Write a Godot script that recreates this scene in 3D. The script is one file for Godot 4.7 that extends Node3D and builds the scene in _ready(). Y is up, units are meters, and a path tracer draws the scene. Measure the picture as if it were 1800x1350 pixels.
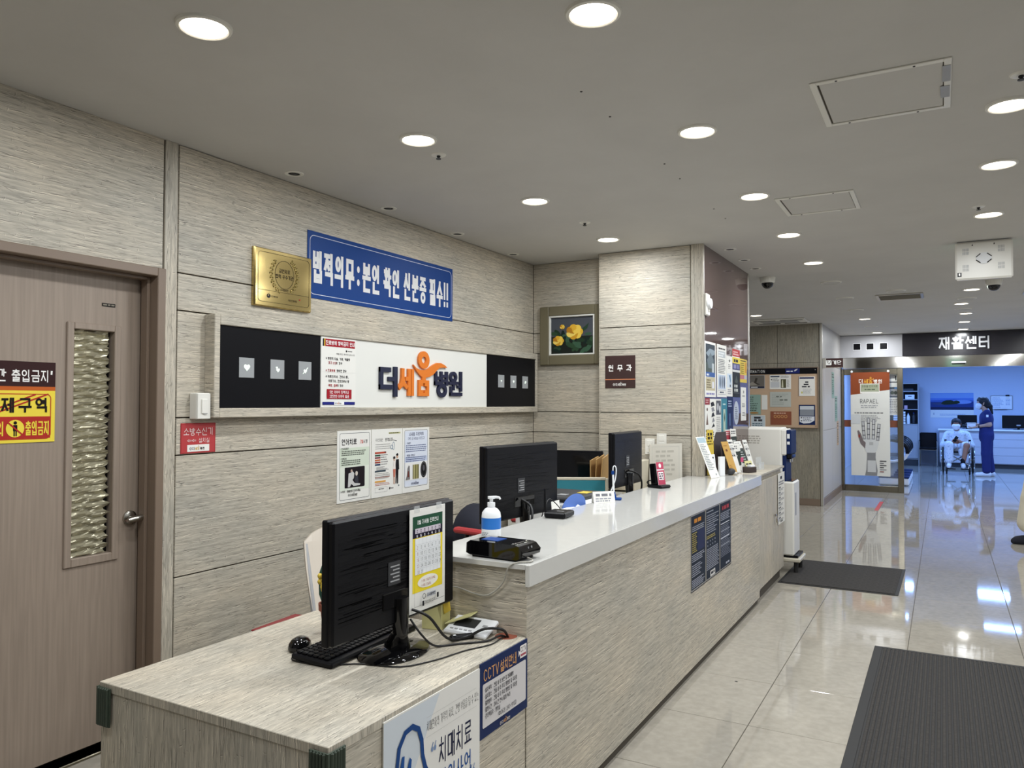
extends Node3D
# A hospital reception hall. Units are metres, y is up, the corridor runs along -z.

var mats := {}
var used := {}
var rng := RandomNumberGenerator.new()

# ---------------------------------------------------------------- mesh building
class M:
	var v := PackedVector3Array()
	var n := PackedVector3Array()
	var c := PackedColorArray()
	var col := Color.WHITE
	var xf := Transform3D()

	func tri(a: Vector3, b: Vector3, d: Vector3, na: Vector3, nb: Vector3, nd: Vector3) -> void:
		var l := col.srgb_to_linear()
		v.append(xf * a); v.append(xf * d); v.append(xf * b)
		n.append((xf.basis * na).normalized()); n.append((xf.basis * nd).normalized()); n.append((xf.basis * nb).normalized())
		c.append(l); c.append(l); c.append(l)

	func poly(pts: Array, out: Vector3) -> void:
		var nn: Vector3 = (pts[1] - pts[0]).cross(pts[2] - pts[0])
		if nn.length_squared() < 1e-16 and pts.size() > 3:
			nn = (pts[2] - pts[0]).cross(pts[3] - pts[0])
		if nn.length_squared() < 1e-18:
			return
		nn = nn.normalized()
		var p := pts
		if nn.dot(out) < 0.0:
			p = pts.duplicate(); p.reverse(); nn = -nn
		for i in range(1, p.size() - 1):
			tri(p[0], p[i], p[i + 1], nn, nn, nn)

	func box(ctr: Vector3, size: Vector3, ch := 0.0) -> void:
		var h := size * 0.5
		ch = minf(ch, minf(h.x, minf(h.y, h.z)) * 0.9)
		for ax in 3:
			var u := (ax + 1) % 3
			var w := (ax + 2) % 3
			for s in [-1.0, 1.0]:
				var pts := []
				for q in [[-1, -1], [1, -1], [1, 1], [-1, 1]]:
					var p := Vector3()
					p[ax] = s * h[ax]; p[u] = q[0] * (h[u] - ch); p[w] = q[1] * (h[w] - ch)
					pts.append(ctr + p)
				var o := Vector3(); o[ax] = s
				poly(pts, o)
				if ch > 0.0:
					for t in [-1.0, 1.0]:
						var e := []
						for k in [-1.0, 1.0]:
							var p := Vector3(); p[ax] = s * h[ax]; p[u] = t * (h[u] - ch); p[w] = k * (h[w] - ch); e.append(ctr + p)
						for k in [1.0, -1.0]:
							var p := Vector3(); p[ax] = s * (h[ax] - ch); p[u] = t * h[u]; p[w] = k * (h[w] - ch); e.append(ctr + p)
						var o2 := Vector3(); o2[ax] = s; o2[u] = t
						poly(e, o2)
		if ch > 0.0:
			for sx in [-1.0, 1.0]:
				for sy in [-1.0, 1.0]:
					for sz in [-1.0, 1.0]:
						var s := Vector3(sx, sy, sz)
						var a := []
						for ax in 3:
							var p := (h - Vector3(ch, ch, ch)) * s
							p[ax] = s[ax] * h[ax]
							a.append(ctr + p)
						poly(a, s)

	func bx(a: Vector3, b: Vector3, ch := 0.0) -> void:
		box((a + b) * 0.5, (b - a).abs(), ch)

	# prof: (radius, height) pairs from bottom to top, turned about the y axis
	func lathe(prof: Array, seg := 24, at := Vector3.ZERO, sharp := 35.0) -> void:
		var m := prof.size()
		var ns := []
		for i in m - 1:
			var d: Vector2 = prof[i + 1] - prof[i]
			ns.append(Vector2(d.y, -d.x).normalized() if d.length() > 1e-9 else Vector2(0, 1))
		for i in m - 1:
			var n0: Vector2 = ns[i]
			var n1: Vector2 = ns[i]
			if i > 0 and absf(rad_to_deg(ns[i - 1].angle_to(ns[i]))) < sharp: n0 = (ns[i - 1] + ns[i]).normalized()
			if i < m - 2 and absf(rad_to_deg(ns[i + 1].angle_to(ns[i]))) < sharp: n1 = (ns[i + 1] + ns[i]).normalized()
			var a: Vector2 = prof[i]
			var b: Vector2 = prof[i + 1]
			for k in seg:
				var t0 := TAU * k / seg
				var t1 := TAU * (k + 1) / seg
				var e0 := Vector3(cos(t0), 0, -sin(t0))
				var e1 := Vector3(cos(t1), 0, -sin(t1))
				var up := Vector3.UP
				var p0 := at + e0 * a.x + up * a.y
				var p1 := at + e1 * a.x + up * a.y
				var p2 := at + e1 * b.x + up * b.y
				var p3 := at + e0 * b.x + up * b.y
				if a.x > 1e-7: tri(p0, p1, p2, e0 * n0.x + up * n0.y, e1 * n0.x + up * n0.y, e1 * n1.x + up * n1.y)
				if b.x > 1e-7: tri(p0, p2, p3, e0 * n0.x + up * n0.y, e1 * n1.x + up * n1.y, e0 * n1.x + up * n1.y)

	func ball(ctr: Vector3, r: Vector3, seg := 16) -> void:
		var keep := xf
		xf = xf * Transform3D(Basis.from_scale(r), ctr)
		var pr := []
		for i in seg / 2 + 1:
			var a := -PI / 2 + PI * i / (seg / 2)
			pr.append(Vector2(maxf(0.0, cos(a)), sin(a)))
		lathe(pr, seg, Vector3.ZERO, 90.0)
		xf = keep

	func tube(pts: Array, r, seg := 8, caps := true) -> void:
		var m := pts.size()
		var dirs := []
		for i in m:
			var d: Vector3 = (pts[mini(i + 1, m - 1)] - pts[maxi(i - 1, 0)])
			dirs.append(d.normalized())
		var u: Vector3 = dirs[0].cross(Vector3.UP if absf(dirs[0].y) < 0.9 else Vector3.RIGHT).normalized()
		var rings := []
		for i in m:
			u = (u - dirs[i] * u.dot(dirs[i])).normalized()
			var w: Vector3 = dirs[i].cross(u)
			var ring := []
			for k in seg:
				var t := TAU * k / seg
				ring.append(u * cos(t) + w * sin(t))
			rings.append(ring)
		for i in m - 1:
			var r0: float = r if not r is Array else r[i]
			var r1: float = r if not r is Array else r[i + 1]
			for k in seg:
				var k1 := (k + 1) % seg
				var a: Vector3 = rings[i][k]
				var b: Vector3 = rings[i][k1]
				var e: Vector3 = rings[i + 1][k1]
				var f: Vector3 = rings[i + 1][k]
				tri(pts[i] + a * r0, pts[i] + b * r0, pts[i + 1] + e * r1, a, b, e)
				tri(pts[i] + a * r0, pts[i + 1] + e * r1, pts[i + 1] + f * r1, a, e, f)
		if caps:
			for s in [0, m - 1]:
				var rr: float = r if not r is Array else r[s]
				var ring := []
				for k in seg: ring.append(pts[s] + rings[s][k] * rr)
				poly(ring, -dirs[0] if s == 0 else dirs[m - 1])

	# a flat outline in the xy plane pushed out along +z
	func extrude(outline: PackedVector2Array, z0: float, z1: float) -> void:
		var ids := Geometry2D.triangulate_polygon(outline)
		for s in [[z1, 1.0], [z0, -1.0]]:
			for i in range(0, ids.size(), 3):
				var p := []
				for k in 3: p.append(Vector3(outline[ids[i + k]].x, outline[ids[i + k]].y, s[0]))
				poly(p, Vector3(0, 0, s[1]))
		var flip := -1.0 if Geometry2D.is_polygon_clockwise(outline) else 1.0
		for i in outline.size():
			var a := outline[i]
			var b := outline[(i + 1) % outline.size()]
			var d := b - a
			poly([Vector3(a.x, a.y, z0), Vector3(b.x, b.y, z0), Vector3(b.x, b.y, z1), Vector3(a.x, a.y, z1)], Vector3(d.y, -d.x, 0) * flip)

	func mesh() -> ArrayMesh:
		var arr := []
		arr.resize(Mesh.ARRAY_MAX)
		arr[Mesh.ARRAY_VERTEX] = v
		arr[Mesh.ARRAY_NORMAL] = n
		arr[Mesh.ARRAY_COLOR] = c
		var am := ArrayMesh.new()
		am.add_surface_from_arrays(Mesh.PRIMITIVE_TRIANGLES, arr)
		return am

# ---------------------------------------------------------------- flat print and lettering
# x to the right and y down on the sheet, colours kept per vertex; d > 0 gives raised letters
class Pr:
	var m := M.new()
	var z := 0.0
	var d := 0.0
	var fine := false
	var H := 0.0
	var rng := RandomNumberGenerator.new()
	var jam := {}
	var lat := {}

	var k := 0
	func up() -> void:
		z += 0.00035 + k * 0.00002
		k = 0

	# every stroke lies a hair above the last, so that none share a plane
	func zz() -> float: return z + k * 0.00002

	func pt(x: float, y: float) -> Vector3: return Vector3(x, H - y, zz())

	func shape(pts: Array, col: Color) -> void:
		m.col = col
		var o := PackedVector2Array()
		for p in pts: o.append(Vector2(p[0], H - p[1]) if p is Array else Vector2(p.x, H - p.y))
		if d > 0.0:
			m.extrude(o, z, zz() + d)
			k += 1
			return
		var ids := Geometry2D.triangulate_polygon(o)
		var h := zz()
		for i in range(0, ids.size(), 3):
			m.poly([Vector3(o[ids[i]].x, o[ids[i]].y, h), Vector3(o[ids[i + 1]].x, o[ids[i + 1]].y, h), Vector3(o[ids[i + 2]].x, o[ids[i + 2]].y, h)], Vector3(0, 0, 1))
		k += 1

	func quad(a: Vector2, b: Vector2, e: Vector2, f: Vector2, col: Color) -> void:
		m.col = col
		var p := [pt(a.x, a.y), pt(b.x, b.y), pt(e.x, e.y), pt(f.x, f.y)]
		if d > 0.0:
			var q := []
			for i in 4:
				q.append(p[i] + Vector3(0, 0, d)); p[i].z = z
			m.poly(q, Vector3(0, 0, 1))
			var ctr: Vector3 = (p[0] + p[1] + p[2] + p[3]) * 0.25
			for i in 4:
				var j := (i + 1) % 4
				m.poly([p[i], p[j], q[j], q[i]], (p[i] + p[j]) * 0.5 - ctr)
		else:
			m.poly(p, Vector3(0, 0, 1))

	func rect(x: float, y: float, w: float, h: float, col: Color) -> void:
		quad(Vector2(x, y), Vector2(x + w, y), Vector2(x + w, y + h), Vector2(x, y + h), col)
		if not fine: k += 1

	func disc(cx: float, cy: float, rx: float, ry: float, col: Color, a0 := 0.0, a1 := TAU) -> void:
		var o := []
		for i in 24: 
			var t := lerpf(a0, a1, i / (24.0 if a1 - a0 >= TAU - 0.01 else 23.0))
			o.append([cx + rx * cos(t), cy + ry * sin(t)])
		shape(o, col)

	func ring(cx: float, cy: float, rx: float, ry: float, w: float, col: Color, a0 := 0.0, a1 := TAU, wy := -1.0) -> void:
		if wy < 0.0: wy = w
		for i in 20:
			var t0 := lerpf(a0, a1, i / 20.0)
			var t1 := lerpf(a0, a1, (i + 1) / 20.0)
			var f := func(t: float, s: float) -> Vector2: return Vector2(cx + (rx + s * w * 0.5) * cos(t), cy + (ry + s * wy * 0.5) * sin(t))
			quad(f.call(t0, 1), f.call(t1, 1), f.call(t1, -1), f.call(t0, -1), col)
		k += 1

	func line(pts: Array, w: float, col: Color, wy := -1.0, cap := 0.5) -> void:
		# wy: stroke width of level strokes, for letters squeezed in one direction
		if wy < 0.0: wy = w
		for i in pts.size() - 1:
			var a: Vector2 = pts[i]
			var b: Vector2 = pts[i + 1]
			var e := (b - a).normalized()
			var ww := lerpf(w, wy, absf(e.x))
			var q := Vector2(-e.y, e.x) * ww * 0.5
			var ca := e * lerpf(wy, w, absf(e.x)) * cap
			quad(a - ca + q, b + ca + q, b + ca - q, a - ca - q, col)
			k += 1

	func frame(x: float, y: float, w: float, h: float, t: float, col: Color, r := 0.0) -> void:
		if r <= 0.0:
			rect(x, y, w, t, col); rect(x, y + h - t, w, t, col); rect(x, y + t, t, h - 2 * t, col); rect(x + w - t, y + t, t, h - 2 * t, col)
			return
		rect(x + r, y, w - 2 * r, t, col); rect(x + r, y + h - t, w - 2 * r, t, col); rect(x, y + r, t, h - 2 * r, col); rect(x + w - t, y + r, t, h - 2 * r, col)
		var i := 0
		for q in [[x + w - r, y + h - r], [x + r, y + h - r], [x + r, y + r], [x + w - r, y + r]]:
			ring(q[0], q[1], r - t * 0.5, r - t * 0.5, t, col, i * PI / 2, (i + 1) * PI / 2); i += 1

	func rrect(x: float, y: float, w: float, h: float, r: float, col: Color) -> void:
		var o := []
		var i := 0
		for q in [[x + w - r, y + h - r], [x + r, y + h - r], [x + r, y + r], [x + w - r, y + r]]:
			for k in 5:
				var t := (i + k / 4.0) * PI / 2
				o.append([q[0] + r * cos(t), q[1] + r * sin(t)])
			i += 1
		shape(o, col)

	# rows of small print too fine to read
	func words(x: float, y: float, w: float, h: float, col: Color, rows := 1, pitch := 0.0, ragged := 0.3) -> void:
		fine = true
		for r in rows:
			var e := x + w * (1.0 - ragged * rng.randf())
			var q := x
			while q < e - h * 0.8:
				var l := minf(h * rng.randf_range(1.2, 3.6), e - q)
				rect(q, y + r * pitch, l, h, col)
				q += l + h * 0.7
		fine = false
		k += 1

	# --- letters drawn with strokes: syllables are put together from their parts
	func seg(s: String) -> Array:
		if not lat.has(s):
			var o := []
			for pl in s.split(";"):
				var l := []
				for p in pl.strip_edges().split(" "):
					var q := p.split(",")
					l.append(Vector2(float(q[0]), float(q[1])))
				o.append(l)
			lat[s] = o
		return lat[s]

	const CONS := ["ㄱ", "ㄲ", "ㄴ", "ㄷ", "ㄸ", "ㄹ", "ㅁ", "ㅂ", "ㅃ", "ㅅ", "ㅆ", "ㅇ", "ㅈ", "ㅉ", "ㅊ", "ㅋ", "ㅌ", "ㅍ", "ㅎ"]
	const TAILS := ["", "ㄱ", "ㄲ", "ㄱㅅ", "ㄴ", "ㄴㅈ", "ㄴㅎ", "ㄷ", "ㄹ", "ㄹㄱ", "ㄹㅁ", "ㄹㅂ", "ㄹㅅ", "ㄹㅌ", "ㄹㅍ", "ㄹㅎ", "ㅁ", "ㅂ", "ㅂㅅ", "ㅅ", "ㅆ", "ㅇ", "ㅈ", "ㅊ", "ㅋ", "ㅌ", "ㅍ", "ㅎ"]
	const STROKES := {"ㄱ": "0,0 1,0 1,1", "ㄴ": "0,0 0,1 1,1", "ㄷ": "1,0 0,0 0,1 1,1", "ㄹ": "0,0 1,0 1,.5 0,.5 0,1 1,1", "ㅁ": "0,0 1,0 1,1 0,1 0,0", "ㅂ": "0,0 0,1 1,1 1,0;0,.45 1,.45",
		"ㅅ": ".5,0 .45,.35 0,1;.48,.35 1,1", "ㅈ": "0,0 1,0;.52,0 .45,.4 0,1;.48,.45 1,1", "ㅊ": ".5,-.12 .5,.08;0,.22 1,.22;.52,.22 .45,.5 0,1;.48,.55 1,1", "ㅋ": "0,0 1,0 1,1;0,.48 1,.48",
		"ㅌ": "1,0 0,0 0,1 1,1;0,.5 1,.5", "ㅍ": "0,0 1,0;.28,0 .28,1;.72,0 .72,1;0,1 1,1", "ㅎ": ".5,-.1 .5,.05;0,.22 1,.22"}
	# vowels: upright bars and ticks, for the case with and without a final consonant
	const VERT := {"ㅏ": ".74,0 .74,1;.74,.45 .97,.45", "ㅐ": ".66,0 .66,1;.9,0 .9,1;.66,.47 .9,.47", "ㅑ": ".74,0 .74,1;.74,.32 .97,.32;.74,.6 .97,.6", "ㅒ": ".66,0 .66,1;.9,0 .9,1;.66,.35 .9,.35;.66,.6 .9,.6",
		"ㅓ": ".84,0 .84,1;.6,.45 .84,.45", "ㅔ": ".72,0 .72,1;.92,0 .92,1;.54,.47 .72,.47", "ㅕ": ".84,0 .84,1;.6,.3 .84,.3;.6,.58 .84,.58", "ㅖ": ".72,0 .72,1;.92,0 .92,1;.54,.32 .72,.32;.54,.58 .72,.58", "ㅣ": ".84,0 .84,1"}
	const HORI := {"ㅗ": ".02,1 .98,1;.5,.35 .5,1", "ㅛ": ".02,1 .98,1;.33,.35 .33,1;.67,.35 .67,1", "ㅜ": ".02,.25 .98,.25;.5,.25 .5,1", "ㅠ": ".02,.25 .98,.25;.33,.25 .33,1;.67,.25 .67,1", "ㅡ": ".02,.6 .98,.6"}
	const MIX := {"ㅘ": "ㅗㅏ", "ㅙ": "ㅗㅐ", "ㅚ": "ㅗㅣ", "ㅝ": "ㅜㅓ", "ㅞ": "ㅜㅔ", "ㅟ": "ㅜㅣ", "ㅢ": "ㅡㅣ"}
	const VOWELS := ["ㅏ", "ㅐ", "ㅑ", "ㅒ", "ㅓ", "ㅔ", "ㅕ", "ㅖ", "ㅗ", "ㅘ", "ㅙ", "ㅚ", "ㅛ", "ㅜ", "ㅝ", "ㅞ", "ㅟ", "ㅠ", "ㅡ", "ㅢ", "ㅣ"]
	const LATIN := {"0": ".1,.15 .35,0 .65,0 .9,.15 .9,.85 .65,1 .35,1 .1,.85 .1,.15", "1": ".2,.2 .55,0 .55,1", "2": ".08,.2 .3,0 .7,0 .92,.2 .92,.4 .08,1 .95,1", "3": ".1,.1 .35,0 .7,0 .9,.2 .7,.47 .4,.47;.7,.47 .92,.7 .7,1 .3,1 .08,.88", "4": ".7,1 .7,0 .05,.7 .98,.7",
		"5": ".88,0 .2,0 .14,.45 .6,.4 .92,.6 .9,.85 .6,1 .1,.95", "6": ".85,.05 .5,0 .15,.35 .1,.75 .35,1 .7,1 .92,.75 .7,.47 .3,.47 .1,.7", "7": ".05,0 .95,0 .4,1", "8": ".5,.46 .2,.3 .25,.05 .5,0 .75,.05 .8,.3 .5,.46 .12,.7 .2,.95 .5,1 .8,.95 .88,.7 .5,.46", "9": ".9,.3 .7,.53 .3,.53 .08,.28 .3,0 .7,0 .9,.25 .85,.65 .5,1 .15,.95",
		"A": "0,1 .5,0 1,1;.18,.66 .82,.66", "B": ".1,0 .1,1 .7,1 .92,.75 .7,.48 .1,.48;.1,0 .65,0 .85,.24 .65,.48", "C": ".95,.15 .65,0 .35,0 .06,.25 .06,.75 .35,1 .65,1 .95,.85", "D": ".1,0 .1,1 .6,1 .92,.7 .92,.3 .6,0 .1,0", "E": ".92,0 .1,0 .1,1 .92,1;.1,.48 .8,.48", "F": ".92,0 .1,0 .1,1;.1,.48 .8,.48",
		"I": ".5,0 .5,1", "L": ".1,0 .1,1 .92,1", "M": ".05,1 .05,0 .5,.7 .95,0 .95,1", "N": ".08,1 .08,0 .92,1 .92,0", "O": ".35,0 .65,0 .95,.3 .95,.7 .65,1 .35,1 .05,.7 .05,.3 .35,0", "P": ".1,1 .1,0 .65,0 .9,.15 .9,.4 .65,.55 .1,.55", "R": ".1,1 .1,0 .65,0 .9,.15 .9,.38 .65,.52 .1,.52;.5,.52 .95,1",
		"S": ".9,.12 .6,0 .3,0 .08,.2 .25,.45 .75,.55 .92,.8 .7,1 .35,1 .06,.88", "T": "0,0 1,0;.5,0 .5,1", "U": ".08,0 .08,.7 .35,1 .65,1 .92,.7 .92,0", "V": "0,0 .5,1 1,0", "G": ".95,.15 .65,0 .35,0 .06,.25 .06,.75 .35,1 .65,1 .95,.85 .95,.55 .6,.55",
		":": ".5,.2 .5,.26;.5,.75 .5,.81", ".": ".3,.95 .3,1", ",": ".35,.92 .2,1.1", "!": ".5,0 .5,.66;.5,.92 .5,1", "-": ".1,.52 .9,.52", "/": "0,1 1,0", "(": ".8,-.05 .45,.25 .45,.75 .8,1.05", ")": ".2,-.05 .55,.25 .55,.75 .2,1.05", "·": ".5,.45 .5,.53", "?": ".1,.2 .3,0 .7,0 .9,.22 .5,.5 .5,.7;.5,.94 .5,1", "~": "0,.55 .25,.42 .75,.58 1,.45", "*": ".5,.1 .5,.9;.1,.3 .9,.7;.9,.3 .1,.7", "\"": ".3,0 .2,.25;.7,0 .6,.25", "+": ".1,.5 .9,.5;.5,.1 .5,.9"}

	func put(def: String, bx: Rect2, o: Rect2, w: float, wy: float, col: Color) -> void:
		for pl in seg(def):
			var l := []
			for p in pl:
				l.append(Vector2(o.position.x + o.size.x * (bx.position.x + bx.size.x * p.x), o.position.y + o.size.y * (bx.position.y + bx.size.y * p.y)))
			line(l, w, col, wy)

	func cons(ch: String, bx: Rect2, o: Rect2, w: float, wy: float, col: Color) -> void:
		var two: String = {"ㄲ": "ㄱㄱ", "ㄸ": "ㄷㄷ", "ㅃ": "ㅂㅂ", "ㅆ": "ㅅㅅ", "ㅉ": "ㅈㅈ"}.get(ch, ch)
		if two.length() == 2:
			for i in 2:
				cons(two[i], Rect2(bx.position.x + bx.size.x * (0.0 if i == 0 else 0.58), bx.position.y, bx.size.x * 0.42, bx.size.y), o, w, wy, col)
			return
		var P := o.position
		var S := o.size
		if ch == "ㅇ":
			ring(P.x + S.x * (bx.position.x + bx.size.x / 2), P.y + S.y * (bx.position.y + bx.size.y / 2), S.x * bx.size.x / 2, S.y * bx.size.y / 2, w, col, 0, TAU, wy)
			return
		put(STROKES[ch], bx, o, w, wy, col)
		if ch == "ㅎ":
			ring(P.x + S.x * (bx.position.x + bx.size.x / 2), P.y + S.y * (bx.position.y + bx.size.y * 0.7), S.x * bx.size.x * 0.36, S.y * bx.size.y * 0.26, w * 0.9, col, 0, TAU, wy * 0.9)

	func syllable(code: int, o: Rect2, w: float, wy: float, col: Color) -> void:
		var n := code - 0xAC00
		var vow: String = VOWELS[(n % 588) / 28]
		var ini: String = CONS[n / 588]
		var tail: String = TAILS[n % 28]
		var t := tail != ""
		# keep half a stroke inside the box on every side
		var q := Rect2(o.position + Vector2(w, wy) * 0.5, o.size - Vector2(w, wy))
		if VERT.has(vow):
			var narrow := 0.46 if vow in ["ㅓ", "ㅕ", "ㅔ", "ㅖ"] else 0.52
			if vow in ["ㅐ", "ㅔ", "ㅖ", "ㅒ"]: narrow -= 0.05
			cons(ini, Rect2(0.03, 0.05 if not t else 0.03, narrow, 0.82 if not t else 0.46), q, w, wy, col)
			put(VERT[vow], Rect2(0, 0, 1, 1.0 if not t else 0.57), q, w, wy, col)
		elif HORI.has(vow):
			cons(ini, Rect2(0.14, 0.03, 0.72, 0.46 if not t else 0.29), q, w, wy, col)
			if vow in ["ㅗ", "ㅛ"]: put(HORI[vow], Rect2(0, 0.5 if not t else 0.34, 1, 0.38 if not t else 0.18), q, w, wy, col)
			elif vow == "ㅡ": put(HORI[vow], Rect2(0, 0.5 if not t else 0.36, 1, 0.42 if not t else 0.2), q, w, wy, col)
			else: put(HORI[vow], Rect2(0, 0.53 if not t else 0.4, 1, 0.47 if not t else 0.22), q, w, wy, col)
		else:
			var mx: String = MIX[vow]
			cons(ini, Rect2(0.08, 0.03, 0.46, 0.42 if not t else 0.27), q, w, wy, col)
			put(HORI[mx[0]], Rect2(-0.02, 0.5 if not t else 0.33, 0.66, 0.34 if not t else 0.2), q, w, wy, col)
			var vd: String = VERT[mx[1]]
			if mx[1] == "ㅓ": vd = ".86,0 .86,1;.66,.78 .86,.78"
			put(vd, Rect2(0.02, 0, 1, 1.0 if not t else 0.62), q, w, wy, col)
		if t:
			if tail.length() == 2:
				cons(tail[0], Rect2(0.1, 0.7, 0.36, 0.3), q, w, wy, col); cons(tail[1], Rect2(0.56, 0.7, 0.36, 0.3), q, w, wy, col)
			elif tail == "ㅇ": cons(tail, Rect2(0.22, 0.66, 0.62, 0.34), q, w, wy, col)
			else: cons(tail, Rect2(0.16, 0.69 if tail != "ㅎ" else 0.72, 0.74, 0.31), q, w, wy, col)

	func width(s: String, h: float, asp: float, sp: float) -> float:
		var x := 0.0
		for i in s.length(): x += adv(s[i], h, asp, sp)
		return x - h * asp * sp

	func adv(ch: String, h: float, asp: float, sp: float) -> float:
		var u := ch.unicode_at(0)
		var f := 1.0
		if ch == " ": f = 0.34
		elif ch in [":", ".", ",", "!", "·", "(", ")", "I", "\""]: f = 0.34
		elif u < 0xAC00: f = 0.62
		return h * asp * (f + sp)

	# al: 0 left, 0.5 centred, 1 right
	func text(s: String, x: float, y: float, h: float, col: Color, wt := 0.1, asp := 0.9, al := 0.0, sp := 0.1) -> float:
		var p := x - al * width(s, h, asp, sp)
		var w := wt * h * clampf(asp, 0.3, 1.2)
		var wy := wt * h * clampf(asp * 1.3, 0.55, 1.0)
		var k0 := k
		var top := k
		for i in s.length():
			k = k0
			var ch := s[i]
			var u := ch.unicode_at(0)
			var a := adv(ch, h, asp, sp)
			if u >= 0xAC00 and u <= 0xD7A3:
				syllable(u, Rect2(p, y, h * asp, h), w, wy, col)
			elif LATIN.has(ch):
				var g := a - h * asp * sp
				put(LATIN[ch], Rect2(0, 0, 1, 1), Rect2(p + w * 0.5, y + wy * 0.5 + h * 0.03, g - w, h * 0.94 - wy), w, wy, col)
			elif STROKES.has(ch):
				cons(ch, Rect2(0.05, 0.1, 0.8, 0.8), Rect2(p, y, h * asp, h), w, wy, col)
			p += a
			top = maxi(top, k)
		k = top
		return p

	# the round mark and the name of the hospital, one line
	func mark(x: float, y: float, h: float, ink: Color, warm: Color, asp := 0.85, badge := true) -> void:
		if badge:
			ring(x + h * 0.5, y + h * 0.5, h * 0.4 * asp, h * 0.42, h * 0.13, ink)
			disc(x + h * 0.5, y + h * 0.5, h * 0.14 * asp, h * 0.16, ink)
			x += h * 1.15
		x = text("더", x, y, h, ink, 0.14, asp)
		x = text("세", x, y, h, warm, 0.14, asp)
		ring(x + h * 0.4 * asp, y - h * 0.22, h * 0.15 * asp, h * 0.2, h * 0.1, warm)
		line([Vector2(x, y + h * 0.1), Vector2(x + h * 0.25 * asp, y + h * 0.28), Vector2(x + h * 0.6 * asp, y + h * 0.22), Vector2(x + h * 1.0 * asp, y - h * 0.05)], h * 0.13, warm)
		line([Vector2(x + h * 0.4 * asp, y + h * 0.28), Vector2(x + h * 0.4 * asp, y + h * 0.5)], h * 0.12, warm)
		frame(x + h * 0.14 * asp, y + h * 0.52, h * 0.54 * asp, h * 0.46, h * 0.13, warm)
		x += h * asp * 1.02
		text("병원", x, y + h * 0.1, h * 0.9, ink, 0.15, asp)

# ---------------------------------------------------------------- nodes
func numbered(called: String) -> String:
	var k: int = used.get(called, 0)
	used[called] = k + 1
	return called if k == 0 else "%s_%03d" % [called, k]

func thing(called: String, label: String, cat: String, at := Vector3.ZERO, turn := 0.0, group := "") -> Node3D:
	var o := Node3D.new()
	o.name = numbered(called)
	add_child(o, true)
	o.position = at
	o.rotation.y = turn
	o.set_meta("label", label); o.set_meta("category", cat)
	if group: o.set_meta("group", group)
	return o

func part(parent: Node, called: String, m: M, mat: Material, label := "") -> MeshInstance3D:
	var o := MeshInstance3D.new()
	o.mesh = m.mesh()
	o.material_override = mat
	if parent == self: called = numbered(called)
	o.name = called
	parent.add_child(o, true)
	o.cast_shadow = GeometryInstance3D.SHADOW_CASTING_SETTING_ON
	if label: o.set_meta("label", label)
	return o

func struct(called: String, m: M, mat: Material, label: String, cat: String) -> MeshInstance3D:
	var o := part(self, called, m, mat)
	o.set_meta("kind", "structure"); o.set_meta("label", label); o.set_meta("category", cat)
	return o

func copy(src: Node3D, at: Vector3, label: String) -> Node3D:
	var o: Node3D = src.duplicate()
	var base := String(src.name).rstrip("0123456789").trim_suffix("_")
	o.name = numbered(base)
	add_child(o, true)
	o.position = at
	o.set_meta("label", label)
	return o

func mb() -> M: return M.new()

func boxm(ctr: Vector3, size: Vector3, ch := 0.0) -> M:
	var m := M.new(); m.box(ctr, size, ch); return m

func V(x: float, y: float, z: float) -> Vector3: return Vector3(x, y, z)
func W(x: float, y: float) -> Vector2: return Vector2(x, y)
func hex(s: String) -> Color: return Color(s)

# a sheet with print on it; its place is the middle of its lower edge, it faces its own +z
var p_node: Node3D
func sheet(called: String, label: String, cat: String, at: Vector3, turn: float, w: float, h: float, th: float, mat: Material, group := "", base := "sheet") -> Pr:
	p_node = thing(called, label, cat, at, turn, group)
	part(p_node, base, boxm(V(0, h / 2, th / 2), V(w, h, th), minf(th * 0.3, 0.002)), mat)
	return pr(w, h, th, label)

func pr(w: float, h: float, th: float, seedtext := "x") -> Pr:
	var p := Pr.new()
	p.H = h
	p.z = th + 0.0004
	p.m.xf = Transform3D(Basis(), V(-w / 2, 0, 0))
	p.rng.seed = hash(seedtext)
	return p

func done(p: Pr, called := "print", node: Node3D = null, mat := "print") -> void:
	if p.m.v.size(): part(node if node else p_node, called, p.m, mats[mat])

# ---------------------------------------------------------------- materials
func plain(key: String, col: Color, rough := 0.6, metal := 0.0) -> StandardMaterial3D:
	var m := StandardMaterial3D.new()
	m.resource_name = key
	m.albedo_color = col
	m.roughness = rough
	m.metallic = metal
	mats[key] = m
	return m

func noise_image(w: int, h: int, freq: float, sd: int, octaves := 4) -> Image:
	var n := FastNoiseLite.new()
	n.noise_type = FastNoiseLite.TYPE_SIMPLEX_SMOOTH
	n.seed = sd
	n.frequency = freq
	n.fractal_octaves = octaves
	return n.get_seamless_image(w, h)

func bytes_of(im: Image, w: int, h: int) -> PackedByteArray:
	im.resize(w, h, Image.INTERPOLATE_CUBIC)
	im.convert(Image.FORMAT_L8)
	return im.get_data()

func triplanar(m: StandardMaterial3D, metres: Vector2) -> void:
	m.uv1_triplanar = true
	m.uv1_world_triplanar = true
	m.uv1_triplanar_sharpness = 8.0
	m.uv1_scale = V(1.0 / metres.x, 1.0 / metres.y, 1.0 / metres.x)

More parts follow.
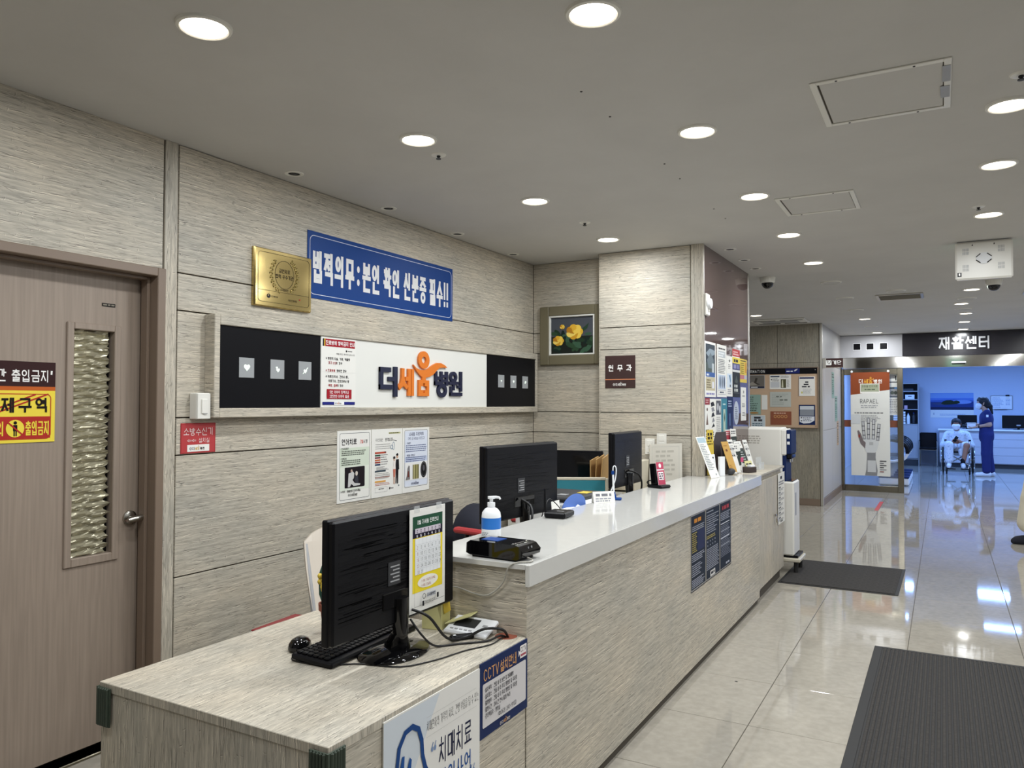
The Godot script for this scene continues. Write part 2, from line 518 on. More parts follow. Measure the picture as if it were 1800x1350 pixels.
# pale bark-like laminate: long thin streaks, dark fissures and a soft relief
func wood_images(w: int, h: int, sd: int) -> Array:
	var cloud := bytes_of(noise_image(128, 128, 0.02, sd), w, h)
	var streak := bytes_of(noise_image(96, 1024, 0.07, sd + 1, 3), w, h)
	var fine := bytes_of(noise_image(256, 1024, 0.12, sd + 2, 3), w, h)
	var crack := bytes_of(noise_image(160, 512, 0.05, sd + 3, 3), w, h)
	var spot := bytes_of(noise_image(512, 512, 0.06, sd + 4, 4), w, h)
	var out := PackedByteArray(); out.resize(w * h * 3)
	var hgt := PackedByteArray(); hgt.resize(w * h)
	for i in w * h:
		var s := streak[i] / 255.0
		var f := fine[i] / 255.0
		var g := cloud[i] / 255.0
		var k := crack[i] / 255.0
		var b := 0.84 + 0.17 * (s - 0.5) + 0.13 * (f - 0.5) + 0.08 * (g - 0.5)
		var fis := clampf((0.045 - absf(k - 0.5)) / 0.045, 0.0, 1.0) * clampf((f - 0.36) * 4.0, 0.0, 1.0) * clampf((spot[i] / 255.0 - 0.42) * 5.0, 0.0, 1.0)
		var pit := clampf((0.22 - f) * 7.0, 0.0, 1.0)
		b -= 0.20 * fis + 0.12 * pit
		var warm := 0.5 + (g - 0.5) * 0.8
		out[i * 3] = clampi(int(255 * b * (0.905 + 0.03 * warm)), 0, 255)
		out[i * 3 + 1] = clampi(int(255 * b * 0.898), 0, 255)
		out[i * 3 + 2] = clampi(int(255 * b * (0.862 - 0.03 * warm)), 0, 255)
		hgt[i] = clampi(int(255 * (0.6 + 0.25 * (f - 0.5) + 0.2 * (s - 0.5) - 0.25 * fis - 0.25 * pit)), 0, 255)
	# thin tapering dashes along the grain and a few short cracks across it, each with a pale highlight painted on its lower lip
	var r := RandomNumberGenerator.new()
	r.seed = sd
	for n in 6000:
		var x := r.randf() * w
		var y := r.randf() * h
		var cross := n % 8 == 0
		var l := r.randf_range(5, 18) if cross else r.randf_range(18, 70) if n % 4 else r.randf_range(70, 170)
		var th := r.randf_range(0.4, 1.25)
		var dark := r.randf_range(0.10, 0.44) * (0.4 + 0.9 * clampf((spot[int(y) * w + int(x)] / 255.0 - 0.3) * 2.0, 0.0, 1.0))
		var bend := r.randf_range(-0.02, 0.02) if not cross else r.randf_range(-0.5, 0.5)
		for s in int(l):
			var u := s / l
			var tw := th * sin(PI * clampf(u, 0.04, 0.96)) + 0.3
			var cx: float = x + (s if not cross else s * bend)
			var cy: float = y + (s * bend + sin(s * 0.13 + n) * 0.7 if not cross else float(s) * 0.8)
			for e in range(-3, 5):
				var k := clampf(tw - absf(e), 0.0, 1.0)
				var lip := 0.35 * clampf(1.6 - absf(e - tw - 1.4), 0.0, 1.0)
				if k <= 0.0 and lip <= 0.0: continue
				var px := posmod(int(cx) + (e if cross else 0), w)
				var py := posmod(int(cy) + (0 if cross else e), h)
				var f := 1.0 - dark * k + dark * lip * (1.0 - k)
				var i := py * w + px
				for c in 3: out[i * 3 + c] = clampi(int(out[i * 3 + c] * f), 0, 255)
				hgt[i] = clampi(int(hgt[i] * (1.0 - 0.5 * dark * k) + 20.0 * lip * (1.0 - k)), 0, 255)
	return [Image.create_from_data(w, h, false, Image.FORMAT_RGB8, out), Image.create_from_data(w, h, false, Image.FORMAT_L8, hgt)]

func textured(key: String, im: Image, metres: Vector2, rough: float, tint := Color.WHITE, bump: Image = null, strength := 1.0) -> StandardMaterial3D:
	var m := plain(key, tint, rough)
	m.albedo_texture = ImageTexture.create_from_image(im)
	triplanar(m, metres)
	if bump:
		var b: Image = bump.duplicate()
		b.convert(Image.FORMAT_RGBA8)
		b.bump_map_to_normal_map(strength)
		m.normal_enabled = true
		m.normal_texture = ImageTexture.create_from_image(b)
		m.normal_scale = 1.0
	return m

func glow(key: String, col: Color, e: float) -> StandardMaterial3D:
	var m := plain(key, Color(0.9, 0.9, 0.9), 0.5)
	m.emission_enabled = true
	m.emission = col
	m.emission_energy_multiplier = e
	return m

func clear(key: String, col: Color, rough := 0.03) -> StandardMaterial3D:
	var m := plain(key, col, rough)
	m.transparency = BaseMaterial3D.TRANSPARENCY_ALPHA
	return m

func speckle(w: int, base: Color, amp: float, sd: int, freq: float, blotch := 0.6) -> Image:
	var a := bytes_of(noise_image(w, w, freq, sd, 4), w, w)
	var b := bytes_of(noise_image(w / 4, w / 4, 0.03, sd + 9, 3), w, w)
	var out := PackedByteArray(); out.resize(w * w * 3)
	for i in w * w:
		var k := 1.0 + amp * ((a[i] / 255.0 - 0.5) + blotch * (b[i] / 255.0 - 0.5))
		out[i * 3] = clampi(int(base.r8 * k), 0, 255)
		out[i * 3 + 1] = clampi(int(base.g8 * k), 0, 255)
		out[i * 3 + 2] = clampi(int(base.b8 * k), 0, 255)
	return Image.create_from_data(w, w, false, Image.FORMAT_RGB8, out)

func make_materials() -> void:
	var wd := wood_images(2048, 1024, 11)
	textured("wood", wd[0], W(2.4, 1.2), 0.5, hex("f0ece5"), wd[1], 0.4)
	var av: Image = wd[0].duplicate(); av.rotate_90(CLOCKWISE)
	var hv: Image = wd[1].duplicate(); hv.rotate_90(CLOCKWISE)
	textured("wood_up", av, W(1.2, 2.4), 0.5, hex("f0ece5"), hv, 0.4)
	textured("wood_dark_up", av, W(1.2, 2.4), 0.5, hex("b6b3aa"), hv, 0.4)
	textured("floor", speckle(512, hex("a8a296"), 0.09, 31, 0.03), W(0.9, 0.9), 0.045)
	mats.floor.metallic_specular = 0.6
	textured("quartz", speckle(512, hex("cccbc6"), 0.16, 41, 0.45, 0.1), W(0.30, 0.30), 0.09)
	var dn := bytes_of(noise_image(512, 48, 0.06, 51, 3), 512, 512)
	var dd := PackedByteArray(); dd.resize(512 * 512 * 3)
	for i in 512 * 512:
		var k := 1.0 + 0.12 * (dn[i] / 255.0 - 0.5)
		dd[i * 3] = int(150 * k); dd[i * 3 + 1] = int(135 * k); dd[i * 3 + 2] = int(121 * k)
	textured("door", Image.create_from_data(512, 512, false, Image.FORMAT_RGB8, dd), W(0.5, 1.5), 0.45)
	textured("ceiling", speckle(256, hex("c8c6c2"), 0.03, 61, 0.02), W(3, 3), 0.85)
	textured("carpet", speckle(512, hex("33302d"), 0.7, 71, 0.4), W(0.12, 0.12), 0.95)
	var g := plain("print", Color.WHITE, 0.55); g.vertex_color_use_as_albedo = true; g.metallic_specular = 0.3
	var gi := plain("paint", Color.WHITE, 0.45); gi.vertex_color_use_as_albedo = true
	plain("joint", hex("4a4338"), 0.8)
	plain("grout", hex("5f584c"), 0.8)
	plain("frame_brown", hex("7d6c5d"), 0.4)
	plain("paper", hex("e9e8e2"), 0.6)
	plain("foam", hex("e4e4de"), 0.5)
	plain("black_plastic", hex("101013"), 0.35)
	mats.black_plastic.metallic_specular = 0.3
	plain("black_gloss", hex("0b0b0d"), 0.06)
	plain("black_panel", hex("131316"), 0.4)
	mats.black_panel.metallic_specular = 0.2
	plain("charcoal", hex("2c2d30"), 0.5)
	plain("white_plastic", hex("e6e4dc"), 0.35)
	plain("beige_plastic", hex("cfc8b4"), 0.4)
	plain("grey_panel", hex("9fa0a2"), 0.4)
	plain("steel", hex("b9b6ae"), 0.22, 1.0)
	plain("steel_dark", hex("8d8778"), 0.16, 1.0)
	plain("chrome", hex("d0cec9"), 0.08, 1.0)
	plain("brass", hex("dccb86"), 0.25, 0.8)
	plain("gold", hex("bfaa72"), 0.13, 1.0)
	plain("brown_glass", hex("63534f"), 0.03)
	plain("aluminium", hex("c3bfb6"), 0.35, 0.7)
	plain("rubber_green", hex("3b463a"), 0.55)
	plain("rubber", hex("1d1c1b"), 0.7)
	plain("navy", hex("1a2a55"), 0.5)
	mats.navy.metallic_specular = 0.25
	plain("blue_gloss", hex("1d4284"), 0.4)
	mats.blue_gloss.metallic_specular = 0.2
	plain("white_wall", hex("d9d9dc"), 0.6)
	plain("corridor_panel", hex("b4b2af"), 0.45)
	plain("header_grey", hex("b6b6ba"), 0.5)
	plain("binder_red", hex("802a2d"), 0.5)
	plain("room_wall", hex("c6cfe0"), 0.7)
	plain("teal", hex("2c7f8e"), 0.4)
	plain("terracotta", hex("8b4a36"), 0.7)
	plain("green_plush", hex("1f4d40"), 0.9)
	plain("yellow", hex("d6bb45"), 0.6)
	plain("cream_box", hex("d9d498"), 0.6)
	plain("kraft", hex("b8935c"), 0.7)
	plain("red", hex("b5373a"), 0.5)
	plain("dark_cloth", hex("20222e"), 0.9)
	plain("cork", hex("c0a488"), 0.7)
	plain("olive_frame", hex("6e6750"), 0.5)
	plain("dark_hole", hex("15130f"), 0.8)
	plain("brown_sign", hex("3a2422"), 0.4)
	plain("black_hair", hex("17151a"), 0.6)
	plain("skin", hex("c69a80"), 0.55)
	plain("skin_tan", hex("a9765a"), 0.55)
	plain("scrubs", hex("1f2765"), 0.85)
	plain("gown", hex("dfe4ec"), 0.85)
	plain("mask", hex("eef1f5"), 0.8)
	plain("shoe_white", hex("eceef0"), 0.5)
	plain("room_wood", hex("c3c1c6"), 0.5)
	plain("film", hex("aaa48c"), 0.25, 0.4)
	plain("cable", hex("101012"), 0.4)
	plain("cable_grey", hex("a9a69c"), 0.5)
	clear("pane", Color(0.82, 0.9, 0.95, 0.08))
	clear("acrylic", Color(0.9, 0.92, 0.92, 0.25), 0.06)
	clear("smoke", Color(0.03, 0.03, 0.04, 0.85), 0.05)
	glow("lamp", hex("fff4e2"), LAMP_GLOW)
	glow("lamp_blue", hex("bcd2ff"), 3.0)
	glow("square_light", hex("b9bdbf"), 0.12)
	mats.square_light.albedo_color = hex("8d9092")
	glow("heart_light", hex("cfe9cf"), 0.75)
	glow("exit_light", hex("66d8a8"), 0.12)
	plain("silver", hex("dcdde0"), 0.35, 0.45)
	plain("board_pale", hex("c4c0b5"), 0.5)
	mats.gold.normal_enabled = false

const LAMP_GLOW := 9.0
const LAMP_LIGHT := 1.25
const BLUE_LIGHT := 5.0
const CY := 2.669      # main ceiling height
const WX := -3.04      # left wall face
const FX := -1.205     # counter front face

func _ready() -> void:
	var cam := Camera3D.new()
	cam.name = "camera"
	cam.position = V(0, 1.483, 0)
	cam.rotation = V(deg_to_rad(1.4657), deg_to_rad(29.2526), deg_to_rad(0.1069))
	cam.fov = 53.064
	cam.near = 0.05
	cam.far = 80.0
	cam.current = true
	add_child(cam)
	var e := Environment.new()
	e.background_mode = Environment.BG_COLOR
	e.background_color = Color(0.05, 0.05, 0.055)
	e.tonemap_mode = Environment.TONE_MAPPER_LINEAR
	e.tonemap_exposure = 0.88
	e.sdfgi_enabled = true
	e.ssao_enabled = true
	e.ssil_enabled = true
	var we := WorldEnvironment.new()
	we.name = "world"
	we.environment = e
	add_child(we)
	make_materials()
	lamps()
	shell()
	panels()
	ceiling_things()
	door_left()
	wall_things()
	pillar_things()
	reception()
	on_counter()
	behind_counter()
	far_wall()
	rehab_room()
	floor_things()
	people()

# ---------------------------------------------------------------- lamps
func down_light(size: float, at: Vector3, energy: float, col: Color, parent: Node, h := 0.0) -> void:
	var l := AreaLight3D.new()
	l.name = "light"
	l.area_size = Vector2(size, h if h > 0.0 else size)
	l.light_energy = energy
	l.light_color = col
	l.rotation.x = -PI / 2
	l.position = at
	l.area_range = 30.0
	l.shadow_enabled = true
	parent.add_child(l, true)

func lamps() -> void:
	var trim := mb()
	trim.lathe([W(0.070, 0.0), W(0.070, -0.007), W(0.074, -0.0105), W(0.083, -0.008), W(0.086, 0.0)], 32)
	var dif := mb()
	dif.lathe([W(0.0, -0.010), W(0.035, -0.0095), W(0.060, -0.0075), W(0.0705, -0.0035), W(0.0705, 0.0)], 32)
	var spots := []   # x, z, label
	var row := [["first", -1.612], ["second", -2.778], ["third", -3.955], ["fourth", -5.139]]
	for i in 4: spots.append([-2.016 - i * 0.024, row[i][1], "round ceiling downlight over the staff side, %s from the camera in the left row" % row[i][0]])
	var mid := [-2.128, -3.279, -4.463, -5.606, -6.813]
	var ords := ["first", "second", "third", "fourth", "fifth", "sixth", "seventh"]
	for i in 5: spots.append([-0.912 - i * 0.005, mid[i], "round ceiling downlight above the counter front, %s from the camera in the middle row" % ords[i]])
	var rt := [-3.583, -4.45, -5.599]
	for i in 3: spots.append([0.243 + i * 0.009, rt[i], "round ceiling downlight over the aisle before the hanging panel, %s from the camera" % ords[i]])
	var far := [[0.271, -9.172], [0.202, -10.406], [0.274, -11.535], [0.279, -12.711], [0.29, -13.947]]
	for i in 5: spots.append([far[i][0], far[i][1], "round ceiling downlight beyond the hanging panel, %s in the line to the rehab door" % ords[i]])
	spots.append([-0.931, -11.643, "round ceiling downlight, nearer of the two in front of the white header box"])
	spots.append([-0.929, -13.949, "round ceiling downlight right before the white header with three dark squares"])
	spots.append([-2.161, -10.514, "round ceiling downlight near the ceiling vent above the notice board"])
	for x in [1.45, 2.65]:  # unseen rows, added to keep the hall evenly bright
		for i in 6: spots.append([x, -1.1 - i * 2.3, ""])
	for q in [[0.24, -1.6], [-1.99, -0.44], [-0.905, -0.95], [-3.6, -9.3]]: spots.append([q[0], q[1], ""])  # further unseen lamps, added for brightness
	for s in spots:
		var lb: String = s[2]
		if lb == "":
			lb = "round ceiling downlight added out of view to brighten the hall"
		var t := thing("ceiling_downlight", lb, "ceiling light", V(s[0], CY, s[1]), 0.0, "round downlights in the hall ceiling" if s[2] else "downlights added out of view")
		part(t, "trim_ring", trim, mats.white_plastic)
		part(t, "diffuser", dif, mats.lamp)
		down_light(0.13, V(0, -0.014, 0), LAMP_LIGHT, hex("f6fafd"), t)
	# the rehab room is lit by cool ceiling panels
	for x in [-0.9, 0.9, 2.4]:
		for z in [-16.4, -19.4]:
			var t := thing("ceiling_panel_light", "cool white ceiling panel light in the rehab room, %s row, %s column" % ["front" if z > -18 else "back", "left" if x < 0 else ("middle" if x < 2 else "right")], "ceiling light", V(x, 2.6, z), 0.0, "rehab room ceiling panels")
			part(t, "frame", boxm(V(0, -0.01, 0), V(0.62, 0.02, 0.62), 0.004), mats.white_plastic)
			part(t, "diffuser", boxm(V(0, -0.022, 0), V(0.58, 0.006, 0.58)), mats.lamp_blue)
			down_light(0.56, V(0, -0.03, 0), BLUE_LIGHT, Color(0.48, 0.67, 1.0), t)

# ---------------------------------------------------------------- room shell
func shell() -> void:
	# floor slab with every tile of its own where the photograph shows them
	var fl := struct("floor", boxm(V(-0.6, -0.105, -9.5), V(10.8, 0.2, 26)), mats.grout, "polished beige porcelain tile floor of the hall and the room behind", "floor")
	var variants := []
	for k in 3:
		variants.append(boxm(V(0, -0.0045, 0), V(0.5965, 0.009, 0.5965), 0.0012).mesh())
	var rest := mb()
	for i in range(-8, 9):
		for j in range(-5, 32):
			var x := -0.8025 + 0.6 * i + 0.3
			var z := -3.6665 - 0.6 * j + 0.3
			if x < -5.6 or x > 4.2: continue
			var seen := (x > -1.25 and x < 1.6 and z < -1.8) or (x < -1.9 and x > -3.3 and z > -2.6 and z < -0.9) or (x > -3.1 and z < -7.2 and x < 0)
			if seen and z > -21.3:
				var t := MeshInstance3D.new()
				t.mesh = variants[(i * 7 + j * 3 + 90) % 3]
				t.material_override = mats.floor
				t.name = "tile"
				t.position = V(x, 0, z)
				fl.add_child(t, true)
			else:
				rest.box(V(x, -0.0045, z), V(0.5965, 0.009, 0.5965))
	var rm := part(fl, "outer_tiles", rest, mats.floor)
	rm.set_meta("kind", "stuff")
	# ceilings
	struct("ceiling", boxm(V(-0.6, CY + 0.1, -5.75), V(10.8, 0.2, 17.5)), mats.ceiling, "matt off-white plasterboard ceiling with rows of downlights", "ceiling")
	struct("ceiling_rehab", boxm(V(0.9, 2.7, -18.4), V(7.8, 0.2, 7.6)), mats.ceiling, "white ceiling of the rehab room", "ceiling")
	# walls behind the panels
	var m := mb()
	m.bx(V(-3.25, 0, -5.99), V(-3.052, CY, -2.236))
	m.bx(V(-3.25, 2.09, -2.236), V(-3.052, CY, -1.22))
	m.bx(V(-3.25, 0, -1.22), V(-3.052, CY, 3.0))
	struct("wall_left", m, mats.joint, "left wall clad in pale grey wood-grain laminate panels with dark joints", "wall")
	var mh := mb()
	mh.bx(V(-4.3, 0, -2.4), V(-4.2, CY, -1.0)); mh.bx(V(-4.3, 0, -1.0), V(-3.2, CY, -0.9)); mh.bx(V(-4.3, 0, -2.5), V(-3.2, CY, -2.4))
	struct("wall_service", mh, mats.charcoal, "dark walls of the service room behind the door", "wall")
	struct("wall_back", boxm(V(-2.7, CY / 2, -5.92), V(0.71, CY, 0.2)), mats.joint, "short back wall of the reception alcove beside the pillar", "wall")
	var pl := mb()
	pl.bx(V(-3.04, 0, -7.14), V(-1.545, CY, -6.02)); pl.bx(V(-2.349, 0, -6.02), V(-1.545, CY, -5.632))
	struct("wall_pillar", pl, mats.joint, "square pillar at the end of reception clad in pale wood-grain panels", "pillar")
	var ro := mb()
	ro.bx(V(-3.25, 0, -7.14), V(-3.04, CY, -5.99)); ro.bx(V(-5.9, 0, -7.14), V(-3.25, CY, -6.94))
	struct("wall_passage", ro, mats.white_wall, "wall of the side passage behind the pillar", "wall")
	struct("wall_passage_end", boxm(V(-5.4, CY / 2, -9.6), V(0.2, CY, 5.0)), mats.white_wall, "far end wall of the side passage", "wall")
	struct("wall_right", boxm(V(4.3, CY / 2, -5.7), V(0.2, CY, 17.6)), mats.white_wall, "plain right wall of the hall outside the picture", "wall")
	struct("wall_rear", boxm(V(-0.6, CY / 2, 3.0), V(10.0, CY, 0.2)), mats.white_wall, "plain wall of the hall behind the camera", "wall")
	var info := mb()
	info.bx(V(-5.4, 0, -14.5), V(-1.56, CY, -12.012))
	struct("wall_information", info, mats.joint, "projecting wall clad in grey wood-grain panels behind the notice board", "wall")
	# wall with the rehab door opening
	var fw := mb()
	fw.bx(V(-1.56, 2.28, -14.7), V(4.3, CY, -14.5)); fw.bx(V(-5.4, 0, -14.7), V(-1.53, CY, -14.5)); fw.bx(V(2.6, 0, -14.7), V(4.3, 2.28, -14.5))
	struct("wall_far", fw, mats.white_wall, "far wall of the hall above and beside the rehab entrance", "wall")
	struct("wall_rehab_back", boxm(V(1.05, 1.3, -21.8), V(6.5, 2.6, 0.2)), mats.room_wall, "pale painted back wall of the rehab room, bluish under cool light", "wall")
	struct("wall_rehab_left", boxm(V(-2.1, 1.3, -18.2), V(0.2, 2.6, 7.0)), mats.room_wall, "pale painted left wall of the rehab room", "wall")
	struct("wall_rehab_right", boxm(V(4.2, 1.3, -18.2), V(0.2, 2.6, 7.0)), mats.room_wall, "pale painted right wall of the rehab room", "wall")

# laminate panels, one mesh each, with dark joints between them
func panel(parent: Node3D, a: Vector3, b: Vector3, mat: String) -> void:
	var m := mb()
	m.bx(a, b, 0.0015)
	part(parent, "panel", m, mats[mat])

func panels() -> void:
	var wl: Node3D = get_node("wall_left")
	var ys := [0.0, 0.692, 1.245, 1.416, 1.907, 2.079, CY]
	for i in 6:
		panel(wl, V(-3.051, ys[i] + (0.003 if i else 0.0), -5.795), V(WX, ys[i + 1] - 0.003, -2.307), "wood")
	panel(wl, V(-3.051, 2.083, -2.226), V(WX, CY, 1.0), "wood")
	panel(wl, V(-3.051, 0, -1.19), V(WX, 2.077, 1.0), "wood")
	var t := mb(); t.bx(V(-3.051, 0, -2.300), V(WX + 0.002, CY, -2.234), 0.002)
	var ts := struct("trim_1", t, mats.wood_up, "narrow upright wood-grain strip beside the service door frame", "trim")
	ts.position = Vector3.ZERO
	var wb: Node3D = get_node("wall_back")
	for i in 6:
		panel(wb, V(-3.04, ys[i] + (0.003 if i else 0.0), -5.822), V(-2.352, ys[i + 1] - 0.003, -5.80), "wood")
	var wp: Node3D = get_node("wall_pillar")
	for i in 6:
		panel(wp, V(-2.352, ys[i] + (0.003 if i else 0.0), -5.634), V(-1.630, ys[i + 1] - 0.003, -5.62), "wood")
	panel(wp, V(-2.362, 0, -5.80), V(-2.3525, CY, -5.62), "wood")
	var t2 := mb(); t2.bx(V(-1.623, 0, -5.634), V(-1.535, CY, -5.614), 0.002)
	struct("trim_2", t2, mats.wood_up, "upright wood-grain corner strip on the pillar beside the brown glass", "trim")
	var t3 := mb(); t3.bx(V(-1.546, 0, -7.16), V(-1.53, CY, -7.115), 0.002); t3.bx(V(-1.546, 0, -5.645), V(-1.53, CY, -5.632), 0.002)
	struct("trim_3", t3, mats.aluminium, "thin pale metal edge strips of the brown glass on the pillar", "trim")
	var gl := mb(); gl.bx(V(-1.546, 0.0, -7.114), V(-1.534, CY, -5.646), 0.001)
	part(wp, "glass_panel", gl, mats.brown_glass, "back-painted mauve brown glass on the side of the pillar")
	# information wall: upright grain panels
	var wi: Node3D = get_node("wall_information")
	var zf := -12.0
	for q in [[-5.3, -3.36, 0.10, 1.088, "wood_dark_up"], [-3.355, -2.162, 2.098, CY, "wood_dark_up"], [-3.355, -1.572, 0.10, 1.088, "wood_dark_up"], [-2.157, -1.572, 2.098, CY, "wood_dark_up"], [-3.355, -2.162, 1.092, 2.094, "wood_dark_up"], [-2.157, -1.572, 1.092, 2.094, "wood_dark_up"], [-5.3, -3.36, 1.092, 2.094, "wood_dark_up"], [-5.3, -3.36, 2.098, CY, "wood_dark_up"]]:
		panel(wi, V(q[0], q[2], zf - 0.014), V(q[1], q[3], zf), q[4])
	for q in [[-14.48, -13.24, 0.1, 1.09], [-13.235, -12.06, 0.1, 1.09], [-14.48, -13.24, 1.095, 2.09], [-13.235, -12.06, 1.095, 2.09], [-14.48, -12.06, 2.095, CY]]:
		panel(wi, V(-1.56, q[2], q[0]), V(-1.545, q[3], q[1]), "corridor_panel")
	var t4 := mb(); t4.bx(V(-1.566, 0, -12.055), V(-1.528, CY, -11.99), 0.004)
	struct("trim_4", t4, mats.aluminium, "brushed metal corner guard on the notice board wall", "trim")
	var bb := mb(); bb.bx(V(-5.3, 0, -12.0), V(-1.57, 0.1, -11.985), 0.003)
	struct("baseboard_information", bb, mats.frame_brown, "brown baseboard under the notice board wall", "baseboard")
	var b2 := mb(); b2.bx(V(-1.545, 0, -14.48), V(-1.532, 0.1, -12.06), 0.003)
	struct("baseboard_corridor", b2, mats.frame_brown, "brown baseboard beside the rehab entrance", "baseboard")

# ---------------------------------------------------------------- ceiling fittings
func ceiling_things() -> void:
	# unlit recessed spots close to the walls
	var ring := mb(); ring.lathe([W(0.030, 0.0), W(0.030, -0.003), W(0.034, -0.005), W(0.048, -0.003), W(0.050, 0.0)], 24)
	var hole := mb(); hole.lathe([W(0.0, -0.0012), W(0.0305, -0.0012)], 24)
	var cup := mb(); cup.lathe([W(0.0, -0.0035), W(0.012, -0.004), W(0.017, -0.0012)], 16)
	var a := [[-2.91, -2.889], [-2.926, -3.685], [-2.947, -4.477], [-2.965, -5.308]]
	var ords := ["first", "second", "third", "fourth"]
	for i in 4:
		var t := thing("recessed_spot", "small dark unlit recessed spot close to the left wall, %s from the camera" % ords[i], "spotlight", V(a[i][0], CY, a[i][1]), 0, "unlit spots along the left wall")
		part(t, "trim_ring", ring, mats.white_plastic); part(t, "opening", hole, mats.dark_hole); part(t, "bulb", cup, mats.charcoal)
	var b := [[-1.41, -5.929], [-1.415, -6.432], [-1.417, -6.886]]
	for i in 3:
		var t := thing("recessed_spot", "small dark unlit recessed spot beside the brown glass pillar, %s from the camera" % ords[i], "spotlight", V(b[i][0], CY, b[i][1]), 0, "unlit spots beside the pillar")
		part(t, "trim_ring", ring, mats.white_plastic); part(t, "opening", hole, mats.dark_hole); part(t, "bulb", cup, mats.charcoal)
	# sprinklers
	var plate := mb(); plate.lathe([W(0.0, -0.006), W(0.018, -0.006), W(0.034, -0.004), W(0.037, 0.0)], 24)
	var head := mb(); head.lathe([W(0.0, -0.022), W(0.012, -0.022), W(0.012, -0.019), W(0.005, -0.018), W(0.005, -0.014), W(0.009, -0.012), W(0.009, -0.006)], 16)
	for q in [[-2.085, -3.002, "just beyond the second left lamp"], [-2.031, -4.596, "between the third and fourth left lamps"], [0.258, -3.274, "at the right edge of the picture"], [0.199, -5.359, "beside the third lamp over the aisle"]]:
		var t := thing("sprinkler_head", "small chrome ceiling sprinkler " + q[2], "sprinkler", V(q[0], CY, q[1]), 0, "ceiling sprinklers")
		part(t, "escutcheon", plate, mats.white_plastic); part(t, "nozzle", head, mats.charcoal)
	# access hatches
	for q in [[-0.190, -3.24, 0.46, 0.50, "large ceiling access hatch with taped worn right edge, nearest the camera"], [-0.628, -4.82, 0.42, 0.45, "smaller ceiling access hatch beyond the worn one"]]:
		var w: float = q[2]
		var d: float = q[3]
		var t := thing("access_hatch", q[4], "access hatch", V(q[0], CY, q[1]))
		var f := mb()
		for s in [-1, 1]:
			f.box(V(s * (w / 2 - 0.012), -0.003, 0), V(0.024, 0.006, d), 0.0015)
			f.box(V(0, -0.003, s * (d / 2 - 0.012)), V(w - 0.048, 0.006, 0.024), 0.0015)
		part(t, "frame", f, mats.white_plastic)
		part(t, "gap", boxm(V(0, -0.0006, 0), V(w - 0.046, 0.001, d - 0.046)), mats.joint)
		part(t, "cover", boxm(V(0.002, -0.002, 0.001), V(w - 0.058, 0.003, d - 0.058), 0.001), mats.ceiling)
		for s in [[-0.3, 1], [0.25, 1], [-0.3, -1], [0.25, -1]]:
			var sc := mb(); sc.lathe([W(0, -0.0085), W(0.004, -0.008), W(0.0045, -0.006)], 10, V(s[0] * w, 0, s[1] * (d / 2 - 0.012)))
			part(t, "screw", sc, mats.charcoal)
		if w > 0.45:
			var tp := mb()
			tp.box(V(w / 2 - 0.02, -0.0072, -0.06), V(0.03, 0.0012, 0.12)); tp.box(V(w / 2 - 0.016, -0.0072, 0.12), V(0.026, 0.0012, 0.15))
			part(t, "worn_tape", tp, mats.grey_panel)
	# small dark anchor holes in a line
	var k := 0
	for q in [[-1.186, -2.652], [-1.187, -2.943], [-1.187, -3.657], [-1.195, -3.938], [-1.201, -4.65], [-1.20, -4.929]]:
		var t := mb(); t.lathe([W(0, -0.002), W(0.004, -0.0018), W(0.0055, 0.0)], 10)
		var o := part(self, "ceiling_anchor", t, mats.dark_hole)
		o.position = V(q[0], CY, q[1])
		o.set_meta("label", "tiny dark ceiling hole, %s from the camera in the line beside the middle lamps" % ["first", "second", "third", "fourth", "fifth", "sixth"][k]); o.set_meta("category", "fixing"); o.set_meta("group", "fixing holes in a line")
		k += 1
	# dome cameras
	var base := mb(); base.lathe([W(0.0, -0.052), W(0.058, -0.052), W(0.066, -0.044), W(0.072, -0.004), W(0.072, 0.0)], 32)
	var dome := mb()
	var dp := [W(0.0, -0.105)]
	for i in 8:
		var t := (i + 1) / 8.0 * PI / 2
		dp.append(W(0.054 * sin(t), -0.051 - 0.054 * cos(t)))
	dome.lathe(dp, 28, Vector3.ZERO, 60)
	for q in [[-1.422, -7.437, "white dome security camera near the brown glass pillar"], [0.436, -8.6, "white dome security camera under the hanging panel"]]:
		var t := thing("dome_camera", q[2], "security camera", V(q[0], CY, q[1]))
		part(t, "housing", base, mats.white_plastic); part(t, "dome", dome, mats.smoke)
		var eye := mb(); eye.ball(V(0, -0.066, 0), V(0.028, 0.028, 0.028), 12); part(t, "lens", eye, mats.black_gloss)
	# round speakers, nearly the ceiling's colour
	k = 0
	for q in [[-0.934, -8.01], [-0.943, -9.288], [-0.945, -10.533], [-0.944, -12.883], [-0.414, -8.935], [0.248, -9.934], [0.232, -11.037]]:
		var t := thing("ceiling_speaker", "flat round off-white ceiling disc, " + ["nearest of the left line", "second of the left line", "third of the left line", "last of the left line, before the white header", "just in front of the rectangular air vent", "among the far lamps, nearer one", "among the far lamps, farther one"][k], "ceiling speaker", V(q[0], CY, q[1]), 0, "round ceiling discs")
		var r := mb(); r.lathe([W(0.084, -0.009), W(0.092, -0.008), W(0.097, 0.0)], 28)
		var g := mb(); g.lathe([W(0.0, -0.011), W(0.06, -0.0105), W(0.084, -0.008)], 28)
		part(t, "rim", r, mats.white_plastic); part(t, "grille", g, mats.ceiling); k += 1
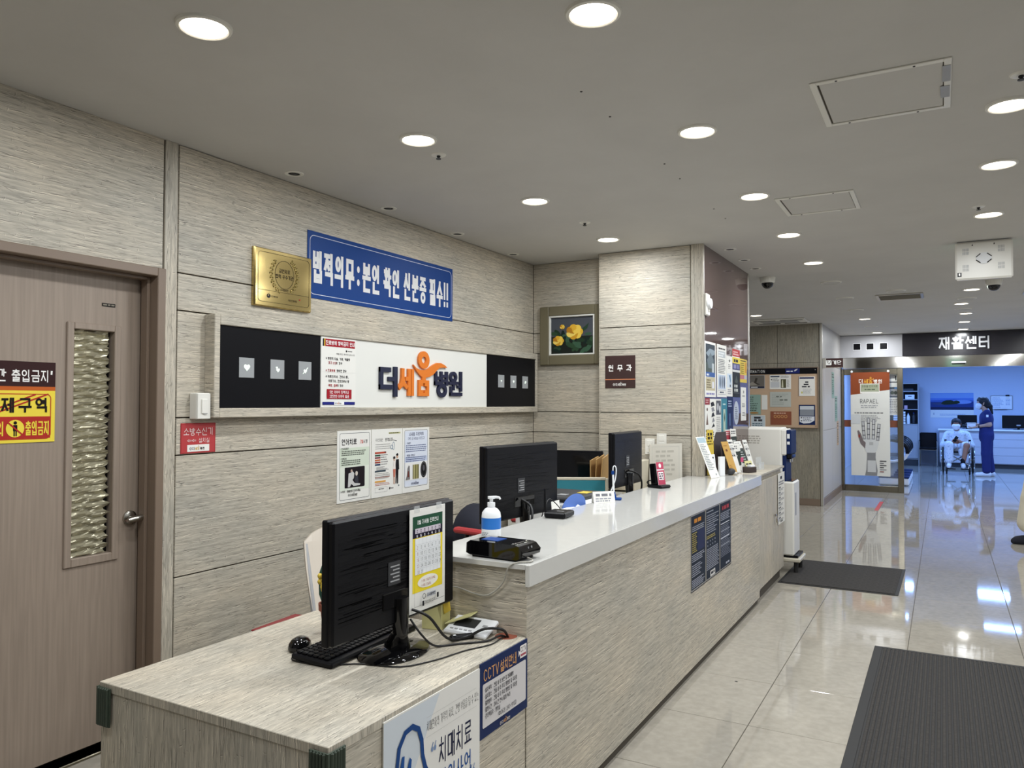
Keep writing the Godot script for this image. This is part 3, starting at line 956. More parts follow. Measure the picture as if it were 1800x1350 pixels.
	# air vents
	for q in [[-0.400, -9.42, 0.46, 0.46, "square-framed recessed ceiling air vent in the corridor"], [0.98, -9.6, 0.46, 0.46, "ceiling air vent cut off at the right edge of the picture"]]:
		var t := thing("air_vent", q[4], "air vent", V(q[0], CY, q[1]))
		var f := mb()
		for s in [-1, 1]:
			f.box(V(s * 0.215, -0.006, 0), V(0.03, 0.012, 0.46), 0.003); f.box(V(0, -0.006, s * 0.215), V(0.4, 0.012, 0.03), 0.003)
		part(t, "frame", f, mats.aluminium)
		part(t, "backing", boxm(V(0, -0.001, 0), V(0.4, 0.002, 0.4)), mats.joint)
		for i in 9:
			var s := mb(); s.xf = Transform3D(Basis(Vector3.RIGHT, 0.6), V(0, -0.006, -0.17 + i * 0.0425)); s.box(Vector3.ZERO, V(0.4, 0.002, 0.026))
			part(t, "slat", s, mats.aluminium)
	var ac := thing("ceiling_air_unit", "long slotted ceiling air unit above the notice board", "air conditioner", V(-2.0, CY, -11.35))
	part(ac, "panel", boxm(V(0, -0.011, 0), V(0.72, 0.022, 0.52), 0.006), mats.white_plastic)
	for s in [[-0.18, 0.2], [0.18, 0.2], [-0.18, -0.2], [0.18, -0.2]]: part(ac, "slot", boxm(V(s[0], -0.0225, s[1]), V(0.3, 0.003, 0.05)), mats.dark_hole)
	part(ac, "grille", boxm(V(0, -0.0235, 0), V(0.5, 0.003, 0.26), 0.001), mats.grey_panel)
	# hanging sign box seen from its back
	var hp := thing("hanging_panel", "white box hanging from the ceiling, with four vent grids and a diamond mount", "hanging sign", V(0.268, CY - 0.283, -6.46))
	part(hp, "housing", boxm(V(0, 0.139, -0.02), V(0.356, 0.276, 0.042), 0.012), mats.white_plastic)
	var rim := mb(); rim.box(V(0, 0.139, -0.046), V(0.348, 0.268, 0.012), 0.004); part(hp, "rim", rim, mats.charcoal)
	part(hp, "lit_face", boxm(V(0, 0.139, -0.054), V(0.33, 0.25, 0.004)), mats.exit_light)
	var gl := AreaLight3D.new()
	gl.name = "light"; gl.area_size = Vector2(0.33, 0.25); gl.light_energy = 0.008; gl.light_color = Color(0.35, 1.0, 0.75); gl.position = V(0, 0.139, -0.06); gl.shadow_enabled = true; gl.area_range = 20.0
	hp.add_child(gl, true)
	var dm := mb()
	dm.xf = Transform3D(Basis(), V(0, 0.15, 0))
	var oct := PackedVector2Array()
	for q in [[0.018, 0.036], [0.046, 0.008], [0.046, -0.008], [0.018, -0.036], [-0.018, -0.036], [-0.046, -0.008], [-0.046, 0.008], [-0.018, 0.036]]: oct.append(W(q[0] * 1.05, q[1] * 1.1))
	dm.extrude(oct, 0.0, 0.007)
	part(hp, "diamond_mount", dm, mats.shoe_white)
	for q in [[-0.034, 0.172, -0.7], [0.034, 0.172, 0.7], [-0.034, 0.128, 0.7], [0.034, 0.128, -0.7]]:
		var s := mb(); s.xf = Transform3D(Basis(Vector3.FORWARD, q[2] * -1.0 if false else q[2]), V(q[0], q[1], 0.0075)); s.box(Vector3.ZERO, V(0.036, 0.006, 0.002)); part(hp, "slot", s, mats.dark_hole)
	for q in [[-0.112, 0.205], [0.106, 0.212], [-0.112, 0.085], [0.106, 0.09]]:
		var s := mb()
		for i in 6:
			for j in 2: s.box(V(q[0] - 0.0175 + i * 0.007, q[1] - 0.012 + j * 0.025, 0.0012), V(0.0032, 0.021, 0.001))
		part(hp, "vent_grid", s, mats.grey_panel)
	for x in [-0.07, 0.064]:
		var s := mb(); s.box(V(x, 0.251, 0.0013), V(0.004, 0.012, 0.001)); s.box(V(x, 0.247, 0.0013), V(0.008, 0.006, 0.001)); part(hp, "keyhole", s, mats.dark_hole)
	var st := mb(); st.box(V(-0.152, 0.04, 0.0015), V(0.026, 0.03, 0.001)); part(hp, "sticker", st, mats.charcoal)
	var st2 := mb(); st2.box(V(-0.152, 0.042, 0.0022), V(0.008, 0.018, 0.001)); part(hp, "sticker_print", st2, mats.aluminium)

# ---------------------------------------------------------------- service door in the left wall
func door_left() -> void:
	var fr := mb()
	fr.bx(V(-3.16, 0, -2.233), V(-3.022, 2.082, -2.192), 0.003)
	fr.bx(V(-3.16, 2.044, -2.192), V(-3.022, 2.082, -1.19), 0.003)
	fr.bx(V(-3.16, 0, -1.226), V(-3.022, 2.082, -1.186), 0.003)
	var d := struct("door_1", fr, mats.frame_brown, "brown laminate service door in a brown steel frame at the left edge", "door")
	var stop := mb()
	stop.bx(V(-3.12, 0, -2.192), V(-3.075, 2.044, -2.178), 0.002); stop.bx(V(-3.12, 2.03, -2.178), V(-3.075, 2.044, -1.23), 0.002)
	part(d, "door_stop", stop, mats.frame_brown)
	var lf := mb()
	lf.bx(V(-3.18, 0.045, -1.887), V(-3.14, 2.036, -1.228)); lf.bx(V(-3.18, 0.045, -2.19), V(-3.14, 2.036, -2.065))
	lf.bx(V(-3.18, 1.79, -2.065), V(-3.14, 2.036, -1.887)); lf.bx(V(-3.18, 0.045, -2.065), V(-3.14, 0.84, -1.887))
	part(d, "door_leaf", lf, mats.door)
	var sill := mb(); sill.bx(V(-3.2, 0.0, -2.19), V(-3.12, 0.012, -1.228), 0.003); part(d, "threshold", sill, mats.steel_dark)
	var tr := mb()
	tr.bx(V(-3.142, 0.805, -1.887), V(-3.131, 1.818, -1.857), 0.003); tr.bx(V(-3.142, 0.805, -2.095), V(-3.131, 1.818, -2.065), 0.003)
	tr.bx(V(-3.142, 1.79, -2.065), V(-3.131, 1.818, -1.887), 0.003); tr.bx(V(-3.142, 0.805, -2.065), V(-3.131, 0.84, -1.887), 0.003)
	part(d, "window_trim", tr, mats.door)
	part(d, "window_back", boxm(V(-3.176, 1.315, -1.976), V(0.004, 0.96, 0.19)), mats.black_gloss, "black sheet for the dark void behind the crumpled film")  # black sheet put in for the darkness behind the window
	# crumpled silvery film taken across in pleats
	var f := mb()
	var r := RandomNumberGenerator.new(); r.seed = 5
	var ny := 150
	var nx := 10
	var grid := []
	for j in ny + 1:
		var y := 0.842 + (1.79 - 0.842) * j / ny
		var row := []
		var edge: float = -2.046 + 0.008 * sin(j * 1.1) - 0.002 * (j % 7)
		for i in nx + 1:
			var z := lerpf(-1.889, edge, float(i) / nx)
			var ph := y / 0.0335 * TAU + 0.5 * sin(i * 0.7 + y * 9.0)
			row.append(V(-3.158 + 0.007 * sin(ph) + 0.0035 * sin(ph * 2.0 + i) + r.randf_range(-0.0016, 0.0016), y, z))
		grid.append(row)
	for j in ny:
		for i in nx:
			f.poly([grid[j][i], grid[j][i + 1], grid[j + 1][i + 1]], V(1, 0, 0)); f.poly([grid[j][i], grid[j + 1][i + 1], grid[j + 1][i]], V(1, 0, 0))
	part(d, "pleated_film", f, mats.film, "crumpled yellowish silver film behind the narrow door window")
	var h := mb()
	h.xf = Transform3D(Basis(Vector3.BACK, -PI / 2), V(-3.14, 0.977, -2.15)); h.lathe([W(0.0, 0.013), W(0.022, 0.012), W(0.031, 0.008), W(0.033, 0.0)], 28)
	part(d, "rose", h, mats.steel)
	var lv := mb()
	lv.tube([V(-3.14, 0.977, -2.15), V(-3.095, 0.977, -2.15)], 0.009, 12)
	lv.tube([V(-3.092, 0.973, -2.112), V(-3.090, 0.975, -2.128), V(-3.089, 0.977, -2.15), V(-3.090, 0.979, -2.168), V(-3.093, 0.980, -2.186)], [0.010, 0.0135, 0.0145, 0.013, 0.009], 14)
	part(d, "handle", lv, mats.steel)
	var tag := pr(0.06, 0.014, 0.001)
	tag.rect(0, 0, 0.06, 0.014, hex("1c1c1c")); tag.up()
	tag.words(0.004, 0.004, 0.052, 0.006, hex("8d8678"), 1, 0, 0.0)
	var tn := Node3D.new(); tn.name = "small_label"; d.add_child(tn, true); tn.position = V(-3.139, 1.898, -2.038); tn.rotation.y = PI / 2
	done(tag, "print", tn)
	# warning signs on the door
	var p := sheet("restricted_area_sign", "brown and yellow no-entry sign on the brown service door", "sign", V(-3.14, 1.327, -1.614), PI / 2, 0.40, 0.318, 0.003, mats.foam)
	p.rect(0, 0, 0.40, 0.098, hex("35201d")); p.rect(0, 0.098, 0.40, 0.016, hex("c0602a")); p.rect(0, 0.114, 0.40, 0.204, hex("f0d84a")); p.up()
	p.text("시간 출입금지\"", 0.390, 0.032, 0.048, hex("f4f2ee"), 0.12, 0.70, 1.0, 0.1)
	p.frame(0.012, 0.126, 0.372, 0.18, 0.0035, hex("b3302a"), 0.02)
	p.rect(0.014, 0.216, 0.368, 0.086, hex("b3302a")); p.up()
	p.line([W(0.1, 0.216), W(0.32, 0.13)], 0.006, hex("b3302a")); p.line([W(0.12, 0.222), W(0.37, 0.128)], 0.006, hex("b3302a")); p.up()
	p.text("통제구역", 0.372, 0.142, 0.058, hex("161412"), 0.15, 0.88, 1.0, 0.24)
	p.text("외", 0.207, 0.234, 0.056, hex("f0d84a"), 0.16, 0.55, 1.0)
	p.text("출입금지", 0.378, 0.234, 0.056, hex("f0d84a"), 0.19, 0.40, 1.0, 0.06)
	p.disc(0.247, 0.262, 0.034, 0.034, hex("f0d84a")); p.up()
	p.disc(0.247, 0.24, 0.0065, 0.0065, hex("161412")); p.rrect(0.239, 0.248, 0.016, 0.024, 0.003, hex("161412")); p.rect(0.241, 0.27, 0.005, 0.022, hex("161412")); p.rect(0.2485, 0.27, 0.005, 0.022, hex("161412")); p.up()
	p.line([W(0.223, 0.241), W(0.271, 0.284)], 0.006, hex("b3302a"))
	done(p)

# ---------------------------------------------------------------- things on the left wall
func heart(p: Pr, x: float, y: float, s: float, col: Color) -> void:
	var o := []
	for i in 22:
		var t := TAU * i / 22.0
		o.append([x + s * 0.0313 * 16.0 * pow(sin(t), 3), y - s * 0.0313 * (13 * cos(t) - 5 * cos(2 * t) - 2 * cos(3 * t) - cos(4 * t))])
	p.shape(o, col)

func wall_things() -> void:
	# --- long hospital sign box: u = distance from its inner near end
	var z0 := -2.488
	var t := thing("hospital_sign", "long framed wall sign with raised navy and orange hospital name between two black panels", "sign", V(WX, 1.414, -4.10), PI / 2)
	var L := 3.289
	var fr := mb()
	fr.xf = Transform3D(Basis(), V(0, 0, 0))
	var near := -L / 2 + 0.0
	# local x runs towards the back of the room; near end at x = -1.645
	fr.bx(V(-1.645, 0, 0), V(-1.612, 0.488, 0.07), 0.003); fr.bx(V(1.617, 0, 0), V(1.645, 0.488, 0.07), 0.003)
	fr.bx(V(-1.612, 0.44, 0), V(1.617, 0.488, 0.07), 0.003); fr.bx(V(-1.612, 0, 0), V(1.617, 0.045, 0.07), 0.003)
	part(t, "frame", fr, mats.wood)
	part(t, "black_panel", boxm(V(-1.271, 0.2425, 0.029), V(0.682, 0.395, 0.058), 0.001), mats.black_panel)
	part(t, "white_panel", boxm(V(-0.0475, 0.2425, 0.029), V(1.765, 0.395, 0.058), 0.001), mats.foam)
	part(t, "black_panel", boxm(V(1.226, 0.2425, 0.029), V(0.782, 0.395, 0.058), 0.001), mats.black_panel)
	var us := [[-1.445, 0], [-1.245, 1], [-1.049, 2], [1.05, 3], [1.244, 4], [1.441, 5]]
	for q in us:
		var sq := part(t, "light_square", boxm(V(q[0], 0.243, 0.0595), V(0.094, 0.098, 0.003), 0.001), mats.square_light, "small backlit grey square with a pale heart symbol")
		var hp := Pr.new(); hp.H = 0.0; hp.z = 0.0615; hp.d = 0.001; hp.m.xf = Transform3D(Basis(), V(q[0], 0.245, 0))
		var k: int = q[1]
		if k == 0: heart(hp, 0, 0, 0.038, Color.WHITE)
		elif k == 1: heart(hp, 0.002, 0.006, 0.024, Color.WHITE); heart(hp, -0.006, -0.006, 0.014, Color.WHITE)
		elif k == 2:
			heart(hp, 0, 0.004, 0.024, Color.WHITE); hp.line([W(-0.016, 0.018), W(0.018, -0.014)], 0.004, Color.WHITE)
		elif k == 3: heart(hp, 0, 0, 0.018, Color.WHITE)
		elif k == 4: heart(hp, 0, 0, 0.026, Color.WHITE)
		else: heart(hp, 0.003, 0.0, 0.024, Color.WHITE); heart(hp, -0.006, 0.008, 0.014, Color.WHITE)
		part(sq, "heart", hp.m, mats.heart_light)
	var navy := hex("15193a")
	var orange := hex("e0791f")
	# letters, each its own raised piece; x measured from the sign's near end of the photograph's z
	var X := func(z: float) -> float: return -4.10 - z
	var lp := func(called: String, f: Callable) -> void:
		var q := Pr.new(); q.H = 0.0; q.z = 0.059; q.d = 0.014; q.m.xf = Transform3D(Basis(), V(0, -1.414, 0))
		f.call(q)
		part(t, called, q.m, mats.paint)
	# y in the Pr is turned: heights are passed as negatives
	lp.call("letter", func(q: Pr) -> void:
		var a: float = X.call(-3.668); var b: float = X.call(-3.838)
		var w := 0.030
		q.line([W(a + 0.090, -1.690), W(a + 0.015, -1.690), W(a + 0.015, -1.584), W(a + 0.110, -1.584)], w, navy)
		q.line([W(b - 0.017, -1.694), W(b - 0.017, -1.541)], w + 0.004, navy); q.line([W(b - 0.075, -1.634), W(b - 0.017, -1.634)], w * 0.9, navy))
	lp.call("letter", func(q: Pr) -> void:
		var a: float = X.call(-3.852); var b: float = X.call(-4.010)
		q.line([W(a + 0.042, -1.690), W(a + 0.040, -1.64), W(a + 0.030, -1.605), W(a + 0.010, -1.588)], 0.030, orange); q.line([W(a + 0.044, -1.640), W(a + 0.056, -1.606), W(a + 0.078, -1.590)], 0.027, orange)
		q.line([W(b - 0.050, -1.69), W(b - 0.050, -1.546)], 0.028, orange); q.line([W(b - 0.015, -1.69), W(b - 0.015, -1.546)], 0.028, orange); q.line([W(b - 0.085, -1.64), W(b - 0.055, -1.64)], 0.026, orange, -1, 0.2))
	lp.call("letter", func(q: Pr) -> void:
		var cx: float = X.call(-4.118)
		q.ring(cx, -1.768, 0.043, 0.040, 0.036, orange)
		var sw := []
		for v in [[-4.004, 1.733], [-4.035, 1.712], [-4.075, 1.702], [-4.118, 1.702], [-4.165, 1.712], [-4.215, 1.738], [-4.265, 1.756], [-4.315, 1.757], [-4.360, 1.744], [-4.390, 1.728], [-4.345, 1.728], [-4.300, 1.724], [-4.265, 1.706], [-4.225, 1.677], [-4.180, 1.660], [-4.135, 1.653], [-4.085, 1.660], [-4.040, 1.690], [-4.008, 1.722]]: sw.append([X.call(v[0]), -v[1]])
		q.shape(sw, orange)
		q.rect(cx - 0.019, -1.66, 0.038, 0.028, orange)
		# box with a cross cut out of it
		var y0 := 1.532; var y1 := 1.636; var x0 := cx - 0.058; var x1 := cx + 0.058
		q.rect(x0, -y1, 0.024, y1 - y0, orange); q.rect(x1 - 0.024, -y1, 0.024, y1 - y0, orange); q.rect(x0 + 0.024, -y1, 0.068, 0.020, orange); q.rect(x0 + 0.024, -y0 - 0.020, 0.068, 0.020, orange)
		for s in [-1, 1]:
			for u in [-1, 1]: q.rect(cx + s * 0.022 - 0.012, -(y0 + y1) / 2 + u * 0.022 - 0.010, 0.024, 0.020, orange))
	lp.call("letter", func(q: Pr) -> void:
		var a: float = X.call(-4.245); var b: float = X.call(-4.400)
		q.line([W(a + 0.014, -1.688), W(a + 0.014, -1.620), W(a + 0.078, -1.620), W(a + 0.078, -1.688)], 0.026, navy); q.line([W(a + 0.014, -1.655), W(a + 0.078, -1.655)], 0.022, navy)
		q.line([W(b - 0.013, -1.688), W(b - 0.013, -1.618)], 0.027, navy); q.line([W(a + 0.08, -1.670), W(b - 0.013, -1.670)], 0.020, navy); q.line([W(a + 0.08, -1.638), W(b - 0.013, -1.638)], 0.020, navy)
		q.ring((a + b) / 2 + 0.01, -1.572, 0.042, 0.034, 0.028, navy))
	lp.call("letter", func(q: Pr) -> void:
		var a: float = X.call(-4.412); var b: float = X.call(-4.580)
		q.ring(a + 0.058, -1.667, 0.034, 0.026, 0.024, navy); q.line([W(a + 0.010, -1.625), W(a + 0.115, -1.625)], 0.022, navy, -1, 0.2); q.line([W(a + 0.062, -1.62), W(a + 0.062, -1.586)], 0.022, navy)
		q.line([W(b - 0.014, -1.694), W(b - 0.014, -1.580)], 0.027, navy); q.line([W(b - 0.05, -1.602), W(b - 0.014, -1.602)], 0.020, navy)
		q.line([W(a + 0.030, -1.590), W(a + 0.030, -1.548), W(b - 0.012, -1.548)], 0.024, navy))
	# --- notice taped to the sign's white panel
	var p := sheet("notice_poster", "white notice with dark red bands at the left of the white sign panel", "poster", V(WX + 0.0605, 1.462, -3.314), PI / 2, 0.288, 0.392, 0.001, mats.paper)
	var rd := hex("a01f2d")
	var ink := hex("1d1b1e")
	p.rect(0.012, 0.012, 0.012, 0.042, ink); p.rect(0.024, 0.012, 0.008, 0.042, hex("e3b93a")); p.rect(0.032, 0.012, 0.246, 0.042, rd); p.up()
	p.text("진료방해 행위금지 안내", 0.156, 0.021, 0.024, hex("f2eeee"), 0.13, 0.9, 0.5, 0.04)
	p.disc(0.206, 0.073, 0.006, 0.006, ink); p.words(0.218, 0.071, 0.035, 0.004, ink, 1, 0, 0.0)
	p.text("의료법 제12조, 제87조의2 (2019.4.23)", 0.276, 0.088, 0.0095, ink, 0.1, 0.78, 1.0)
	p.text("* 병원의 시설, 기재, 약물등", 0.036, 0.113, 0.0155, ink, 0.13, 0.9); p.text("파괴 손상", 0.058, 0.137, 0.0155, rd, 0.13, 0.9); p.text("의 경우", 0.119, 0.137, 0.0155, ink, 0.13, 0.9)
	p.text("* 진료방해", 0.036, 0.180, 0.0155, rd, 0.13, 0.9); p.text("행위한 경우", 0.124, 0.180, 0.0155, ink, 0.13, 0.9)
	p.text("* 의료인(의사, 간호사 등),", 0.036, 0.213, 0.0155, ink, 0.13, 0.9); p.text("의료기사, 간호조무사 등", 0.058, 0.238, 0.0155, ink, 0.13, 0.9); p.text("폭행, 협박", 0.058, 0.263, 0.0155, rd, 0.13, 0.9); p.text("의 경우", 0.128, 0.263, 0.0155, ink, 0.13, 0.9)
	p.rect(0.045, 0.292, 0.204, 0.054, rd); p.rect(0.012, 0.363, 0.266, 0.016, hex("23287a")); p.up()
	p.text("5년 이하의 징역이나", 0.147, 0.299, 0.0175, hex("f2eeee"), 0.12, 0.88, 0.5); p.text("2천만원 이하의 벌금", 0.147, 0.323, 0.0175, hex("f2eeee"), 0.12, 0.88, 0.5)
	p.rect(0.104, 0.362, 0.082, 0.018, hex("f4f4f4")); p.up(); p.mark(0.109, 0.3665, 0.0095, ink, hex("c9741f"))
	p.rect(0.006, 0.196, 0.276, 0.0006, hex("b9b9b6"))
	done(p)
	# --- blue banner
	p = sheet("blue_banner", "wide blue banner with large white lettering, high on the left wall", "banner", V(WX, 2.065, -3.836), PI / 2, 1.433, 0.374, 0.004, mats.blue_gloss)
	var wh := hex("e4e4e4")
	p.frame(0.016, 0.022, 1.401, 0.330, 0.0035, hex("cfd6e6"), 0.035)
	p.text("법적의무", 0.039, 0.104, 0.182, wh, 0.245, 0.443, 0, 0.10); p.disc(0.421, 0.158, 0.012, 0.020, wh); p.disc(0.421, 0.236, 0.012, 0.020, wh)
	p.text("본인", 0.456, 0.104, 0.182, wh, 0.245, 0.437, 0, 0.10); p.text("확인", 0.656, 0.104, 0.182, wh, 0.245, 0.437, 0, 0.10); p.text("신분증", 0.862, 0.104, 0.182, wh, 0.245, 0.430, 0, 0.10); p.text("필수!!", 1.147, 0.104, 0.182, wh, 0.245, 0.425, 0, 0.10)
	done(p)
	# --- gold plaque
	t = thing("gold_plaque", "square polished gold plaque with laurel wreath, left of the blue banner", "plaque", V(WX, 1.978, -2.932), PI / 2)
	var pm := mb()
	pm.box(V(0, 0.150, 0.009), V(0.400, 0.300, 0.018), 0.002); pm.box(V(0, 0.150, 0.021), V(0.396, 0.296, 0.008), 0.006)
	part(t, "plate", pm, mats.gold)
	p = pr(0.40, 0.30, 0.0255, "plaque")
	var br := hex("3a3018")
	p.frame(0.020, 0.020, 0.360, 0.256, 0.0018, br, 0.02); p.rect(0.020, 0.215, 0.360, 0.0016, br)
	p.ring(0.200, 0.122, 0.066, 0.074, 0.0018, br)
	p.text("금연치료", 0.2, 0.092, 0.022, br, 0.11, 0.82, 0.5); p.text("협력 우수기관", 0.2, 0.122, 0.022, br, 0.11, 0.82, 0.5)
	p.text("더세움병원", 0.2, 0.196, 0.012, br, 0.1, 0.85, 0.5)
	p.ring(0.092, 0.243, 0.009, 0.009, 0.004, hex("22232a")); p.disc(0.094, 0.247, 0.006, 0.006, hex("22232a")); p.text("보건복지부", 0.108, 0.239, 0.010, br, 0.1, 0.85)
	p.text("국민건강보험", 0.228, 0.246, 0.011, br, 0.12, 0.85); p.disc(0.310, 0.240, 0.004, 0.004, hex("c04038"))
	done(p, "engraving", t)
	var lf := mb()
	for s in [-1, 1]:
		for i in 9:
			var a := deg_to_rad(-62 + i * 14.0)
			var c := V(s * 0.092 * cos(a), 0.176 + 0.092 * sin(a), 0.0262)
			for k in [-1, 1]:
				lf.xf = Transform3D(Basis(Vector3.BACK, s * (a + PI / 2 + k * 0.55)), c + V(0, 0, 0))
				lf.ball(V(0.010 * (1.0 if s > 0 else -1.0) * 0 + 0.0, 0.0, 0) + V(0.009, 0, 0), V(0.012, 0.0045, 0.0022), 8)
	part(t, "laurel_wreath", lf, mats.brass)
	# --- switch beside the sign
	t = thing("light_switch", "white surface-mounted wall switch at the lower left corner of the long sign", "light switch", V(WX, 1.408, -2.412), PI / 2)
	part(t, "box", boxm(V(0.0, 0.061, 0.025), V(0.075, 0.122, 0.05), 0.004), mats.white_plastic)
	part(t, "cover", boxm(V(0.0, 0.061, 0.053), V(0.072, 0.118, 0.006), 0.002), mats.white_plastic)
	part(t, "rocker", boxm(V(0.0, 0.060, 0.058), V(0.032, 0.066, 0.006), 0.0015), mats.white_plastic)
	part(t, "groove", boxm(V(0.004, 0.026, 0.0615), V(0.02, 0.003, 0.001)), mats.grey_panel)
	# --- small red sign
	p = sheet("fire_receiver_sign", "small red sign with white lettering and arrows below the wall switch", "sign", V(WX, 1.250, -2.425), PI / 2, 0.193, 0.140, 0.003, mats.red)
	p.frame(0.002, 0.002, 0.189, 0.136, 0.0012, hex("8a2226")); p.text("소방수신기", 0.0965, 0.022, 0.036, hex("f3e9e6"), 0.075, 0.86, 0.5, 0.08)
	p.text("설치실", 0.098, 0.070, 0.022, hex("f3e9e6"), 0.07, 0.86)
	for i in 2:
		var ax := 0.036 + i * 0.025
		p.line([W(ax + 0.009, 0.075), W(ax, 0.081), W(ax + 0.009, 0.087)], 0.0016, hex("f3e9e6")); p.line([W(ax + 0.007, 0.079), W(ax + 0.021, 0.079)], 0.0013, hex("f3e9e6")); p.line([W(ax + 0.007, 0.083), W(ax + 0.021, 0.083)], 0.0013, hex("f3e9e6"))
	p.rect(0.035, 0.100, 0.122, 0.032, hex("efede8")); p.up(); p.mark(0.046, 0.111, 0.014, ink, hex("c9a21f"), 0.95)
	done(p)
	# --- three posters below the sign
	p = sheet("therapy_poster", "white poster with bold title and dark photo, leftmost of three under the long sign", "poster", V(WX, 0.905, -3.519), PI / 2, 0.300, 0.418, 0.004, mats.paper)
	p.rect(0.02, 0.10, 0.262, 0.11, hex("d3ddcc")); p.rect(0.02, 0.21, 0.262, 0.14, hex("dfe5d8"))
	p.frame(0.020, 0.014, 0.266, 0.388, 0.0022, hex("2a2f3c"), 0.012); p.up()
	p.text("언어치료", 0.036, 0.048, 0.036, ink, 0.13, 0.88, 0, 0.06); p.text("3월", 0.196, 0.056, 0.022, hex("cf5a4c"), 0.09, 0.8); p.text("시행", 0.228, 0.056, 0.022, ink, 0.09, 0.8)
	p.text("· 언어치료란?", 0.026, 0.099, 0.012, ink, 0.12, 0.85); p.words(0.036, 0.117, 0.22, 0.0055, hex("5a5f58"), 3, 0.011, 0.15)
	p.text("· 치료대상", 0.026, 0.156, 0.012, ink, 0.12, 0.85); p.words(0.036, 0.172, 0.23, 0.0055, hex("5a5f58"), 3, 0.0115, 0.35)
	p.rrect(0.064, 0.214, 0.176, 0.120, 0.006, hex("1d1c20")); p.up()
	p.shape([[0.09, 0.33], [0.096, 0.25], [0.115, 0.246], [0.13, 0.238], [0.146, 0.252], [0.142, 0.28], [0.13, 0.29], [0.15, 0.31], [0.2, 0.316], [0.196, 0.326], [0.14, 0.326], [0.12, 0.312], [0.108, 0.33]], hex("c9c8c6")); p.disc(0.122, 0.236, 0.008, 0.009, hex("b99f90")); p.disc(0.166, 0.254, 0.011, 0.014, hex("cfc6bc")); p.shape([[0.15, 0.29], [0.157, 0.268], [0.178, 0.268], [0.186, 0.312], [0.156, 0.308]], hex("3a3a40"))
	p.text("* 위치 : 재활센터 언어치료실", 0.03, 0.346, 0.014, ink, 0.13, 0.82); p.mark(0.092, 0.369, 0.015, ink, ink, 0.85)
	done(p)
	p = sheet("checkup_poster", "white poster with two small figures and coloured bands, middle of three under the long sign", "poster", V(WX, 0.904, -3.826), PI / 2, 0.306, 0.420, 0.004, mats.paper)
	p.rect(0.165, 0.022, 0.12, 0.010, hex("b9b985")); p.up()
	p.words(0.168, 0.025, 0.1, 0.004, ink, 1, 0, 0.0)
	p.text("국가건강검진", 0.036, 0.058, 0.019, hex("47444a"), 0.08, 0.62, 0, 0.04); p.text("받으셨나요?", 0.131, 0.056, 0.021, hex("2c2a30"), 0.11, 0.62, 0, 0.04)
	p.words(0.036, 0.093, 0.15, 0.003, hex("8e8c8c"), 3, 0.013, 0.1)
	p.ring(0.214, 0.108, 0.010, 0.024, 0.003, hex("7f97ad")); p.ring(0.196, 0.115, 0.012, 0.012, 0.004, hex("67809a")); p.line([W(0.2, 0.07), W(0.245, 0.078)], 0.003, hex("54525a"))
	p.rect(0.032, 0.140, 0.108, 0.011, hex("b34a35")); p.shape([[0.122, 0.140], [0.138, 0.14], [0.130, 0.151]], ink)
	var cs := ["2f5a48", "7d2f38", "c2653a", "9c3d33", "27395f"]
	for i in 5:
		p.rect(0.032, 0.157 + i * 0.0142, 0.052, 0.009, hex(cs[i])); p.words(0.09, 0.158 + i * 0.0142, 0.08, 0.0045, hex("7b797a"), 1, 0, 0.4)
	p.words(0.046, 0.232, 0.13, 0.003, hex("999799"), 4, 0.006, 0.5)
	p.rect(0.032, 0.254, 0.104, 0.010, hex("3b4a55")); p.words(0.034, 0.272, 0.15, 0.003, hex("7b797a"), 4, 0.010, 0.3); p.words(0.034, 0.296, 0.15, 0.003, hex("b3533f"), 1, 0, 0.1)
	p.rect(0.032, 0.318, 0.104, 0.010, hex("d9a050")); p.words(0.034, 0.334, 0.15, 0.003, hex("b3533f"), 2, 0.009, 0.1)
	p.frame(0.034, 0.358, 0.12, 0.030, 0.001, hex("8f8c90")); p.words(0.07, 0.366, 0.05, 0.005, hex("6b686c"), 1, 0, 0); p.disc(0.178, 0.372, 0.007, 0.007, ink); p.words(0.19, 0.370, 0.024, 0.005, ink, 1, 0, 0); p.disc(0.268, 0.362, 0.005, 0.005, hex("4b5a6a"))
	# the two printed figures
	p.disc(0.252, 0.176, 0.010, 0.014, hex("c9a38c")); p.disc(0.252, 0.166, 0.011, 0.008, hex("1c1a1c")); p.shape([[0.240, 0.196], [0.268, 0.196], [0.272, 0.26], [0.264, 0.262], [0.262, 0.350], [0.252, 0.350], [0.250, 0.28], [0.246, 0.350], [0.236, 0.346], [0.238, 0.262], [0.234, 0.240]], hex("1b1a1e"))
	p.disc(0.222, 0.192, 0.009, 0.013, hex("d3b09a")); p.disc(0.221, 0.184, 0.011, 0.009, hex("2a2426")); p.shape([[0.212, 0.208], [0.232, 0.208], [0.236, 0.256], [0.212, 0.256]], hex("ece4dd")); p.shape([[0.210, 0.256], [0.236, 0.256], [0.230, 0.306], [0.214, 0.306]], hex("c67864")); p.rect(0.214, 0.306, 0.006, 0.044, hex("d3b09a")); p.rect(0.224, 0.306, 0.006, 0.044, hex("d3b09a"))
	done(p)
	p = sheet("project_poster", "pale bluish poster with a dark oval picture, rightmost of three under the long sign", "poster", V(WX, 0.904, -4.129), PI / 2, 0.294, 0.420, 0.004, mats.paper)
	p.rect(0.022, 0.02, 0.25, 0.36, hex("d9dfec")); p.rect(0.024, 0.19, 0.246, 0.03, hex("c3cde2"))
	p.frame(0.020, 0.014, 0.254, 0.372, 0.0022, hex("232c52"), 0.012); p.up()
	var nv := hex("232a55")
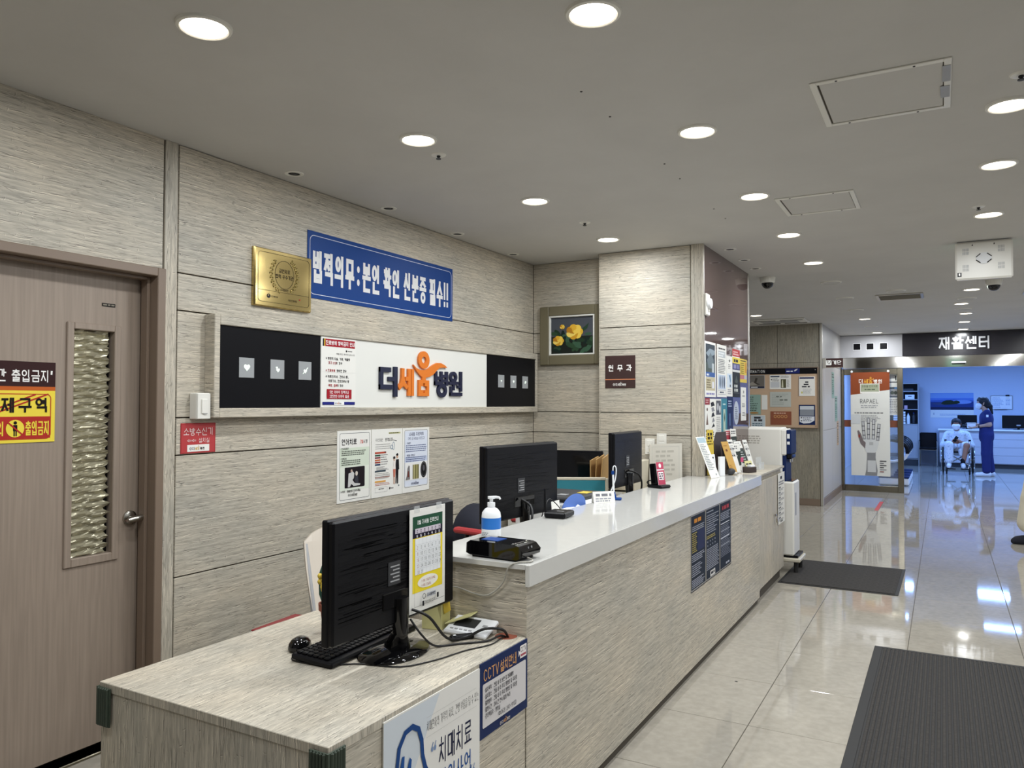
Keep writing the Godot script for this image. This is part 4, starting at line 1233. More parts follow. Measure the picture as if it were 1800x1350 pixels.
	p.text("뇌세움 프로젝트", 0.147, 0.030, 0.024, nv, 0.1, 0.85, 0.5); p.text("(TMS 급 비침습 치료도구)", 0.147, 0.061, 0.018, hex("4a5478"), 0.08, 0.8, 0.5)
	p.text("· TMS란?", 0.034, 0.094, 0.013, nv, 0.11, 0.85); p.words(0.034, 0.113, 0.23, 0.005, hex("55608a"), 4, 0.0125, 0.1); p.text("· 비침습 치료도구", 0.034, 0.172, 0.013, nv, 0.11, 0.85); p.words(0.034, 0.190, 0.23, 0.005, hex("55608a"), 3, 0.0125, 0.1)
	p.rect(0.024, 0.226, 0.246, 0.115, hex("e8e8e6")); p.up()
	p.shape([[0.03, 0.338], [0.042, 0.31], [0.05, 0.262], [0.062, 0.244], [0.074, 0.248], [0.078, 0.336]], hex("7d7a7a")); p.shape([[0.05, 0.32], [0.055, 0.28], [0.066, 0.28], [0.07, 0.32]], hex("6d3a34"))
	p.rect(0.106, 0.242, 0.068, 0.094, hex("77734a")); p.rect(0.118, 0.242, 0.010, 0.094, hex("b5ae7e")); p.rect(0.146, 0.242, 0.010, 0.094, hex("aaa472")); p.disc(0.228, 0.280, 0.036, 0.054, hex("17181c")); p.up()
	p.ring(0.228, 0.28, 0.028, 0.044, 0.003, hex("6b6b6c")); p.disc(0.228, 0.27, 0.012, 0.020, hex("56565a"))
	p.mark(0.09, 0.356, 0.015, nv, nv, 0.85)
	done(p)
	# --- framed rose painting on the alcove wall
	t = thing("rose_painting", "painting of yellow roses in a wide olive frame on the alcove wall", "painting", V(-2.672, 1.806, -5.80), 0.0)
	var pf := mb()
	for s in [-1, 1]:
		pf.box(V(s * 0.2485, 0.245, 0.018), V(0.085, 0.49, 0.036), 0.006); pf.box(V(0, 0.245 + s * 0.205, 0.018), V(0.412, 0.08, 0.036), 0.006)
	part(t, "outer_frame", pf, mats.olive_frame)
	var pi := mb()
	for s in [-1, 1]:
		pi.box(V(s * 0.1995, 0.245, 0.016), V(0.013, 0.33, 0.03), 0.003); pi.box(V(0, 0.245 + s * 0.1585, 0.016), V(0.386, 0.013, 0.03), 0.003)
	part(t, "inner_frame", pi, mats.foam)
	p = pr(0.386, 0.304, 0.010, "roses"); p.m.xf = Transform3D(Basis(), V(-0.193, 0.093, 0))
	p.rect(0, 0, 0.386, 0.304, hex("4d5058")); p.rect(0, 0.16, 0.386, 0.144, hex("1d2520")); p.up()
	var r := RandomNumberGenerator.new(); r.seed = 8
	for i in 34:
		var cx := r.randf_range(0.02, 0.366); var cy := r.randf_range(0.13, 0.285); var an := r.randf() * TAU; var l := r.randf_range(0.025, 0.05)
		var o := []
		for k in 10:
			var u := TAU * k / 10
			var q := W(cos(u) * l, sin(u) * l * 0.42).rotated(an)
			o.append([clampf(cx + q.x, 0.001, 0.385), clampf(cy + q.y, 0.001, 0.303)])
		p.shape(o, [hex("22382a"), hex("2f4b33"), hex("1a2a22"), hex("3d5a45")][i % 4])
		p.z += 0.00006
	p.shape([[0.285, 0.10], [0.345, 0.055], [0.33, 0.10], [0.29, 0.125]], hex("2c4632")); p.up()
	for q in [[0.215, 0.125, 0.072], [0.068, 0.195, 0.048], [0.105, 0.080, 0.022]]:
		var R: float = q[2]
		for ringi in 4:
			var nn := 7 - ringi
			for k in nn:
				var a := TAU * k / nn + ringi * 0.5
				var rr := R * (0.62 - 0.17 * ringi)
				p.disc(q[0] + cos(a) * rr, q[1] + sin(a) * rr * 0.8, R * (0.46 - 0.07 * ringi), R * (0.40 - 0.06 * ringi), [hex("e0b03a"), hex("f0cc55"), hex("d09a2c"), hex("f4d86c"), hex("b97f24")][(k + ringi) % 5])
				p.z += 0.00004
	done(p, "canvas", t)

# ---------------------------------------------------------------- things on the pillar
func pillar_things() -> void:
	var p := sheet("office_sign", "square dark brown sign with three white syllables on the pale pillar", "sign", V(-2.184, 1.606, -5.62), 0.0, 0.248, 0.252, 0.006, mats.brown_sign)
	p.text("원무과", 0.124, 0.072, 0.050, hex("f4f2ee"), 0.13, 0.92, 0.5, 0.62)
	p.rect(0, 0.181, 0.248, 0.008, hex("c9805a")); p.mark(0.064, 0.215, 0.020, hex("f4f2ee"), hex("f4f2ee"), 0.85)
	done(p)
	# wall switches half hidden by the monitor
	for q in [[-1.944, "left of two white switch plates low on the pillar, with a yellow tag"], [-1.852, "right of two white switch plates low on the pillar"]]:
		var t := thing("switch_plate", q[1], "light switch", V(q[0], 1.10 if q[0] < -1.9 else 1.14, -5.62), 0.0)
		part(t, "plate", boxm(V(0, 0.06, 0.004), V(0.075, 0.12, 0.008), 0.002), mats.white_plastic)
		for i in 2: part(t, "rocker", boxm(V(0, 0.035 + i * 0.05, 0.009), V(0.04, 0.042, 0.006), 0.001), mats.white_plastic)
		if q[0] < -1.9: part(t, "tag", boxm(V(0.008, 0.03, 0.0125), V(0.02, 0.02, 0.001)), mats.yellow)
	# round fire alarm on the corner
	var t := thing("fire_alarm", "round white fire alarm sounder on the edge of the brown glass pillar", "fire alarm", V(-1.531, 2.135, -5.675), PI / 2)
	part(t, "back_plate", boxm(V(0, 0.085, 0.012), V(0.085, 0.165, 0.024), 0.008), mats.white_plastic)
	var d := mb(); d.xf = Transform3D(Basis(Vector3.RIGHT, PI / 2), V(0, 0.092, 0.022)); d.lathe([W(0.042, 0.0), W(0.042, 0.012), W(0.036, 0.022), W(0.018, 0.026), W(0.0, 0.027)], 28)
	part(t, "sounder", d, mats.shoe_white)
	var lens := mb(); lens.ball(V(0, 0.035, 0.026), V(0.008, 0.008, 0.006), 10); part(t, "lamp", lens, mats.aluminium)
	# posters stuck on the brown glass: z range, y range, kind
	var S := [
		["tall poster with a dark photo and beige foot, nearest on the brown glass, upper row", -5.650, -5.965, 1.536, 1.953, 0],
		["white and pale blue leaflet sheet, second on the brown glass, upper row", -6.003, -6.305, 1.538, 1.953, 1],
		["narrow white sheet with light blue drawings, third on the brown glass, upper row", -6.311, -6.500, 1.545, 1.879, 2],
		["red, yellow and dark poster column, fourth on the brown glass, upper row", -6.505, -6.778, 1.541, 1.948, 3],
		["yellow notice at the far top edge of the brown glass", -6.783, -7.045, 1.672, 1.879, 4],
		["narrow white notice at the far end of the brown glass, below the yellow one", -6.812, -7.012, 1.338, 1.630, 5],
		["white card with a dark red header, nearest on the brown glass, lower row", -5.650, -5.784, 1.200, 1.528, 6],
		["white sheet of black and white pictures, second on the brown glass, lower row", -5.788, -5.955, 1.200, 1.522, 7],
		["white sheet with a dark photo on top, third on the brown glass, lower row", -5.960, -6.125, 1.200, 1.522, 8],
		["teal poster with a pale strip, lower row on the brown glass", -6.130, -6.322, 1.200, 1.527, 9],
		["dark blue poster with white lines, lower row on the brown glass", -6.330, -6.522, 1.200, 1.546, 10],
	]
	var ink := hex("24242a")
	for s in S:
		var w: float = s[1] - s[2]
		var h: float = s[4] - s[3]
		var mat: StandardMaterial3D = mats.paper
		if s[5] == 9: mat = mats.teal
		if s[5] == 10: mat = mats.navy
		if s[5] == 4: mat = mats.yellow
		p = sheet("glass_poster", s[0], "poster", V(-1.534, s[3], (s[1] + s[2]) / 2), PI / 2, w, h, 0.002, mat, "posters on the brown glass")
		match s[5]:
			0:
				p.rect(0.025, 0.018, w - 0.05, 0.14, hex("39434c")); p.rect(0.025, 0.158, w - 0.05, 0.072, hex("515a58")); p.rect(0.025, 0.23, w - 0.05, 0.035, hex("3e5f9c")); p.rect(0.025, 0.268, w - 0.05, 0.10, hex("c0b79a")); p.up()
				p.shape([[0.03, 0.09], [0.14, 0.05], [0.28, 0.06], [0.28, 0.09], [0.12, 0.12]], hex("8b99a3")); p.shape([[0.06, 0.14], [0.16, 0.08], [0.25, 0.13], [0.25, 0.2], [0.1, 0.2]], hex("6d7a80")); p.rect(0.2, 0.16, 0.06, 0.07, hex("b9c0c4"))
				p.words(0.05, 0.242, 0.08, 0.014, hex("e5e9f0"), 1, 0, 0); p.words(0.05, 0.285, 0.13, 0.009, hex("6c6248"), 4, 0.018, 0.2); p.rect(0.2, 0.30, 0.06, 0.05, hex("dcdce2")); p.words(0.04, 0.386, 0.23, 0.014, hex("8b88b8"), 1, 0, 0)
			1:
				p.words(0.04, 0.025, w - 0.08, 0.012, ink, 1, 0, 0); p.rect(0.04, 0.05, w - 0.08, 0.05, hex("b9bfc2")); p.words(0.05, 0.06, 0.19, 0.012, hex("e9ecec"), 2, 0.02, 0.3)
				p.words(0.04, 0.115, w - 0.08, 0.006, hex("5a5c62"), 9, 0.013, 0.2); p.rect(0.03, 0.238, w - 0.06, 0.115, hex("c3cfe0")); p.up()
				for i in 3: p.disc(0.09 + i * 0.065, 0.295, 0.02, 0.05, [hex("4b5a70"), hex("5a6675"), hex("2d3b52")][i])
				p.frame(0.03, 0.36, w - 0.06, 0.034, 0.002, hex("53648a")); p.words(0.08, 0.371, 0.12, 0.012, hex("33405a"), 1, 0, 0)
			2:
				p.disc(w / 2, 0.04, 0.015, 0.012, ink); p.words(0.04, 0.038, w - 0.08, 0.002, ink, 1, 0, 0); p.words(0.05, 0.07, 0.09, 0.006, hex("77777a"), 3, 0.014, 0.2); p.rect(0.012, 0.145, w - 0.024, 0.115, hex("cfdbe8")); p.up()
				p.shape([[0.06, 0.16], [0.12, 0.155], [0.14, 0.2], [0.12, 0.23], [0.1, 0.2], [0.08, 0.175]], hex("6d8fae")); p.rect(0.1, 0.235, 0.03, 0.02, ink); p.words(0.03, 0.275, w - 0.06, 0.006, hex("8a8f9c"), 3, 0.016, 0.1)
			3:
				p.rect(0, 0, w, 0.062, hex("b33a3a")); p.rect(0, 0.07, w, 0.05, hex("e0cc4a")); p.rect(0, 0.12, w, 0.055, hex("494a78")); p.rect(0, 0.178, w, 0.016, hex("d8d8d6")); p.rect(0, 0.194, w, 0.213, hex("212429")); p.up()
				p.words(0.03, 0.018, w - 0.06, 0.012, hex("e8c0bc"), 2, 0.02, 0.2); p.words(0.05, 0.085, 0.16, 0.024, ink, 1, 0, 0); p.rect(0.04, 0.13, 0.09, 0.035, hex("8f90b5")); p.rect(0.15, 0.13, 0.09, 0.035, hex("7c7da6"))
				p.shape([[0.08, 0.28], [0.14, 0.22], [0.19, 0.27], [0.17, 0.29]], hex("4c5650")); p.words(0.06, 0.30, 0.14, 0.024, hex("c9cdc8"), 2, 0.035, 0.1); p.rect(0.03, 0.37, w - 0.06, 0.002, hex("8f9494"))
			4:
				p.words(0.02, 0.012, w - 0.04, 0.010, ink, 1, 0, 0.1); p.words(0.02, 0.035, 0.15, 0.008, hex("6a5a1c"), 6, 0.017, 0.2); p.rect(0.185, 0.03, 0.06, 0.09, hex("c9913a")); p.rect(0, 0.14, w, 0.036, hex("b9767c")); p.rect(w * 0.6, 0.14, w * 0.4, 0.036, hex("b9b9bd"))
			5:
				p.disc(w / 2, 0.04, 0.014, 0.014, ink); p.words(0.05, 0.07, 0.1, 0.004, ink, 2, 0.01, 0.1); p.words(0.04, 0.14, 0.12, 0.006, hex("66666c"), 3, 0.013, 0.2); p.words(0.05, 0.22, 0.1, 0.008, ink, 2, 0.02, 0.2); p.rect(0.15, 0.225, 0.012, 0.03, ink)
			6:
				p.rect(0, 0, w, 0.05, hex("8e3036")); p.words(0.02, 0.012, 0.08, 0.008, hex("d9b4b4"), 2, 0.016, 0.1); p.disc(0.06, 0.085, 0.018, 0.012, hex("5a4438")); p.shape([[0.03, 0.2], [0.06, 0.11], [0.09, 0.2]], hex("6d564c")); p.rect(0.02, 0.235, 0.09, 0.018, ink); p.words(0.02, 0.265, 0.09, 0.008, ink, 3, 0.016, 0.1)
			7:
				for i in 5: p.shape([[0.02 + 0.02 * i, 0.03 + 0.04 * i], [0.10, 0.02 + 0.04 * i], [0.14, 0.05 + 0.04 * i], [0.04 + 0.02 * (i % 2), 0.06 + 0.04 * i]], [ink, hex("8c8c90")][i % 2])
				p.words(0.03, 0.25, 0.11, 0.008, ink, 3, 0.016, 0.2)
			8:
				p.rect(0.01, 0.012, w - 0.02, 0.11, hex("55585f")); p.up(); p.disc(0.06, 0.06, 0.03, 0.03, hex("b9bcc2")); p.disc(0.12, 0.08, 0.022, 0.03, hex("cdd0d4")); p.words(0.02, 0.14, w - 0.04, 0.005, hex("8f9094"), 9, 0.015, 0.1)
			9:
				p.words(0.05, 0.04, 0.1, 0.010, hex("cfe6e2"), 1, 0, 0); p.rect(0.06, 0.085, 0.07, 0.19, hex("b9c9b8")); p.up(); p.shape([[0.08, 0.15], [0.1, 0.11], [0.115, 0.16], [0.095, 0.19]], hex("3c5a52")); p.words(0.05, 0.29, 0.1, 0.008, hex("d5dccc"), 2, 0.014, 0.1)
			10:
				p.words(0.03, 0.035, 0.13, 0.009, hex("b9c8e4"), 3, 0.02, 0.2); p.rect(0.07, 0.14, 0.02, 0.1, hex("6f8fc0")); p.ring(0.11, 0.285, 0.022, 0.018, 0.008, hex("dde6f4"), PI, TAU); p.rect(0.12, 0.28, 0.012, 0.03, hex("dde6f4"))
		done(p)
	p = sheet("glass_poster", "pale upright oval sticker on the brown glass", "sticker", V(-1.534, 1.308, -6.64), PI / 2, 0.02, 0.2, 0.001, mats.foam, "posters on the brown glass", "backing")
	p.disc(0.01, 0.1, 0.095, 0.1, hex("b9c2d2")); p.up(); p.words(-0.04, 0.05, 0.1, 0.008, hex("50596c"), 7, 0.016, 0.3)
	done(p)

# ---------------------------------------------------------------- reception furniture
func reception() -> void:
	# low desk nearest the camera
	var t := thing("low_desk", "low wood-grain reception desk end nearest the camera with grain running along its top", "desk", V(-1.62, 0, -1.79))
	var top := mb()
	top.bx(V(-0.42, 0.690, -0.457), V(0.415, 0.7146, 0.475), 0.0015)
	part(t, "top", top, mats.wood_up)
	var en := mb(); en.bx(V(-0.415, 0.0, 0.44), V(0.40, 0.690, 0.472), 0.001); part(t, "end_panel", en, mats.wood_up)
	var fr := mb(); fr.bx(V(0.395, 0.045, -0.457), V(0.413, 0.690, 0.472), 0.001); part(t, "front_panel", fr, mats.wood)
	var kk := mb(); kk.bx(V(0.375, 0.0, -0.457), V(0.397, 0.045, 0.44)); part(t, "kick_board", kk, mats.joint)
	var gr := mb(); gr.lathe([W(0.0, 0.7149), W(0.030, 0.7149), W(0.031, 0.7158), W(0.036, 0.7160), W(0.037, 0.7147)], 28, V(0.352, 0, -0.437)); part(t, "cable_grommet", gr, mats.terracotta, "brown cable hole ring in the desk top")
	# tall counter
	t = thing("reception_counter", "long tall reception counter with white quartz top and wood-grain front", "counter", V(-1.41, 0, -4.1))
	var b := mb(); b.bx(V(-0.2, 0.0, 1.838), V(0.2055, 0.9355, 1.848), 0.001); part(t, "end_panel", b, mats.wood)
	b = mb(); b.bx(V(0.187, 0.045, -1.83), V(0.205, 0.882, 1.8375)); part(t, "front_panel", b, mats.wood)
	b = mb(); b.bx(V(-0.2, 0.0, -1.50), V(-0.185, 0.935, 1.838)); part(t, "staff_side_panel", b, mats.wood)
	b = mb(); b.bx(V(0.165, 0.0, -1.83), V(0.189, 0.045, 1.838)); part(t, "kick_board", b, mats.joint)
	b = mb(); b.bx(V(-0.24, 0.936, -1.508), V(0.2062, 0.953, 1.862), 0.0006); b.bx(V(-0.122, 0.936, -1.835), V(0.2062, 0.953, -1.508)); part(t, "quartz_top", b, mats.quartz, "white speckled quartz slab")
	b = mb(); b.bx(V(0.2062, 0.880, -1.835), V(0.222, 0.953, 1.862), 0.0025); part(t, "quartz_apron", b, mats.quartz, "white quartz front lip")
	# cabinet at its far end
	t = thing("end_cabinet", "narrow wood-grain cabinet with upright grain door at the far end of the counter", "cabinet", V(-1.42, 0, -6.45))
	b = mb(); b.bx(V(-0.11, 0.09, -0.49), V(0.19, 0.935, 0.51)); part(t, "body", b, mats.wood_up)
	b = mb(); b.bx(V(-0.112, 0.936, -0.515), V(0.217, 0.953, 0.511), 0.002); part(t, "top", b, mats.wood)
	b = mb(); b.bx(V(0.190, 0.09, 0.488), V(0.213, 0.925, 0.509), 0.001); part(t, "stile", b, mats.wood_up)
	var dr := mb(); dr.bx(V(0.193, 0.095, -0.03), V(0.212, 0.900, 0.484), 0.0015); part(t, "door", dr, mats.wood_up)
	var dr2 := mb(); dr2.bx(V(0.193, 0.095, -0.488), V(0.212, 0.900, -0.034), 0.0015); part(t, "door", dr2, mats.wood_up)
	b = mb(); b.bx(V(-0.11, 0.0, -0.48), V(0.18, 0.09, 0.5)); part(t, "plinth", b, mats.joint)
	# padlock and hasp
	t = thing("padlock", "small metal padlock on a hasp on the cabinet door", "padlock", V(FX + 0.004, 0.52, -6.53), PI / 2)
	part(t, "hasp", boxm(V(0, 0.062, 0.006), V(0.045, 0.018, 0.006), 0.001), mats.steel_dark)
	part(t, "body", boxm(V(0.006, 0.018, 0.016), V(0.030, 0.032, 0.014), 0.003), mats.steel)
	var sh := mb(); sh.tube([V(-0.003, 0.034, 0.016), V(-0.003, 0.05, 0.016), V(0.001, 0.058, 0.016), V(0.006, 0.060, 0.016), V(0.011, 0.058, 0.016), V(0.015, 0.05, 0.016), V(0.015, 0.034, 0.016)], 0.0025, 8); part(t, "shackle", sh, mats.chrome)
	# green fluted bumpers on the desk corners
	for q in [[-1.203, -1.3125, "dark green fluted corner bumper on the near right corner of the low desk"], [-2.037, -1.314, "dark green fluted corner bumper on the far left corner of the low desk"]]:
		var side := 1.0 if q[0] > -1.5 else -1.0
		t = thing("corner_bumper", q[2], "corner guard", V(q[0], 0.60, q[1]))
		var g := mb()
		for i in 5:
			g.box(V(-side * (0.006 + i * 0.0095), 0.052, 0.0065), V(0.0078, 0.104, 0.009), 0.003)
			g.box(V(side * 0.0065, 0.052, -0.006 - i * 0.0095), V(0.009, 0.104, 0.0078), 0.003)
		part(t, "ribs", g, mats.rubber_green)
		var bk := mb(); bk.bx(V(-side * 0.052, 0, 0.0015), V(0, 0.104, 0.006)); bk.bx(V(side * 0.0015, 0, -0.052), V(side * 0.006, 0.104, 0)); bk.bx(V(0, 0, 0), V(side * 0.006, 0.104, 0.006)); part(t, "backing", bk, mats.rubber_green)
	# posters on the front
	var ink := hex("1f2128")
	var p := sheet("dementia_poster", "white and blue poster with a head outline and a hand, on the low desk front", "poster", V(FX, 0.24, -1.729), PI / 2, 0.447, 0.462, 0.004, mats.paper)
	var nv := hex("17203f")
	var bl := hex("1c4f92")
	p.rect(0, 0, 0.447, 0.30, hex("e6e4de")); p.shape([[0, 0.004], [0.24, 0.004], [0.13, 0.16], [0, 0.25]], hex("cfd6dc")); p.rect(0, 0.300, 0.447, 0.162, nv); p.up()
	p.text("치매환자와 가족의 치료, 간병 부담을 덜 수 있는", 0.18, 0.062, 0.026, ink, 0.075, 0.42, 0, 0.08); p.rect(0.178, 0.050, 0.25, 0.0007, hex("b9b8b4")); p.rect(0.178, 0.102, 0.25, 0.0007, hex("b9b8b4"))
	p.text("치매치료", 0.236, 0.128, 0.070, nv, 0.115, 0.55, 0, 0.1); p.text("지원사업", 0.236, 0.214, 0.070, bl, 0.115, 0.55, 0, 0.1)
	for q in [[0.205, 0.130], [0.400, 0.268]]:
		for i in 2:
			p.disc(q[0] + i * 0.013, q[1] + 0.012, 0.0055, 0.007, hex("7e93b8")); p.line([W(q[0] + i * 0.013 - 0.003, q[1] + 0.010), W(q[0] + i * 0.013 + 0.004, q[1] - 0.004)], 0.003, hex("7e93b8"))
	p.text("지원이 더욱", 0.185, 0.332, 0.032, hex("e9e9ea"), 0.09, 0.5, 0, 0.06); p.text("확대되었습니다.", 0.295, 0.332, 0.032, hex("f1f1f2"), 0.13, 0.5, 0, 0.06)
	p.rrect(0.275, 0.392, 0.15, 0.064, 0.008, hex("2e66b5")); p.up(); p.words(0.29, 0.41, 0.12, 0.016, hex("e8ecf4"), 1, 0, 0)
	# head outline: a thick profile line
	p.line([W(0.052, 0.130), W(0.060, 0.085), W(0.085, 0.055), W(0.115, 0.050), W(0.142, 0.066), W(0.156, 0.10), W(0.160, 0.14), W(0.172, 0.175), W(0.184, 0.195), W(0.176, 0.21), W(0.172, 0.235), W(0.168, 0.245), W(0.172, 0.255), W(0.168, 0.285), W(0.150, 0.310), W(0.132, 0.325), W(0.125, 0.37)], 0.014, hex("1b437f"), -1, 0.25)
	p.shape([[0.028, 0.20], [0.034, 0.14], [0.046, 0.128], [0.05, 0.15], [0.044, 0.22], [0.05, 0.25], [0.06, 0.15], [0.072, 0.11], [0.082, 0.112], [0.078, 0.17], [0.070, 0.25], [0.078, 0.25], [0.094, 0.15], [0.104, 0.124], [0.112, 0.132], [0.104, 0.19], [0.092, 0.27], [0.10, 0.27], [0.112, 0.20], [0.120, 0.19], [0.122, 0.21], [0.110, 0.28], [0.118, 0.33], [0.124, 0.40], [0.02, 0.40], [0.022, 0.30]], bl)
	p.up(); p.disc(0.066, 0.285, 0.016, 0.075, hex("2f74c4")); p.up(); p.disc(0.062, 0.27, 0.004, 0.035, hex("cfe0f2"))
	p.line([W(0.046, 0.24), W(0.052, 0.18), W(0.062, 0.14)], 0.003, hex("dbe6f4"))
	done(p)
	p = sheet("camera_notice", "dark blue notice with pale panel about security cameras, where desk meets counter", "poster", V(FX, 0.487, -2.105), PI / 2, 0.297, 0.224, 0.003, mats.navy)
	p.text("CCTV", 0.020, 0.022, 0.036, hex("d9a368"), 0.10, 0.88, 0, 0.12); p.text("설치안내", 0.118, 0.022, 0.036, hex("d9a368"), 0.11, 0.70, 0, 0.05)
	p.rrect(0.014, 0.064, 0.270, 0.130, 0.006, hex("d3d0cf")); p.rrect(0.245, 0.012, 0.044, 0.040, 0.002, hex("efe9e7")); p.shape([[0.235, 0.024], [0.245, 0.030], [0.245, 0.036], [0.235, 0.044]], hex("efe9e7")); p.up()
	p.text("CCTV", 0.267, 0.017, 0.016, ink, 0.1, 0.8, 0.5); p.rect(0.249, 0.039, 0.036, 0.007, hex("a8505a"))
	var rows := ["·설치목적 : 건물 내·외 보안 및 화재예방", "·설치장소 : 건물 내·외 주요 통행로 및 주차장", "·촬영범위 : 건물 내·외 주요 통행로 및 주차장", "·촬영시간 : 24시간 연속 촬영/녹화", "·관리책임자 : 행정실"]
	for i in 5: p.text(rows[i], 0.024, 0.076 + i * 0.0192, 0.0145, ink, 0.12, 0.62, 0, 0.07)
	p.text("063) 243-9100", 0.12, 0.172, 0.014, ink, 0.10, 0.80)
	p.frame(0.106, 0.174, 0.010, 0.010, 0.002, ink)
	p.mark(0.112, 0.206, 0.011, hex("cfc9c0"), hex("d9a368"), 0.9)
	done(p)
	var xs := [[-4.138, -4.432], [-4.440, -4.752], [-4.760, -5.040]]
	var names := ["navy price list with an orange title, nearest of three on the counter front", "navy price list with a white seal below, middle of three on the counter", "navy price list with a red title, farthest of three on the counter front"]
	for i in 3:
		var w: float = xs[i][0] - xs[i][1]
		p = sheet("price_list", names[i], "poster", V(FX, 0.455, (xs[i][0] + xs[i][1]) / 2), PI / 2, w, 0.424, 0.003, mats.aluminium, "price lists on the counter front", "frame")
		p.rect(0.006, 0.012, w - 0.012, 0.400, hex("1c2233")); p.rect(0, 0.001, w, 0.004, hex("22242e")); p.rect(0, 0.418, w, 0.005, hex("22242e")); p.up()
		var pale := hex("a9aebb")
		if i == 0:
			p.rect(0.05, 0.025, 0.19, 0.034, hex("231f22")); p.up(); p.words(0.062, 0.031, 0.166, 0.022, hex("d08a35"), 1, 0, 0)
			p.rect(0.12, 0.10, 0.15, 0.115, hex("262d4e")); p.up(); p.words(0.016, 0.070, w - 0.03, 0.005, pale, 3, 0.0105, 0.1); p.words(0.018, 0.105, 0.11, 0.0055, hex("b0a05a"), 10, 0.0112, 0.35); p.words(0.016, 0.225, w - 0.03, 0.005, pale, 4, 0.0105, 0.3); p.words(0.016, 0.28, 0.2, 0.005, pale, 6, 0.0115, 0.4); p.words(0.016, 0.36, w - 0.03, 0.005, pale, 5, 0.0095, 0.3)
		elif i == 1:
			p.words(0.016, 0.024, 0.15, 0.006, pale, 1, 0, 0); p.words(0.016, 0.045, w - 0.03, 0.005, pale, 9, 0.0125, 0.45); p.words(0.016, 0.165, 0.2, 0.0055, hex("b0a05a"), 2, 0.011, 0.1)
			for k in 8: p.rect(0.03 + (k % 4) * 0.055, 0.195 + (k / 4) * 0.022, 0.012, 0.008, pale)
			p.words(0.016, 0.24, w - 0.03, 0.005, pale, 12, 0.0105, 0.15); p.rect(0.09, 0.375, 0.11, 0.034, hex("d6d4d0")); p.up(); p.words(0.105, 0.383, 0.08, 0.014, ink, 1, 0, 0)
		else:
			p.rect(0.04, 0.025, 0.2, 0.034, hex("3a1d24")); p.up(); p.words(0.055, 0.031, 0.17, 0.022, hex("b03c46"), 1, 0, 0); p.words(0.016, 0.070, w - 0.03, 0.005, pale, 5, 0.0105, 0.2)
			for k in 4: p.rect(0.016, 0.135 + k * 0.044, w - 0.06, 0.006, hex("c9ccd4"))
			p.words(0.016, 0.150, w - 0.03, 0.004, hex("868c9c"), 20, 0.0098, 0.25); p.words(0.14, 0.388, 0.1, 0.012, pale, 1, 0, 0)
		done(p)
	p = sheet("cabinet_notice", "narrow white printed notice on the far edge of the end cabinet", "notice", V(FX + 0.0032, 0.480, -6.815), PI / 2, 0.30, 0.425, 0.001, mats.paper)
	p.words(0.10, 0.03, 0.10, 0.024, ink, 1, 0, 0); p.words(0.03, 0.07, 0.24, 0.012, hex("77777c"), 2, 0.02, 0.1)
	for k in 7:
		p.words(0.03, 0.115 + k * 0.042, 0.10, 0.012, ink, 1, 0, 0.2); p.words(0.03, 0.133 + k * 0.042, 0.24, 0.005, hex("77777c"), 2, 0.010, 0.3)
	p.words(0.10, 0.403, 0.1, 0.010, ink, 1, 0, 0)
	done(p)

# back view of a desktop screen: its place is the foot, the back looks along +x
func monitor(label: String, at: Vector3, turn: float, w: float, h: float, low: float, ribs: int, called := "monitor") -> Node3D:
	var t := thing(called, label, "monitor", at, turn)
	var m := mb()
	m.bx(V(-0.012, low, -w / 2), V(0.012, low + h, w / 2), 0.004)
	part(t, "bezel", m, mats.black_plastic)
	var bk := mb()
	bk.bx(V(0.008, low + 0.003, -w / 2 + 0.003), V(0.030, low + h - 0.003, w / 2 - 0.003), 0.006)
	part(t, "back_shell", bk, mats.black_plastic)
	var sc := mb(); sc.bx(V(-0.0135, low + 0.018, -w / 2 + 0.014), V(-0.0118, low + h - 0.012, w / 2 - 0.014)); part(t, "screen", sc, mats.black_gloss)
	if ribs:
		var r := mb()
		var g := RandomNumberGenerator.new(); g.seed = int(w * 1000) + ribs
		for i in ribs * 2:
			var y := low + 0.05 + (h - 0.09) * i / (ribs * 2.0)
			for k in 3:
				var z := g.randf_range(-w / 2 + 0.025, w / 2 - 0.12)
				var l := minf(g.randf_range(0.05, 0.26), w / 2 - 0.025 - z)
				r.bx(V(0.0285, y + g.randf_range(-0.0006, 0.0006), z), V(0.0308, y + 0.0016, z + l))
		part(t, "ribs", r, mats.black_plastic)
	var cn := mb(); cn.bx(V(0.028, low + 0.055, -0.085), V(0.034, low + 0.105, 0.085), 0.003); part(t, "connector_bay", cn, mats.black_gloss)
	var lb := mb(); lb.bx(V(0.030, low + 0.125, 0.0), V(0.0322, low + 0.195, 0.06)); part(t, "rating_label", lb, mats.charcoal)
	var lt := mb()
	for i in 5: lt.bx(V(0.0322, low + 0.135 + i * 0.011, 0.006), V(0.0326, low + 0.139 + i * 0.011, 0.05 - (i % 2) * 0.012))
	part(t, "label_print", lt, mats.grey_panel)
	var nk := mb()
	nk.tube([V(0.02, 0.012, 0), V(0.030, 0.06, 0), V(0.034, low * 0.7, 0), V(0.028, low + 0.08, 0)], [0.045, 0.026, 0.024, 0.028], 16)
	part(t, "neck", nk, mats.black_gloss)
	var fb := mb()
	fb.xf = Transform3D(Basis.from_scale(V(0.95, 1, 1.35)), V(0.01, 0, 0))
	fb.lathe([W(0.098, 0.0), W(0.100, 0.004), W(0.097, 0.009), W(0.06, 0.016), W(0.03, 0.024), W(0.0, 0.026)], 36, Vector3.ZERO, 50)
	part(t, "foot", fb, mats.black_gloss)
	return t

